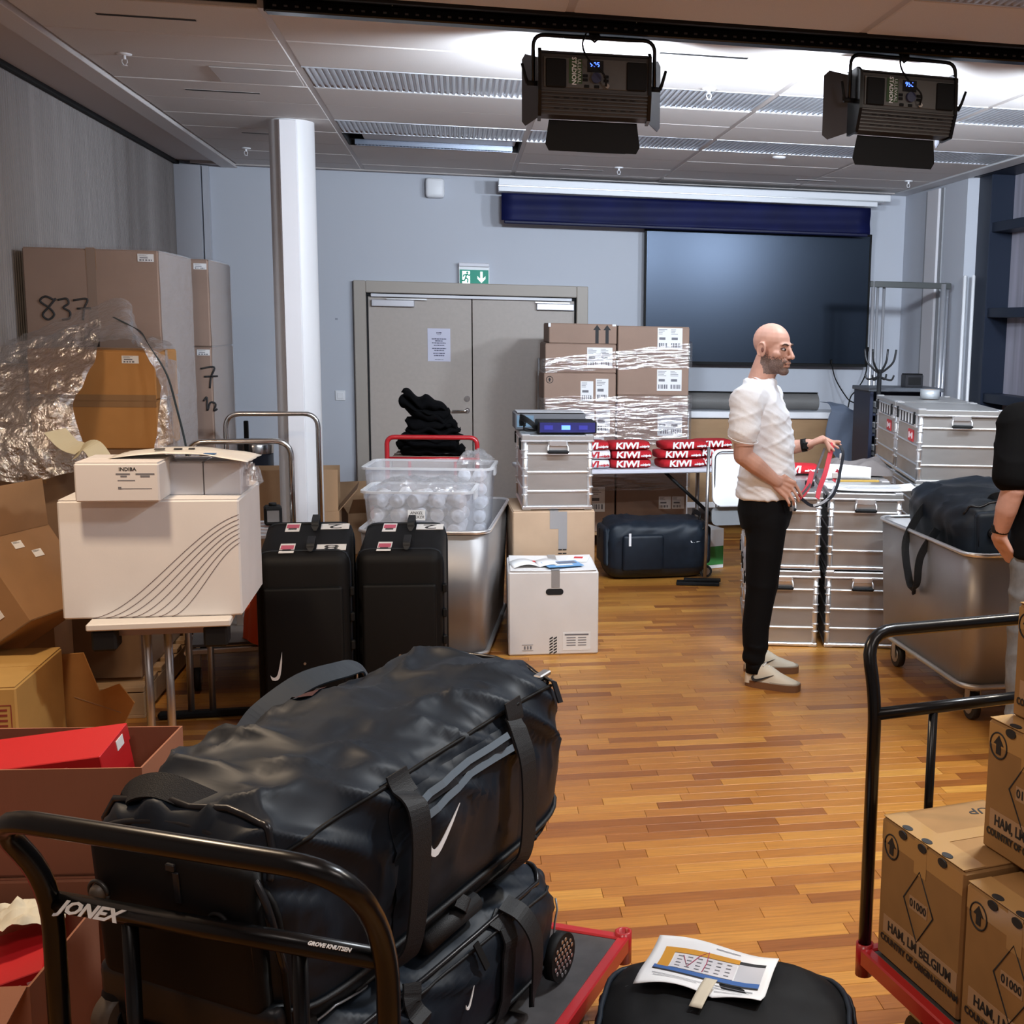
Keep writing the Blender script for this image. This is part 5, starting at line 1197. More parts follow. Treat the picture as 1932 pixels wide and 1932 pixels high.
    for sx in (-1, 1):
        o = obj('wheel_housing', G().rbox((sx*.185, -L/2+.04, .035), (.075, .12, .09), .03, 3), M_BLACKM, t)
        w = obj('wheel', G().cyl((sx*.185-.022, -L/2+.0, .012), (sx*.185+.022, -L/2+.0, .012), .046, 22), M_TAUPE, o); obj('wheel_hub', G().cyl((sx*.185-.025, -L/2, .012), (sx*.185+.025, -L/2, .012), .026, 14), M_BLACK, w)
    obj('silver_piping', G().tube(D.line([(-.96, -66), (-.86, -42), (-.74, -32), (-.62, -38), (-.5, -48)], .010, 6), .0026, 6), K('silver_cord', (.35, .38, .42), .3, .5), t)
    for tt, a in ((-.72, -44), (.66, -27)): obj('rivet', G().ell(D.P(tt, R(a), .010), (.007, .007, .007), 8, 6), M_VOID, t)
    # far end
    end_pocket(D, 'end_pocket', t, 1, M_NYLON, .36, .27, .27, .036)
    return t
big_duffel()
lo, D2 = duffel('large black duffel underneath, lying flat on the foreground cart', (-.215, 2.555, .2165), R(-33), .90, .50, .288, 9.3, 'black duffel bags', logo=0, wr=1.1)
obj('honeycomb_wheel', G().cyl((.235, .415, .062), (.262, .415, .062), .058, 24), M_BLACKM, lo)
hg = G()
for i in range(-3, 4):
    for j in range(-3, 4):
        yy, zz = (i+.5*(j % 2))*.016, j*.014
        if yy*yy+zz*zz < .045**2: hg.cyl((.262, .415+yy, .062+zz), (.2635, .415+yy, .062+zz), .0055, 6)
tag(obj('honeycomb_cells', hg, M_STEEL, lo), kind='stuff')
obj('silver_piping', G().tube(D2.line([(.95, 10), (.9, -10), (.86, -25), (.80, -34)], .012, 6), .0026, 6), MATS['silver_cord'], lo)
obj('carry_strap', G().tube(smooth_path([D2.P(.42, R(44), .02), D2.P(.44, R(28), .035), D2.P(.48, R(8), .04), D2.P(.54, R(-12), .035), D2.P(.62, R(-30), .02)], 7), 1, flat=(.025, .0022, (1, 0, .35))), M_WEB, lo)
obj('zip_pull', G().tube([D2.P(.12, R(34), .018), D2.P(.14, R(12), .02)], 1, flat=(.009, .002, (1, 0, .2))), M_BLACKM, lo)
swoosh(.05, M_LOGO, lo, face_m(D2.P(.02, R(2), .012), (1, 0, .12), (0, -.6, 1)))

# ================================================================ floor bag with the paper
fb = thing('soft_backpack', 'black bag lying on the floor by the front cart under a printed sheet', 'bag', (.555, 2.44, 0), R(-14))
DB = Duf(.62, .60, .29, 12.2, .60, 4.5, .5)
DB.body('bag_body', M_NYLOND, fb, 60, 72)
obj('rim_zip', G().tube([DB.P(t_, R(a), .006) for t_, a in [(-.9, 32)]+[(x/10, 32) for x in range(-8, 9)]+[(.93, 40), (.965, 60), (.975, 90), (.965, 120), (.93, 140)]+[(x/10, 148) for x in range(8, -9, -1)]], .007, 6), M_NYLON, fb)
obj('side_zip', G().tube(DB.line([(.55, 30), (.2, 24), (-.5, 22)], .008, 8), .005, 6), M_ZIP, fb)
obj('zip_pull', G().tube(arc((-.22, .12, .262), .014, 0, 2*math.pi, 14, 'xz'), .003, 5).box((-.205, .13, .27), (.02, .03, .008), .002), M_STEEL, fb)
wheel(fb, (-.285, -.02, .05), .05, .035)
obj('wheel_trim', G().tube(arc((-.306, -.02, .05), .03, 0, 2*math.pi, 18, 'yz'), .006, 6), M_TAPE, fb)
PM_ = Matrix.Translation((.552, 2.605, .296)) @ Euler((R(3), R(2), R(-26))).to_matrix().to_4x4()
pp = thing('printed_schedule', 'creased printed schedule sheet with orange and blue table on the black bag', 'paper', (0, 0, 0)); pp.matrix_world = PM_
def sh(u, v): return ((u-.5)*.297, (v-.5)*.21, .006+.006*math.sin(u*6)*v+.004*math.sin(v*7+u*3)+(.02*(u-.85) if u > .85 else 0)+(.018*max(0, .25-v)*4*abs(math.sin(u*5))))
obj('sheet', G().sheet(sh, 24, 16, thick=.0012), M_PAPER, pp)
M_OR, M_BL2, M_LB = K('print_orange', (.62, .28, .02), .7), K('print_blue', (.04, .12, .35), .7), K('print_grey', (.52, .52, .55), .7)
def ps_(u0, u1, v0, v1): return G().sheet(lambda u, v: tuple(Vector(sh(u0+(u1-u0)*u, v0+(v1-v0)*v))+Vector((0, 0, .0016))), 8, 6)
obj('orange_band', ps_(.10, .72, .72, .80).sheet(lambda u, v: tuple(Vector(sh(.10+.09*u, .42+.32*v))+Vector((0, 0, .0016))), 5, 6), M_OR, pp)
obj('blue_band', ps_(.08, .93, .355, .43), M_BL2, pp); obj('black_band', ps_(.08, .93, .33, .355), M_INK, pp); obj('black_box', ps_(.72, .93, .72, .78), M_INK, pp); obj('grey_table', ps_(.72, .93, .43, .72), M_LB, pp); obj('light_table', ps_(.20, .71, .44, .71), K('print_pale', (.68, .66, .68), .7), pp)
g = G()
for k, (u0, v0, w) in enumerate(((.50, .90, .2), (.1, .24, .4), (.12, .18, .35), (.60, .26, .3), (.6, .2, .28), (.62, .12, .22))): g.sheet(lambda u, v: tuple(Vector(sh(u0+w*u, v0+.012*v))+Vector((0, 0, .0018))), 6, 1)
for i in range(6):
    for j in range(4): g.sheet(lambda u, v: tuple(Vector(sh(.23+.08*i+.04*u, .48+.06*j+.014*v))+Vector((0, 0, .0024))), 2, 1)
tag(obj('print_lines', g, M_INKG, pp), kind='stuff')
obj('pen_stroke', G().tube([tuple(Vector(sh(*q))+Vector((0, 0, .002))) for q in ((.27, .68), (.33, .50), (.40, .72), (.46, .80), (.47, .62), (.46, .46))], .0012, 5), K('pen_red', (.45, .05, .12), .6), pp)
t = thing('tan_strap', 'torn cream paper strip sticking out from under the schedule', 'paper', (.52, 2.50, .302), R(-30)); obj('strip', G().sheet(lambda u, v: (-.012+.03*u, -.06+.11*v, .006+.010*math.sin(v*2)), 4, 8, thick=.0015), K('cream_paper', (.62, .55, .42), .8), t)

# ================================================================ right cart with taped cartons
RA = math.atan2(.071, .33); rd = Vector((math.sin(RA), -math.cos(RA), 0)); rx_ = Vector((math.cos(RA), math.sin(RA), 0))
A_ = Vector((.975, 2.755, 0))
rc = A_+rx_*.36+rd*.56
cart2 = platform_cart('black handled red platform cart at the right edge loaded with taped cartons', (rc.x, rc.y, 0), R(180)+RA, .70, 1.10, .245, 1.045, M_RED, M_BLACK, M_DECK, .76, .06, .0165)
M_CTAPE = K('carton_clear_tape', (.42, .25, .10), .18)
M_KPRINT = K('kraft_print_patch', (.40, .25, .14), .8)
def export_carton(label, off_x, off_d, z, dims, up=True, full=True):
    w, d, h = dims; c = A_+rx_*(off_x+w/2)+rd*(off_d+d/2)
    t = carton(label, (c.x, c.y, z), RA, (w, d, h), K('kraft_export', (.30, .16, .054), .8, var=.10, vscale=7), 'export cartons on the right cart', seam='x', tmat=M_CTAPE)
    X = -w/2-.0006; MF = lambda y, zz: face_m((X, y, zz), (-1, 0, 0))
    obj('up_arrow_ring', G().tube(arc((X, d*.36, h*.83), .030, 0, 2*math.pi, 22, 'yz'), .0022, 5), M_INK, t)
    obj('up_arrow', G().prism([(-.008, -.020), (.008, -.020), (.008, .002), (.018, .002), (0, .024), (-.018, .002), (-.008, .002)], -.0003, .0012, M=MF(d*.36, h*.83)), M_INK, t)
    q = [(0, .062), (.045, 0), (0, -.062), (-.045, 0)]; q = [(x*1.15, y*1.25) for x, y in ((-.015, .062), (.047, .062), (.015, -.062), (-.047, -.062))]
    q = [(0, .088), (.062, 0), (0, -.088), (-.062, 0)]
    obj('diamond_mark', G().tube([(X, -x_, h*.55+y_) for x_, y_ in q], .0022, 5, closed=True), M_INK, t)
    o = obj('code_patch', G().box((X, 0, h*.55), (.0012, .075, .032)), M_KPRINT, t); text('01000', .028, M_INK, o, MF(0, h*.55) @ Matrix.Translation((0, 0, .0014)), 'stencil', .0003, bold=.0005)
    o = obj('text_patch', G().box((X, -.01, h*.255), (.0012, d*.90, .045)), M_KPRINT, t)
    text('HAM, LM BELGIUM', .034, M_INK, o, MF(-.01, h*.255) @ Matrix.Translation((0, 0, .0014)), 'stencil', .0003, xs=d/.36, bold=.0008)
    text('COUNTRY OF ORIGIN-VIETNAM', .0235, M_INK, o, MF(-.01, h*.15) @ Matrix.Translation((0, 0, .0014)), 'stencil', .0003, xs=d/.36, bold=.0007)
    for k, y in enumerate((.22, -.02, -.26)): obj('seal_sticker', G().prism([(x_*.017, y_*.010) for x_, y_ in rrect(2, 2, .95, 5)], -.0003, .0030, M=MF(y*d, h-.0105)).prism([(x_*.010, y_*.017) for x_, y_ in rrect(2, 2, .95, 5)], h+.005, h+.0066, M=Matrix.Translation((-w/2+.0105, y*d, 0))), M_INK, t)
    obj('edge_tape', G().box((X+.001, 0, h-.03), (.0022, d-.01, .05)).box((-w/2+.03, 0, h+.0046), (.06, d-.01, .0012)), M_CTAPE, t)
    return t
e1 = export_carton('taped export carton nearest the cart handle, stencilled HAM LM BELGIUM', .03, .03, .2465, (.30, .345, .355))
text('UP', .05, M_INK, e1, xf((.09, .11, .3592), 0, 0, R(170)), 'stencil', .0004)
e2 = export_carton('second taped export carton along the cart, cut by the lower frame edge', .03, .385, .2465, (.30, .345, .34))
export_carton('upper taped carton standing across the two export cartons', .15, .27, .6075, (.34, .30, .305))
carton('taped carton on the far side of the right cart', (A_+rx_*.52+rd*.20).to_tuple()[:2]+(.2465,), RA, (.30, .345, .35), MATS['kraft_export'], 'export cartons on the right cart', tmat=M_CTAPE)
carton('taped carton at the far near corner of the right cart', (A_+rx_*.52+rd*.57).to_tuple()[:2]+(.2465,), RA, (.30, .345, .335), MATS['kraft_export'], 'export cartons on the right cart', tmat=M_CTAPE)
e4 = export_carton('topmost export carton at the right frame edge', .205, .28, .9185, (.30, .28, .26))
# ================================================================ pallets and big cartons at the left wall
def pallet(label, x, y, rz, w=.8, d=1.1):
    t = thing('wooden_pallet', label, 'pallet', (x, y, 0), rz)
    for k in range(7): obj('deck_board', G().box((0, -d/2+.05+k*(d-.1)/6, .132), (w, .10, .022), .002), M_PAL, t)
    for k in (-1, 0, 1): obj('bearer', G().box((k*(w/2-.05), 0, .066), (.10, d, .10), .002), M_PAL, t)
    for sy in (-1, 1): obj('bottom_board', G().box((0, sy*(d/2-.05), .008), (w, .1, .016), .002), M_PAL, t)
    return t
pallet('wooden pallet under the dark carton behind the folding table', -1.80, 6.22, R(0), .80, 1.10)
pallet('wooden pallet under the carton marked 837', -1.90, 7.52, R(0), .74, .94)
pallet('wooden pallet under the wrapped cartons beside the pillar', -1.86, 8.56, R(0), .74, .92)
M_KDARK = K('kraft_dark', (.23, .135, .075), .8, var=.12, vscale=4)
base = carton('big dark brown carton on the pallet behind the white carton', (-1.82, 6.28, .1435), 0, (.76, .92, 1.0), M_KDARK, seam='y')
obj('tape', G().box((-.02, -.4612, .5), (.06, .0012, 1.0)).box((0, -.4612, .62), (.755, .0012, .05)), M_TAPE, base)
for k, lb in ((0, 'lower orange brown carton of the pair under the torn plastic'), (1, 'upper orange brown carton with barcode label under the torn plastic')):
    c = carton(lb, (-1.705, 6.50, 1.149+.236*k), 0, (.56, .46, .229), M_KRAFTO, 'orange brown cartons', seam='x')
    obj('tape', G().box((0, -.2308, .008 if k else .215), (.555, .0012, .03)), M_TAPE, c)
    if k: ship_label(c, face_m((.17, -.2305, .19), (0, -1, 0)), .075, .036)
carton('plain brown carton hidden behind the golden plastic at the left', (-2.12, 6.46, 1.149), 0, (.24, .50, .38), M_KRAFT)
c837 = carton('tall wrapped carton with handwritten number 837', (-1.895, 7.45, .1435), 0, (.66, .80, 1.975), M_KRAFTG, 'tall wrapped cartons', seam='y')
obj('tape', G().box((.0, -.4008, 1.0), (.045, .0012, 1.97)).box((0, -.4008, 1.50), (.655, .0012, .06)), K('wide_tape_dull', (.24, .165, .125), .5), c837)
ship_label(c837, face_m((.27, -.4008, 1.94), (0, -1, 0)), .08, .04)
def scribble(parent, strokes, M, r=.006, mt=None): 
    g = G()
    for s_ in strokes: g.tube([M @ Vector((x, y, .001)) for x, y in [(p.x, p.y) for p in smooth_path([(a, b, 0) for a, b in s_], 5)]], r, 6)
    return obj('handwriting', g, mt or M_INK, parent)
S8 = [(.05, .10), (.0, .12), (-.03, .09), (.02, .05), (.045, .01), (.01, -.02), (-.02, .01), (.02, .06), (.06, .11)]
S3 = [(-.03, .10), (.02, .11), (.03, .08), (.0, .055), (.035, .03), (.03, -.01), (-.01, -.02)]
S7 = [(-.03, .10), (.05, .11), (.03, .05), (.02, -.02)]
scribble(c837, [S8], face_m((-.23, -.4008, 1.625), (0, -1, 0)) @ Matrix.Scale(.85, 4), .0055); scribble(c837, [S3], face_m((-.145, -.4008, 1.625), (0, -1, 0)) @ Matrix.Scale(.85, 4), .0055); scribble(c837, [S7, [(-.01, .05), (.07, .055)]], face_m((-.07, -.4008, 1.625), (0, -1, 0)) @ Matrix.Scale(.85, 4), .0055)
c3a = carton('wrapped carton with number on its side, lower of the pair beside the pillar', (-1.87, 8.54, .1435), 0, (.69, .76, 1.45), M_KRAFTG, 'tall wrapped cartons', seam='y')
c3b = carton('wrapped carton on top beside the pillar', (-1.87, 8.54, 1.5995), 0, (.69, .76, .53), M_KRAFTG, 'tall wrapped cartons', seam='y')
ship_label(c3a, face_m((.30, -.3808, 1.42), (0, -1, 0)), .075, .036); ship_label(c3b, face_m((.30, -.3808, .49), (0, -1, 0)), .075, .036)
scribble(c3a, [S7, [(-.01, .05), (.07, .055)]], face_m((.31, -.3808, 1.22), (0, -1, 0)), .006); scribble(c3a, [[(-.02, .06), (.0, .08), (.0, .0), (.02, .05), (.05, .04), (.04, .0), (.06, .01)]], face_m((.31, -.3808, 1.06), (0, -1, 0)), .006)
M_WRAP = film_mat('pallet_wrap', haze=.22, gloss=.16, rough=.16, bscale=5, bump=.7, stretch=(1, 1, 7))
M_WRAP2 = film_mat('pallet_wrap_clear', haze=.012, gloss=.03, rough=.25, bscale=5, bump=.5, stretch=(1, 1, 7))
def wrap_box(label, loc, w, d, z0, z1):
    t = thing('pallet_wrap', label, 'plastic film', loc)
    def f(u, v):
        a = (.52+.46*u); x = w/2+.006+.012*math.sin(u*3.14)+.005*nz(u*6, v*14, 3); return (x, -d/2+d*u, z0+(z1-z0)*v)
    obj('side_film', G().sheet(f, 24, 40), M_WRAP, t)
    obj('front_film', G().sheet(lambda u, v: (-w/2+w*u, -d/2-.006-.004*abs(nz(u*5, v*12, 1)), z0+(z1-z0)*v), 20, 40), M_WRAP2, t)
    obj('top_film', G().sheet(lambda u, v: (-w/2+w*u, -d/2+d*v, z1+.012+.004*nz(u*6, v*6, 5)), 14, 14), M_WRAP2, t)
    return t
wrap_box('clear pallet wrap around the carton marked 837', (-1.895, 7.45, .1435), .66, .80, .0, 1.98)
wrap_box('clear pallet wrap around the cartons beside the pillar', (-1.87, 8.54, .1435), .69, .76, .0, 1.99)
# torn plastic
F1 = [[(-2.209, 6.2, 1.591), (-1.983, 6.2, 1.638), (-1.8, 6.2, 1.7), (-1.638, 6.22, 1.752)], [(-2.146, 6.0, 1.464), (-1.928, 6.0, 1.497), (-1.778, 6.02, 1.551), (-1.614, 6.05, 1.605)], [(-2.091, 5.82, 1.325), (-1.9, 5.82, 1.349), (-1.743, 5.8, 1.398), (-1.638, 5.9, 1.475)], [(-2.068, 5.74, 1.241), (-1.854, 5.72, 1.243), (-1.721, 5.74, 1.283), (-1.663, 5.8, 1.364)], [(-2.067, 5.72, 1.1), (-1.853, 5.7, 1.06), (-1.673, 5.7, 1.10), (-1.573, 5.72, 1.12)]]
F2 = [[(-2.21, 6.75, 1.629), (-1.931, 6.75, 1.762), (-1.666, 6.75, 1.848), (-1.585, 6.75, 1.69), (-1.491, 6.75, 1.65)], [(-2.132, 6.5, 1.63), (-1.889, 6.5, 1.681), (-1.632, 6.5, 1.768), (-1.536, 6.5, 1.66), (-1.412, 6.6, 1.63)], [(-2.071, 6.27, 1.55), (-1.846, 6.24, 1.64), (-1.649, 6.22, 1.652), (-1.484, 6.22, 1.65), (-1.415, 6.26, 1.60)]]
F3 = [[(-1.486, 6.24, 1.66), (-1.405, 6.3, 1.60), (-1.403, 6.7, 1.56)], [(-1.409, 6.22, 1.475), (-1.378, 6.3, 1.421), (-1.386, 6.6, 1.324)], [(-1.408, 6.2, 1.301), (-1.357, 6.22, 1.274), (-1.372, 6.5, 1.173)], [(-1.422, 6.15, 1.165), (-1.369, 6.2, 1.119), (-1.352, 6.4, 1.051)]]
def ctrl_sheet(g, C, nu, nv, amp, seed, fr=9):
    rows_ = [smooth_path(r, max(2, nu//(len(r)-1))) for r in C]; m = len(rows_[0]); cols = [smooth_path([r[i] for r in rows_], max(2, nv//(len(C)-1))) for i in range(m)]; k = len(cols[0])
    P = [[cols[i][j] for i in range(m)] for j in range(k)]; N = []
    vs = []
    for j in range(k):
        for i in range(m):
            p = P[j][i]; a = P[j][min(m-1, i+1)]-P[j][max(0, i-1)]; b = P[min(k-1, j+1)][i]-P[max(0, j-1)][i]; n = a.cross(b); n = n.normalized() if n.length > 0 else Vector((0, -1, 0))
            if n.y > 0: n = -n
            w = amp*(abs(nz(p.x*fr, p.z*fr*1.3+p.y*3, seed))*1.6+abs(nz(p.x*fr*2.3+p.z*5, p.z*fr*2.1, seed+3)))
            vs.append(p+n*w)
    g.add(vs, [(j*m+i, j*m+i+1, (j+1)*m+i+1, (j+1)*m+i) for j in range(k-1) for i in range(m-1)], 0, True); return g
M_TORN = film_mat('torn_film', haze=.08, gloss=.62, rough=.17, bscale=26, bump=1.0)
M_TORN2 = film_mat('torn_film_thin', haze=.10, gloss=.34, rough=.18, bscale=20, bump=1.0)
tf = thing('torn_plastic_cover', 'torn crumpled clear plastic cover shining golden over the pallet cartons', 'plastic film', (0, 0, 0))
obj('front_sheet', ctrl_sheet(G(), F1, 45, 60, .022, 1.5), M_TORN, tf); obj('top_sheet', ctrl_sheet(G(), F2, 48, 30, .015, 4.5), M_TORN2, tf); obj('side_sheet', ctrl_sheet(G(), F3, 20, 45, .014, 7.7), M_TORN2, tf)
t = thing('loose_strap', 'thin dark packing strap curving down the torn plastic', 'strap', (0, 0, 0)); obj('band', G().tube(smooth_path([(-1.646, 6.45, 1.772), (-1.522, 6.4, 1.709), (-1.44, 6.22, 1.65), (-1.348, 6.14, 1.515), (-1.301, 6.10, 1.355), (-1.268, 6.08, 1.208), (-1.246, 6.06, 1.072)], 6), 1, flat=(.008, .0012, (1, -.3, 0))), K('strap_dark', (.02, .03, .03), .4), t)
t = thing('delivery_note', 'curled yellowish delivery note sheets hanging on the torn plastic', 'paper', (0, 0, 0))
for pts in ([(-1.70, 5.66, 1.29), (-1.64, 5.62, 1.235), (-1.58, 5.60, 1.215)], [(-1.60, 5.60, 1.20), (-1.54, 5.57, 1.235), (-1.50, 5.56, 1.19), (-1.48, 5.56, 1.14)]):
    obj('note_sheet', G().tube(smooth_path(pts, 6), 1, flat=(.05, .001, (.4, -.5, .8))), K('note_paper', (.66, .60, .42), .7), t)

# ================================================================ folding table with white carton
ft = thing('narrow_folding_table', 'narrow white folding table under the large white carton', 'table', (-1.075, 5.12, 0), R(3.5))
obj('table_top', G().box((0, 0, .722), (.465, 1.40, .024), .004), K('table_top_white', (.66, .62, .58), .5), ft)
obj('underframe', G().box((0, 0, .692), (.34, 1.28, .03)), M_STEEL, ft)
for sx in (-1, 1): obj('end_block', G().box((sx*.18, -.64, .672), (.08, .10, .075), .008), M_BLACKM, ft)
for y in (-.50, .53):
    for x in (-.075, -.005) if y < 0 else (-.09, .0): obj('table_leg', G().cyl((x, y, .70), (x, y, .03), .0145, 12), M_STEEL, ft)
    obj('table_foot', G().box((-.0, y, .02), (.46, .045, .03), .008), M_BLACKM, ft)
wc_ = carton('large white carton printed with thin curved lines on the folding table', (-1.068, 4.755, .7345), R(1), (.588, .52, .415), M_WCART, seam='x', tape=False)
g = G()
for k in range(7):
    x0, ze = -.20+.043*k, .155-.0168*k
    g.tube([(x0+(.2935-x0)*s_, -.2606, .002+(ze+.2055)*(.38*s_**1.2+.62*(3*s_*s_-2*s_**3))) for s_ in [q/30 for q in range(31)]], .0010, 4)
tag(obj('curved_line_print', g, K('line_brown', (.12, .07, .06), .6), wc_), kind='stuff')
ib = carton('small white carton with printed face on the left of the big white carton', (-1.147, 4.56, 1.1535), R(0.5), (.268, .26, .132), K('white_board_small', (.66, .63, .62), .75), seam='x', tape=False)
text('INDIBA', .017, M_INK, ib, face_m((.035, -.1306, .112), (0, -1, 0)), 'print', .0003, bold=.0003)
g = G()
for x, z, w, h in ((.02, .096, .045, .005), (.09, .096, .06, .005), (.022, .088, .02, .005), (.09, .088, .03, .006), (.03, .074, .055, .003), (.06, .046, .10, .002), (.008, .048, .01, .008)): g.box((x, -.1306, z), (w, .0006, h))
tag(obj('small_print', g, M_INKG, ib), kind='stuff')
for k, lb in ((0, 'left half of a film wrapped pair of white boxes on the white carton'), (1, 'right half of a film wrapped pair of white boxes on the white carton')):
    carton(lb, (-.968+.127*k, 4.70+.004*k, 1.1535), R(1), (.124, .20, .115), K('white_board_cool', (.58, .58, .62), .7), 'film wrapped white boxes', tape=False)
t = thing('white_poly_mailer', 'flat white printed plastic mailer lying across the small white cartons', 'mailer', (-1.02, 4.63, 1.2905), R(-3))
obj('mailer_film', G().sheet(lambda u, v: (-.17+.46*u, -.11+.24*v, .004+.018*math.sin(u*3.1)+.005*nz(u*5, v*5, 2)-.028*max(0, u-.55)), 24, 12, thick=.002), K('mailer_white', (.74, .72, .68), .4, bump=.2, bscale=30), t)
for u, w in ((-.03, .05), (.03, .04), (.075, .03)): obj('print_blob', G().box((u, .0, .0245), (w*.7, .04, .002), .0008, M=xf((0, 0, 0), 0, 0, R(12))), M_INK, t)
obj('blue_print', G().box((.15, -.05, .014), (.04, .03, .002)), K('blob_blue', (.06, .15, .33), .5), t)

# ================================================================ left foreground cartons
def open_box(g, w, d, h, th=.005, M=None):
    g.box((0, 0, th/2), (w, d, th), M=M); g.box((-w/2+th/2, 0, h/2), (th, d, h), M=M); g.box((w/2-th/2, 0, h/2), (th, d, h), M=M); g.box((0, -d/2+th/2, h/2), (w-2*th, th, h), M=M); g.box((0, d/2-th/2, h/2), (w-2*th, th, h), M=M); return g
def open_carton(label, loc, rz, dims, mt, flaps=(), rx=0, ry=0, name='open_carton', inner=None):
    w, d, h = dims; t = thing(name, label, 'box', loc, rz, None, rx, ry)
    obj('carton_walls', open_box(G(), w, d, h), mt, t)
    for side, ang, ln in flaps:
        if side in '-y+y' and side[1] == 'y':
            s = -1 if side[0] == '-' else 1; M = Matrix.Translation((0, s*(d/2), h)) @ Matrix.Rotation(R(ang)*-s, 4, 'X'); g = G().box((0, 0, ln/2), (w-.01, .004, ln), M=M)
        else:
            s = -1 if side[0] == '-' else 1; M = Matrix.Translation((s*(w/2), 0, h)) @ Matrix.Rotation(R(ang)*s, 4, 'Y'); g = G().box((0, 0, ln/2), (.004, d-.01, ln), M=M)
        obj('flap', g, mt, t)
    return t
M_KRED = K('kraft_reddish', (.30, .12, .065), .8, var=.06, vscale=5, bump=.05, bscale=90, stretch=(1, 1, .2))
carton('closed brown carton under the open carton of red boxes', (-1.12, 3.275, 0), R(-5), (.66, .34, .405), M_KRED, tape=False)
uo = open_carton('open brown carton with red shoe boxes beside the foreground cart', (-1.10, 3.275, .4105), R(-5), (.68, .32, .275), M_KRED, ())
lo_ = open_carton('lower open carton at the left frame edge with red boxes', (-1.22, 2.86, 0), R(-5), (.66, .38, .37), M_KRED, (('-y', 105, .13),))
M_SHOE = K('shoe_box_red', (.52, .012, .016), .45)
def shoe_box(label, loc, rot, dims=(.33, .20, .12)):
    t = thing('red_shoe_box', label, 'shoe box', loc, rot[2], 'red shoe boxes', rot[0], rot[1]); w, d, h = dims
    obj('box_base', G().box((0, 0, h*.45), (w-.006, d-.006, h*.9), .002), M_SHOE, t); l = obj('box_lid', G().box((0, 0, h*.82), (w, d, h*.36), .002), M_SHOE, t)
    obj('end_label', G().box((w/2+.001, .03, h*.82), (.0015, .05, h*.2)), M_PAPER, l)
    for k in range(4): obj('lid_print', G().box((.03+k*.03, -d/2-.0006, h*.82), (.018, .0012, .010)), K('print_pink', (.8, .45, .45), .5), l)
    return t
shoe_box('tilted bright red shoe box sticking out of the upper open carton', (-1.07, 3.27, .555), (R(5), R(-7), R(-4)), (.42, .21, .13))
shoe_box('red shoe box lying under the tilted one in the upper carton', (-1.12, 3.27, .417), (0, 0, R(-5)), (.44, .22, .12))
shoe_box('red shoe box with white end label in the lower carton', (-1.36, 2.86, .19), (R(12), R(8), R(-20)), (.30, .19, .12))
shoe_box('red shoe box with cream lining at the right of the lower carton', (-1.03, 2.87, .20), (R(8), R(-14), R(10)), (.24, .20, .13))
t = thing('tissue_paper', 'cream tissue paper bunched above the lower red boxes', 'paper', (-1.0, 2.92, .355), R(10)); obj('tissue', G().sheet(lambda u, v: (-.08+.16*u, -.06+.12*v, .02+.05*abs(nz(u*4, v*4, 3))+.03*math.sin(u*3)), 16, 12), K('tissue_cream', (.62, .57, .44), .8), t)
kc = carton('orange lit brown carton with a red stamp at the left edge', (-1.74, 4.56, 0), R(1), (.55, .52, .55), K('kraft_olive', (.45, .265, .075), .8, var=.08, vscale=5), tape=False)
g = G().box((.215, -.2606, .40), (.085, .0008, .003)).box((.215, -.2606, .49), (.085, .0008, .003)).box((.175, -.2606, .445), (.003, .0008, .09)).box((.257, -.2606, .445), (.003, .0008, .09))
for k in range(4): g.box((.215, -.2606, .42+.018*k), (.06, .0008, .007))
tag(obj('stamp_print', g, K('stamp_red', (.22, .03, .02), .7), kc), kind='stuff')
tc_ = open_carton('tipped open brown carton with barcode labels on the carton heap', (-1.62, 4.90, .575), R(-18), (.42, .40, .34), K('kraft_heap', (.30, .165, .075), .8, var=.1, vscale=5), (('-x', -25, .12), ('+x', 30, .18), ('-y', 20, .2)), 0, R(-34))
ship_label(tc_, face_m((.06, -.2006, .16), (0, -1, 0)), .15, .19)
ship_label(tc_, face_m((.2106, -.02, .29), (1, 0, 0)), .05, .03, False); ship_label(tc_, face_m((.2106, .05, .24), (1, 0, 0)), .05, .03, False)
hp = open_carton('collapsed brown carton with flaps spread against the big dark carton', (-1.87, 5.40, .0), R(6), (.46, .36, .78), MATS['kraft_heap'], (('-y', 40, .2), ('+x', 55, .2), ('-x', 20, .2)))
t = thing('loose_cardboard_flap', 'loose orange brown cardboard sheet leaning beside the table legs', 'cardboard', (-1.42, 4.99, .0), R(-20), None, R(8), R(14))
obj('board', G().prism([(-.11, .0), (.05, .10), (.13, .36), (.06, .42), (-.02, .36), (-.10, .50), (-.20, .46)], -.0025, .0025, M=xf((0, 0, 0), R(90), 0, 0)), M_KRAFTO, t); obj('fold_edge', G().box((-.02, 0, .30), (.20, .007, .004)), M_KRAFT, t)

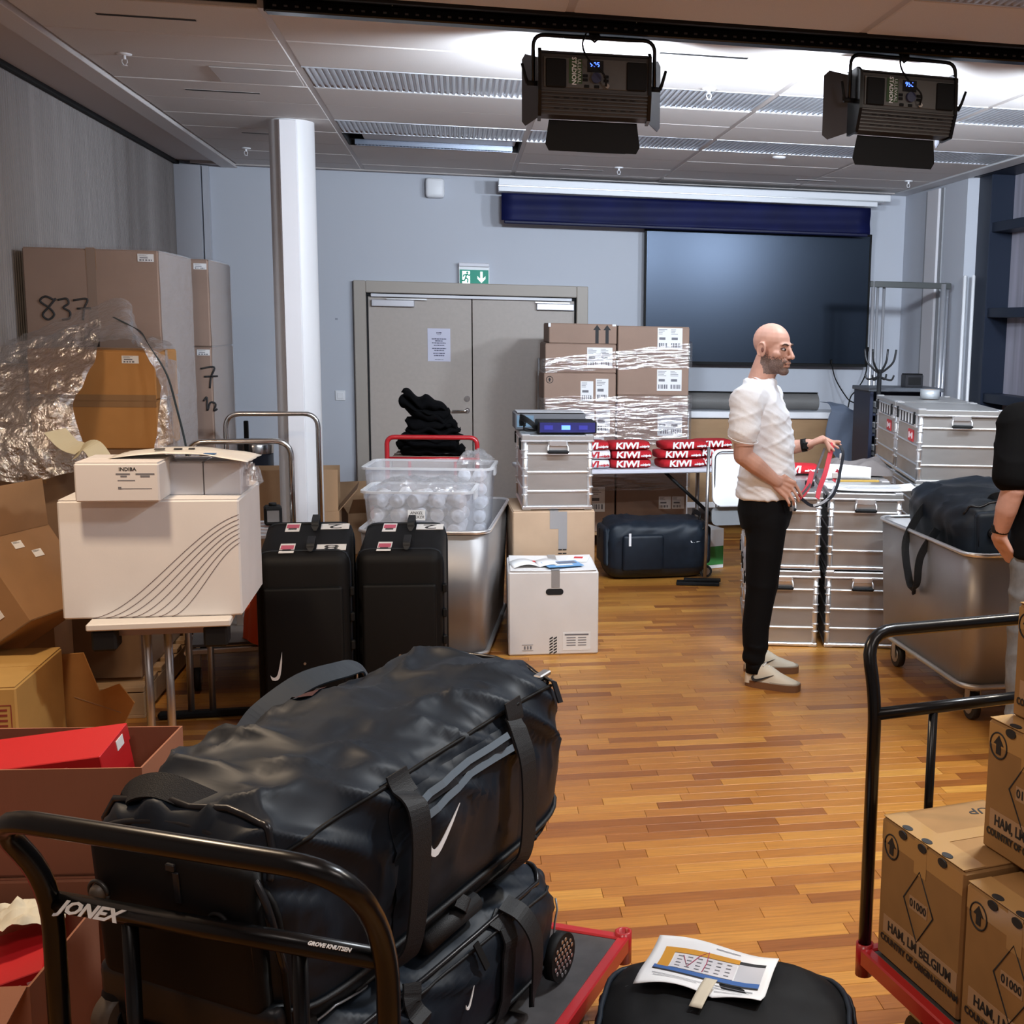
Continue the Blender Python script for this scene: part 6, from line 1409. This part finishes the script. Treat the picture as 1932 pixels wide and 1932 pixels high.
# ================================================================ chrome trolleys, bin, open cartons behind
def luggage_trolley(label, loc, rz, W, L, hh):
    t = thing('chrome_trolley', label, 'trolley', loc, rz, 'chrome luggage trolleys'); y = L/2
    obj('handle_tube', G().tube(round_path([(-W/2, y, .16), (-W/2, y, hh), (W/2, y, hh), (W/2, y, .16)], .09, 6), .0155, 10), M_CHROME, t)
    for s in (-1, 1): obj('side_rail', G().cyl((s*W/2, -L/2, .20), (s*W/2, L/2, .20), .014, 10), M_CHROME, t); obj('side_rail', G().cyl((s*W/2, -L/2, .30), (s*W/2, L/2, .30), .010, 8), M_CHROME, t)
    for k in range(4): obj('cross_rail', G().box((0, -L/2+.02+k*(L-.04)/3, .20), (W, .04, .025), .004), M_ALU, t)
    obj('deck', G().box((0, 0, .225), (W-.04, L-.06, .012)), K('trolley_deck', (.10, .09, .085), .6), t)
    for s in (-1, 1):
        for q in (-1, 1):
            f = obj('caster_fork', G().box((s*(W/2-.04), q*(L/2-.06), .15), (.04, .05, .08), .006), M_STEEL, t); wheel(f, (s*(W/2-.04), q*(L/2-.06), .062), .062, .03)
    return t
luggage_trolley('chrome luggage trolley nearer the camera beside the pillar', (-1.10, 6.50, 0), R(9), .52, .88, 1.125)
luggage_trolley('chrome luggage trolley behind the nearer one', (-1.10, 7.52, 0), R(6), .54, .90, 1.20)
ld = thing('aluminium_ladder', 'short aluminium step ladder lying on the chrome trolley', 'ladder', (-1.06, 6.66, .2325), R(12), None, R(0))
for s in (-1, 1): obj('ladder_rail', G().box((s*.10, 0, .44), (.025, .55, .05), .004), M_ALUB, ld); obj('ladder_foot', G().box((s*.10, -.2, .21), (.03, .03, .42)).box((s*.10, .2, .21), (.03, .03, .42)), M_ALU, ld)
for k in range(5): obj('ladder_rung', G().box((0, -.22+k*.11, .455), (.19, .04, .02), .003), M_ALUB, ld)
t = thing('black_power_box', 'small black power box on the chrome trolley ladder', 'box', (-.985, 6.76, .7005), R(10)); obj('box_body', G().box((0, 0, .05), (.09, .10, .10), .01), M_BLACKM, t); obj('box_plate', G().box((0, -.051, .05), (.06, .004, .06)), M_STEEL, t); obj('box_knob', G().cyl((0, 0, .1), (0, 0, .115), .02, 10), M_BLACKM, t)
cloth_heap('orange_vest', 'bright orange vest between the white carton and the left suitcase', 'vest', (-.90, 6.12, .2325), R(30), .22, .26, .36, K('vest_orange', (.75, .09, .01), .7), 5.5)
wbn = thing('waste_bin', 'black waste bin with chrome lid behind the trolleys', 'bin', (-1.506, 9.50, 0))
obj('bin_body', G().lathe([(.001, 0), (.13, 0), (.14, .02), (.14, .80), (.001, .80)], 28), K('bin_black', (.012, .014, .022), .3), wbn); obj('bin_lid', G().lathe([(.143, .80), (.145, .86), (.135, .885), (.06, .905), (.001, .91)], 28), M_CHROME, wbn)
t = thing('black_post', 'thin black post standing beside the waste bin', 'post', (-1.50, 8.86+.32, 0)); obj('post_bar', G().box((0, 0, .53), (.03, .03, 1.06), .004), M_BLACKM, t); obj('post_base', G().box((0, 0, .01), (.12, .12, .02), .004), M_BLACKM, t)
oc = open_carton('open brown carton with tall raised flaps behind the pillar', (-1.16, 9.08, 0), R(3), (.60, .40, .45), M_KRAFT, (('-y', -4, .29), ('+x', 40, .2), ('+y', 0, .28)))
open_carton('small open brown carton on the floor between pillar and red cart', (-.72, 9.86, 0), R(18), (.40, .36, .32), M_KRAFT, (('-y', 50, .2), ('+x', 35, .2), ('+y', 15, .2), ('-x', 30, .2)))
crumple('crumpled clear plastic bag at the right end of the white box pair', (-.765, 4.72, 1.154), 0, .08, .14, .10, 3.7)
# ================================================================ people
M_SKIN = K('skin', (.56, .31, .235), .5, var=.10, vscale=14, spec=.35)
M_BEARD = K('beard_stubble', (.17, .115, .10), .8, var=.35, vscale=160)
M_TEE = K('white_cotton', (.84, .84, .87), .85, bump=.08, bscale=120)
M_TEEB = K('black_cotton_tee', (.0035, .0035, .004), .9, spec=.1)
M_TROU = K('black_trousers', (.0035, .0035, .0045), .8, spec=.15)
M_JEAN = K('grey_denim', (.16, .165, .17), .85, var=.15, vscale=30)
def capsule(g, a, b, r0, r1, n=14):
    a, b = Vector(a), Vector(b); d = (b-a); L = d.length; d = d.normalized(); pts = []; rs = []
    for k in range(5): q = math.pi/2*(1-k/4); pts.append(a-d*r0*math.sin(q)); rs.append(max(.0004, r0*math.cos(q)))
    for k in range(1, 5): q = math.pi/2*k/4; pts.append(b+d*r1*math.sin(q)); rs.append(max(.0004, r1*math.cos(q)))
    pts.insert(5, a+d*L*.999); rs.insert(5, r1); return g.tube(pts, rs, n)
def limb(g, pts, rs, n=14):
    for i in range(len(pts)-1): capsule(g, pts[i], pts[i+1], rs[i], rs[i+1], n)
    return g
def loft(g, rings, n=24, yaw=0.0):
    """rings: (cx, cy, z, rx, ry)"""
    vs = []; c, s = math.cos(yaw), math.sin(yaw)
    for cx, cy, z, rx, ry in rings:
        for k in range(n):
            a = 2*math.pi*k/n; e = .85; x = rx*math.copysign(abs(math.cos(a))**e, math.cos(a)); y = ry*math.copysign(abs(math.sin(a))**e, math.sin(a))
            vs.append((cx+x*c-y*s, cy+x*s+y*c, z))
    m = len(rings); fs = [(i*n+k, i*n+(k+1) % n, (i+1)*n+(k+1) % n, (i+1)*n+k) for i in range(m-1) for k in range(n)]
    fs += [tuple(range(n))[::-1], tuple((m-1)*n+k for k in range(n))]; return g.add(vs, fs, 0, True)
def remesh(g, voxel, smooth=3, fn=None):
    me = g.mesh('tmp'); o = bpy.data.objects.new('tmp', me); COL.objects.link(o)
    m = o.modifiers.new('r', 'REMESH'); m.mode = 'VOXEL'; m.voxel_size = voxel; m.use_smooth_shade = True
    if smooth: s_ = o.modifiers.new('s', 'SMOOTH'); s_.factor = .5; s_.iterations = smooth
    bpy.context.view_layer.update(); out = bpy.data.meshes.new_from_object(o.evaluated_get(bpy.context.evaluated_depsgraph_get()))
    bpy.data.objects.remove(o, do_unlink=True); bpy.data.meshes.remove(me); out.materials.clear()
    if fn:
        nr = [v.normal.copy() for v in out.vertices]
        for v, n in zip(out.vertices, nr): v.co = v.co+n*fn(v.co, n)
    out.polygons.foreach_set('use_smooth', [True]*len(out.polygons)); return out
def head_shapes(g, M):
    E = lambda c, r: g.ell(c, r, 18, 12, M=M)
    E((-.014, 0, .032), (.098, .077, .086)); E((.028, 0, -.012), (.064, .064, .088)); E((.028, 0, -.074), (.060, .058, .052)); E((.068, 0, -.108), (.027, .031, .022)); E((.0, .045, -.065), (.03, .017, .03)); E((.0, -.045, -.065), (.03, .017, .03))
    E((.076, 0, .020), (.020, .047, .011)); E((.055, .050, -.028), (.024, .018, .02)); E((.055, -.050, -.028), (.024, .018, .02))
    k = G(); capsule(k, (.092, 0, .006), (.116, 0, -.036), .0085, .0125); k.ell((.103, .012, -.040), (.011, .008, .008)); k.ell((.103, -.012, -.040), (.011, .008, .008))
    k.ell((.092, 0, -.067), (.012, .023, .0065)); k.ell((.090, 0, -.082), (.011, .020, .0075)); k.ell((.083, 0, -.060), (.016, .028, .016)); g.add(k.v, k.f, 0, True, M)
    for s in (-1, 1):
        g.ell((-.012, s*.078, -.012), (.022, .0085, .034), 12, 10, M=M)
        k = G().tube([(-.012+.023*math.cos(a), s*.085, -.010+.034*math.sin(a)) for a in [R(-70+20*i) for i in range(17)]], .005, 6); g.add(k.v, k.f, 0, True, M)
def hand(g, wrist, knuck, tips, thumb, r=.0079, width=.041):
    """palm from wrist to knuckle centre; tips: 4 fingertip positions; each finger bends midway"""
    w, k = Vector(wrist), Vector(knuck); ax = (k-w).normalized(); sp = (Vector(tips[3])-Vector(tips[0])); sp = (sp-ax*sp.dot(ax)).normalized()
    nrm = ax.cross(sp).normalized()
    for i in range(4):
        b = k+sp*width*(-1+2*i/3); capsule(g, w+sp*width*.55*(-1+2*i/3), b, .014, .0115, 10)
        t = Vector(tips[i]); mid = (b+t)/2; L = (t-b).length; full = [.068, .078, .082, .074][i]; bend = math.sqrt(max(0, full**2-L**2))*.42
        d = Vector((0, 0, 1)); mid = mid+((mid-w).normalized()*.4+nrm*.9*HS[0]).normalized()*bend
        limb(g, [b, mid, t], [r*1.12, r*1.02, r*.85], 10)
    tb = w+ax*.02+sp*width*1.0; tm = (tb+Vector(thumb))/2+sp*.012
    limb(g, [tb, tm, thumb], [.0135, .0105, .009], 10)
HS = [1]
def shoe(parent, heel, toe, mt, sole_m, name='shoe', col2=None, logo=True):
    heel, toe = Vector(heel), Vector(toe); d = toe-heel; L = d.length; a = math.atan2(d.y, d.x); M = Matrix.Translation((heel.x, heel.y, 0)) @ rotz(a)
    def outline(k, grow=0): 
        pts = []
        for i in range(28):
            t = 2*math.pi*i/28; c, s = math.cos(t), math.sin(t); x = L/2+(L/2+grow)*math.copysign(abs(c)**.75, c); w = .045+.004*c+grow; pts.append((x, w*math.copysign(abs(s)**.62, s)))
        return pts
    so = obj(name+'_sole', G().prism(outline(0, .006), .0, .034, M=M), sole_m, parent)
    g = G(); rings = []
    prof = [(.0, .02, .088, .034), (.06, .02, .108, .038), (.30, .02, .122, .041), (.46, .02, .108, .044), (.62, .02, .080, .047), (.80, .02, .060, .045), (.92, .02, .050, .036), (.985, .02, .038, .018)]
    n = 14; vs = []
    for f, z0, z1, w in prof:
        for k in range(n): t = math.pi*k/(n-1); vs.append((f*L, w*math.copysign(abs(math.cos(t))**.7, math.cos(t)), z0+(z1-z0)*abs(math.sin(t))**.8))
    m = len(prof); fs = [(i*n+k, i*n+k+1, (i+1)*n+k+1, (i+1)*n+k) for i in range(m-1) for k in range(n-1)]+[tuple(range(n))[::-1], tuple((m-1)*n+k for k in range(n))]
    g.add(vs, fs, 0, True, M); up = obj(name+'_upper', g, mt, so)
    obj('toe_cap', G().prism(outline(0, .003)[:8]+outline(0, .003)[-7:], .024, .040, M=M), col2 or mt, so)
    lc = G()
    for k in range(5): x = L*(.34+.07*k); z = .124-.0125*k; lc.tube([M @ Vector((x, -.026, z-.012)), M @ Vector((x+.006, 0, z)), M @ Vector((x, .026, z-.012))], .0035, 6)
    obj('laces', lc, M_PAPER, so)
    if logo:
        for s in (-1, 1): swoosh(.12, M_INK, so, M @ face_m((L*.36, s*.047, .056), (0, s, .25), (.0, 0, 1)) @ (Matrix.Diagonal((1 if s < 0 else -1, 1, 1, 1))), 'shoe_logo', .0025)
    return so

def man():
    t = thing('person', 'bald man in white t-shirt and black trousers holding red straps', 'person', (1.495, 5.92, 0))
    YW = R(-18); HM = Matrix.Translation((.005, -.050, 1.692)) @ rotz(R(-49)) @ Matrix.Rotation(R(3), 4, 'Y')
    g = G(); head_shapes(g, HM); hv = lambda p: tuple(HM @ Vector(p))
    limb(g, [hv((-.024, 0, -.06)), (-.040, -.03, 1.56), (-.055, -.015, 1.48)], [.064, .064, .074], 18)
    TR = [(.0, 0, .86, .12, .165), (.0, 0, .95, .122, .165), (.005, 0, 1.1, .118, .155), (-.005, 0, 1.25, .115, .165), (-.025, -.0, 1.37, .108, .175), (-.045, -.005, 1.45, .085, .15), (-.05, -.01, 1.50, .06, .09)]
    loft(g, TR, 28, YW)
    rS, rE, rW, rK = (-.150, -.175, 1.435), (-.172, -.215, 1.18), (.004, -.20, 1.050), (.070, -.205, 1.012)
    lS, lE, lW, lK = (.035, .165, 1.435), (.0, .20, 1.15), (.245, .10, 1.205), (.318, .085, 1.238)
    limb(g, [(-.08, -.10, 1.44), rS, (-.165, -.205, 1.31), rE], [.06, .062, .054, .046]); limb(g, [rE, (-.11, -.215, 1.135), rW], [.045, .045, .029])
    limb(g, [(-.0, .08, 1.44), lS, (.01, .19, 1.31), lE], [.06, .062, .054, .046]); limb(g, [lE, (.09, .165, 1.17), lW], [.045, .045, .029])
    HS[0] = 1; hand(g, rW, rK, [(.068, -.205, .935), (.090, -.214, .942), (.113, -.214, .958), (.132, -.204, .980)], (.128, -.178, .995))
    HS[0] = -1; hand(g, lW, lK, [(.335, .035, 1.175), (.358, .03, 1.180), (.384, .04, 1.192), (.404, .065, 1.205)], (.392, .05, 1.222))
    rh, rk, ra = (-.005, -.085, .90), (-.035, -.10, .50), (-.05, -.085, .10); lh, lk, la = (.01, .085, .90), (.03, .10, .50), (.015, .165, .10)
    limb(g, [rh, rk, ra], [.082, .056, .042], 16); limb(g, [lh, lk, la], [.082, .056, .042], 16)
    capsule(g, (ra[0], ra[1], .06), (.03, -.14, .036), .034, .02); capsule(g, (la[0], la[1], .06), (.12, .14, .036), .034, .02)
    me = remesh(g, .0042, 2); hmi = HM.inverted()
    body = mobj('body', me, [M_SKIN, M_BEARD], t)
    for p in me.polygons:
        c = hmi @ p.center
        if c.z > -.125 and c.z < .0 and abs(c.y) < .07 and c.x > -.025:
            lim = -.050 if c.x > .055 else (-.030-.020*(c.x+.02)/.075)
            mouth = c.x > .08 and abs(c.y) < .021 and -.088 < c.z < -.063
            if c.z < lim+random.uniform(-.012,.012) and not mouth and not (c.x > .094 and c.z > -.054): p.material_index = 1
    for s in (-1, 1):
        e = obj('eye', G().ell((.0795, s*.031, -.002), (.0118, .0135, .0070), 12, 8, M=HM), K('eye_white', (.42, .36, .34), .3), body)
        obj('iris', G().ell((.0905, s*.029, -.002), (.0030, .0066, .0062), 10, 6, M=HM), K('iris_dark', (.02, .015, .012), .2), e)
        obj('upper_lid', G().tube([HM @ Vector((.087-.010*abs(k-1.5)/1.5, s*(.017+.010*k), .0055-.003*abs(k-1.5))) for k in range(4)], .0034, 6), K('lid_dark', (.10, .05, .045), .7), body)
        obj('eyebrow', G().tube([HM @ Vector((.096-.004*k, s*(.013+.011*k), .0185+[0, .004, .005, .0][k])) for k in range(4)], [.004, .0046, .004, .0025], 6), K('brow_brown', (.07, .04, .03), .9), body)
        obj('ear_hollow', G().ell((-.004, s*.0862, -.010), (.008, .003, .012), 8, 6, M=HM), K('ear_shade', (.22, .09, .07), .7), body)
        obj('nostril', G().ell((.108, s*.008, -.0475), (.004, .004, .002), 8, 6, M=HM), MATS['lid_dark'], body)
    obj('mouth_line', G().tube([HM @ Vector((.099-.010*abs(k-2)**1.4/2.6, (k-2)*.0105, -.0748)) for k in range(5)], .0026, 6), MATS['lid_dark'], body)
    # t-shirt
    g = G(); loft(g, [(c[0], c[1], z, rx+.016, ry+.018) for c, z, rx, ry in (((.0, 0), .955, .128, .168), ((.004, 0), 1.02, .124, .165), ((.005, 0), 1.1, .118, .158), ((-.005, 0), 1.25, .116, .168), ((-.025, 0), 1.37, .110, .178), ((-.045, -.005), 1.45, .088, .155), ((-.047, -.012), 1.505, .070, .105), ((-.045, -.02), 1.540, .060, .072))], 30, YW)
    limb(g, [(-.08, -.10, 1.45), (-.150, -.172, 1.438), (-.172, -.21, 1.30)], [.075, .078, .072], 18); limb(g, [(.0, .08, 1.45), (.035, .165, 1.438), (.01, .195, 1.30)], [.075, .078, .072], 18)
    def wr(c, n):
        a = nz(c.x*5+c.z*9, c.y*4, c.z*16); b = 1-abs(nz(c.x*7-c.z*12, c.y*6, c.z*9+4))*2; q = 1-abs(nz(c.x*4+2, c.y*4, c.z*24+c.x*14))*2
        return .004*a+.0065*max(0, b)**2+.008*max(0, q)**3*(1 if c.z < 1.22 else .55)
    sh_ = remesh(g, .0075, 3, wr); shirt = mobj('t_shirt', sh_, M_TEE, t)
    obj('sleeve_hem', G().tube(arc((0, 0, 0), .0735, 0, 2*math.pi, 20, 'xy'), .0025, 6, M=Matrix.Translation((-.1725, -.212, 1.262)) @ Euler((R(14), R(9), 0)).to_matrix().to_4x4()), M_TEE, shirt)
    obj('collar', G().tube([(-.045+.060*math.cos(a)*math.cos(YW)-.071*math.sin(a)*math.sin(YW)+.004, -.02+.060*math.cos(a)*math.sin(YW)+.071*math.sin(a)*math.cos(YW), 1.537-.022*math.cos(a)) for a in [2*math.pi*k/24 for k in range(24)]], .004, 6, closed=True), M_TEE, shirt)
    # trousers
    g = G(); loft(g, [(0, 0, .80, .12, .17), (0, 0, .88, .136, .182), (0, 0, .97, .130, .175), (0, 0, 1.0, .126, .17)], 26, YW)
    limb(g, [(rh[0], rh[1], .86), (-.025, -.095, .66), rk, (-.055, -.093, .30), (-.055, -.088, .16)], [.100, .090, .076, .068, .060], 18); limb(g, [(lh[0], lh[1], .86), (.03, .09, .66), lk, (.01, .13, .30), (.010, .162, .16)], [.100, .090, .076, .068, .060], 18)
    tm = remesh(g, .008, 3, lambda c, n: .004*max(0, 1-abs(nz(c.x*4, c.y*4, c.z*5))*2.2)**2+(.004*math.sin(c.z*70+c.x*20) if c.z < .22 else 0)); tr_ = mobj('trousers', tm, M_TROU, t)
    obj('pocket_tag', G().box((.10, -.118, .905), (.03, .004, .02), M=None), K('tag_grey', (.25, .25, .25), .5), tr_)
    # shoes, socks, watch, ring
    for nm, hl, to_ in (('shoe', (-.085, -.062), (.145, -.215)), ('shoe', (-.04, .185), (.232, .122))):
        shoe(t, (*hl, 0), (*to_, 0), K('shoe_cream', (.66, .60, .49), .7), K('gum_sole', (.17, .075, .032), .6), nm, K('shoe_suede', (.40, .35, .28), .9))
    for c in ((-.052, -.086, .105), (.012, .163, .105)): obj('sock', G().cyl((c[0], c[1], .07), (c[0], c[1], .15), .047, 16), M_TROU, t)
    wv = (Vector(lW)-Vector((.09, .165, 1.17))).normalized(); w0 = Vector(lW)-wv*.025
    obj('watch', G().cyl(w0-wv*.014, w0+wv*.014, .0335, 18).box(tuple(w0+Vector((0, -.03, .0))), (.03, .012, .036), .004), M_BLACKM, t)
    obj('ring', G().tube(arc((.086, -.209, .972), .0105, 0, 2*math.pi, 14, 'xy'), .002, 5), M_CHROME, t)
    return t
man()
st = thing('red_strap_bundle', 'red straps with black and silver bands held in the hands of the man', 'straps', (1.495, 5.92, 0))
M_STR = K('strap_red', (.70, .06, .09), .5)
for pts, hw in (([(.360, .06, 1.215), (.335, .03, 1.15), (.300, -.02, 1.07), (.262, -.06, 1.0), (.240, -.10, .955)], .013), ([(.22, -.06, 1.085), (.185, -.12, 1.02), (.145, -.17, .985), (.122, -.19, .975)], .014), ([(.385, .03, 1.08), (.36, .0, 1.055), (.345, -.03, 1.03)], .010)):
    obj('red_band', G().tube(smooth_path(pts, 6), 1, flat=(hw, .0016, (.3, -1, .3))), M_STR, st)
obj('dark_band', G().tube(smooth_path([(.400, .06, 1.205), (.41, .04, 1.16), (.385, .0, 1.08), (.365, -.04, 1.03), (.32, -.10, .97), (.25, -.15, .935), (.19, -.17, .93), (.135, -.19, .965)], 6), 1, flat=(.008, .0016, (.3, -1, .3))), K('band_dark', (.02, .022, .03), .35), st)
obj('silver_band', G().tube(smooth_path([(.345, -.05, 1.01), (.30, -.11, .965), (.25, -.15, .939), (.20, -.168, .928)], 6), 1, flat=(.006, .0022, (.3, -1, .5))), K('band_silver', (.6, .62, .66), .3, .4), st)
obj('grey_band', G().tube(smooth_path([(.315, .05, 1.19), (.27, .0, 1.11), (.23, -.06, 1.06), (.19, -.12, 1.02), (.14, -.175, .985)], 6), 1, flat=(.006, .0014, (.3, -1, .3))), K('band_grey', (.12, .11, .12), .5), st)
obj('clip', G().box((.40, .045, 1.15), (.014, .01, .03), .003), M_WHITE, st); obj('clip', G().box((.352, -.02, 1.06), (.03, .01, .03), .003), M_WHITE, st)

def partial_person():
    t = thing('person', 'person in black t-shirt and grey jeans cut off by the right frame edge', 'person', (2.325, 4.50, 0))
    g = G(); HM = Matrix.Translation((.03, .02, 1.70)) @ rotz(R(80)); head_shapes(g, HM)
    limb(g, [(.03, .0, 1.62), (.03, -.02, 1.56), (.03, -.03, 1.48)], [.057, .057, .066], 18); YW = R(85)
    loft(g, [(0.03, 0, .86, .115, .165), (.03, 0, .95, .118, .165), (.03, 0, 1.1, .115, .16), (.03, 0, 1.25, .115, .17), (.03, 0, 1.37, .108, .175), (.03, -.01, 1.45, .085, .15), (.03, -.02, 1.50, .06, .09)], 28, YW)
    lS, lE, lW = (-.165, -.01, 1.43), (-.205, -.06, 1.185), (-.215, .02, .985)
    limb(g, [(-.08, 0, 1.44), lS, lE], [.06, .062, .048]); limb(g, [lE, (-.215, -.03, 1.10), lW], [.046, .045, .030])
    HS[0] = 1; hand(g, lW, (-.18, .04, .925), [(-.13, .03, .865), (-.135, .05, .86), (-.14, .07, .86), (-.145, .085, .865)], (-.165, .085, .90))
    rS, rE, rW = (.225, .0, 1.43), (.28, .0, 1.15), (.26, .12, .93); limb(g, [(.12, 0, 1.44), rS, rE], [.06, .062, .048]); limb(g, [rE, rW], [.046, .03])
    hand(g, rW, (.25, .15, .86), [(.21, .17, .80), (.225, .185, .79), (.24, .195, .79), (.255, .20, .80)], (.21, .12, .84))
    for s in (-1, 1): limb(g, [(.03+s*.09, 0, .90), (.03+s*.095, .01, .50), (.03+s*.10, -.02, .10)], [.085, .058, .042], 16); capsule(g, (.03+s*.10, -.02, .06), (.03+s*.11, .12, .045), .04, .03)
    body = mobj('body', remesh(g, .008, 2), M_SKIN, t)
    obj('hair', G().ell((-.024, 0, .048), (.100, .081, .082), 18, 12, M=HM), K('hair_brown', (.05, .03, .02), .8), body)
    for s in (-1, 1): obj('eye', G().ell((.0815, s*.031, -.002), (.0125, .0135, .0085), 10, 8, M=HM), MATS['eye_white'], body)
    g = G(); loft(g, [(.03, 0, z, rx+.02, ry+.022) for z, rx, ry in ((.90, .122, .168), (1.0, .12, .165), (1.25, .118, .172), (1.37, .11, .178), (1.45, .088, .155), (1.51, .062, .09))], 28, YW)
    limb(g, [(-.08, 0, 1.45), (-.175, -.01, 1.435), (-.205, -.05, 1.245)], [.08, .085, .082], 18); limb(g, [(.12, 0, 1.45), (.225, 0, 1.435), (.275, 0, 1.25)], [.08, .085, .082], 18)
    mobj('t_shirt', remesh(g, .009, 3, lambda c, n: .006*max(0, 1-abs(nz(c.x*6, c.y*5, c.z*9))*2)**2), M_TEEB, t)
    g = G(); loft(g, [(.03, 0, .80, .12, .17), (.03, 0, .9, .13, .178), (.03, 0, .98, .122, .17)], 26, YW)
    for s in (-1, 1): limb(g, [(.03+s*.088, 0, .86), (.03+s*.098, .01, .50), (.03+s*.10, -.02, .10)], [.102, .082, .078], 18)
    j = mobj('jeans', remesh(g, .009, 3, lambda c, n: .006*max(0, 1-abs(nz(c.x*6, c.y*5, c.z*8))*2)**2), M_JEAN, t)
    for s in (-1, 1): shoe(t, (.03+s*.10, -.10, 0), (.03+s*.115, .18, 0), M_PAPER, M_PAPER, 'shoe', None, False)
    w0 = Vector(lW)+Vector((0, -.01, .03)); d_ = Vector((0, -.25, 1)).normalized(); obj('watch', G().cyl(w0-d_*.013, w0+d_*.013, .0345, 18).box(tuple(w0+Vector((-.03, 0, 0))), (.014, .03, .034), .004), M_BLACKM, t)
partial_person()
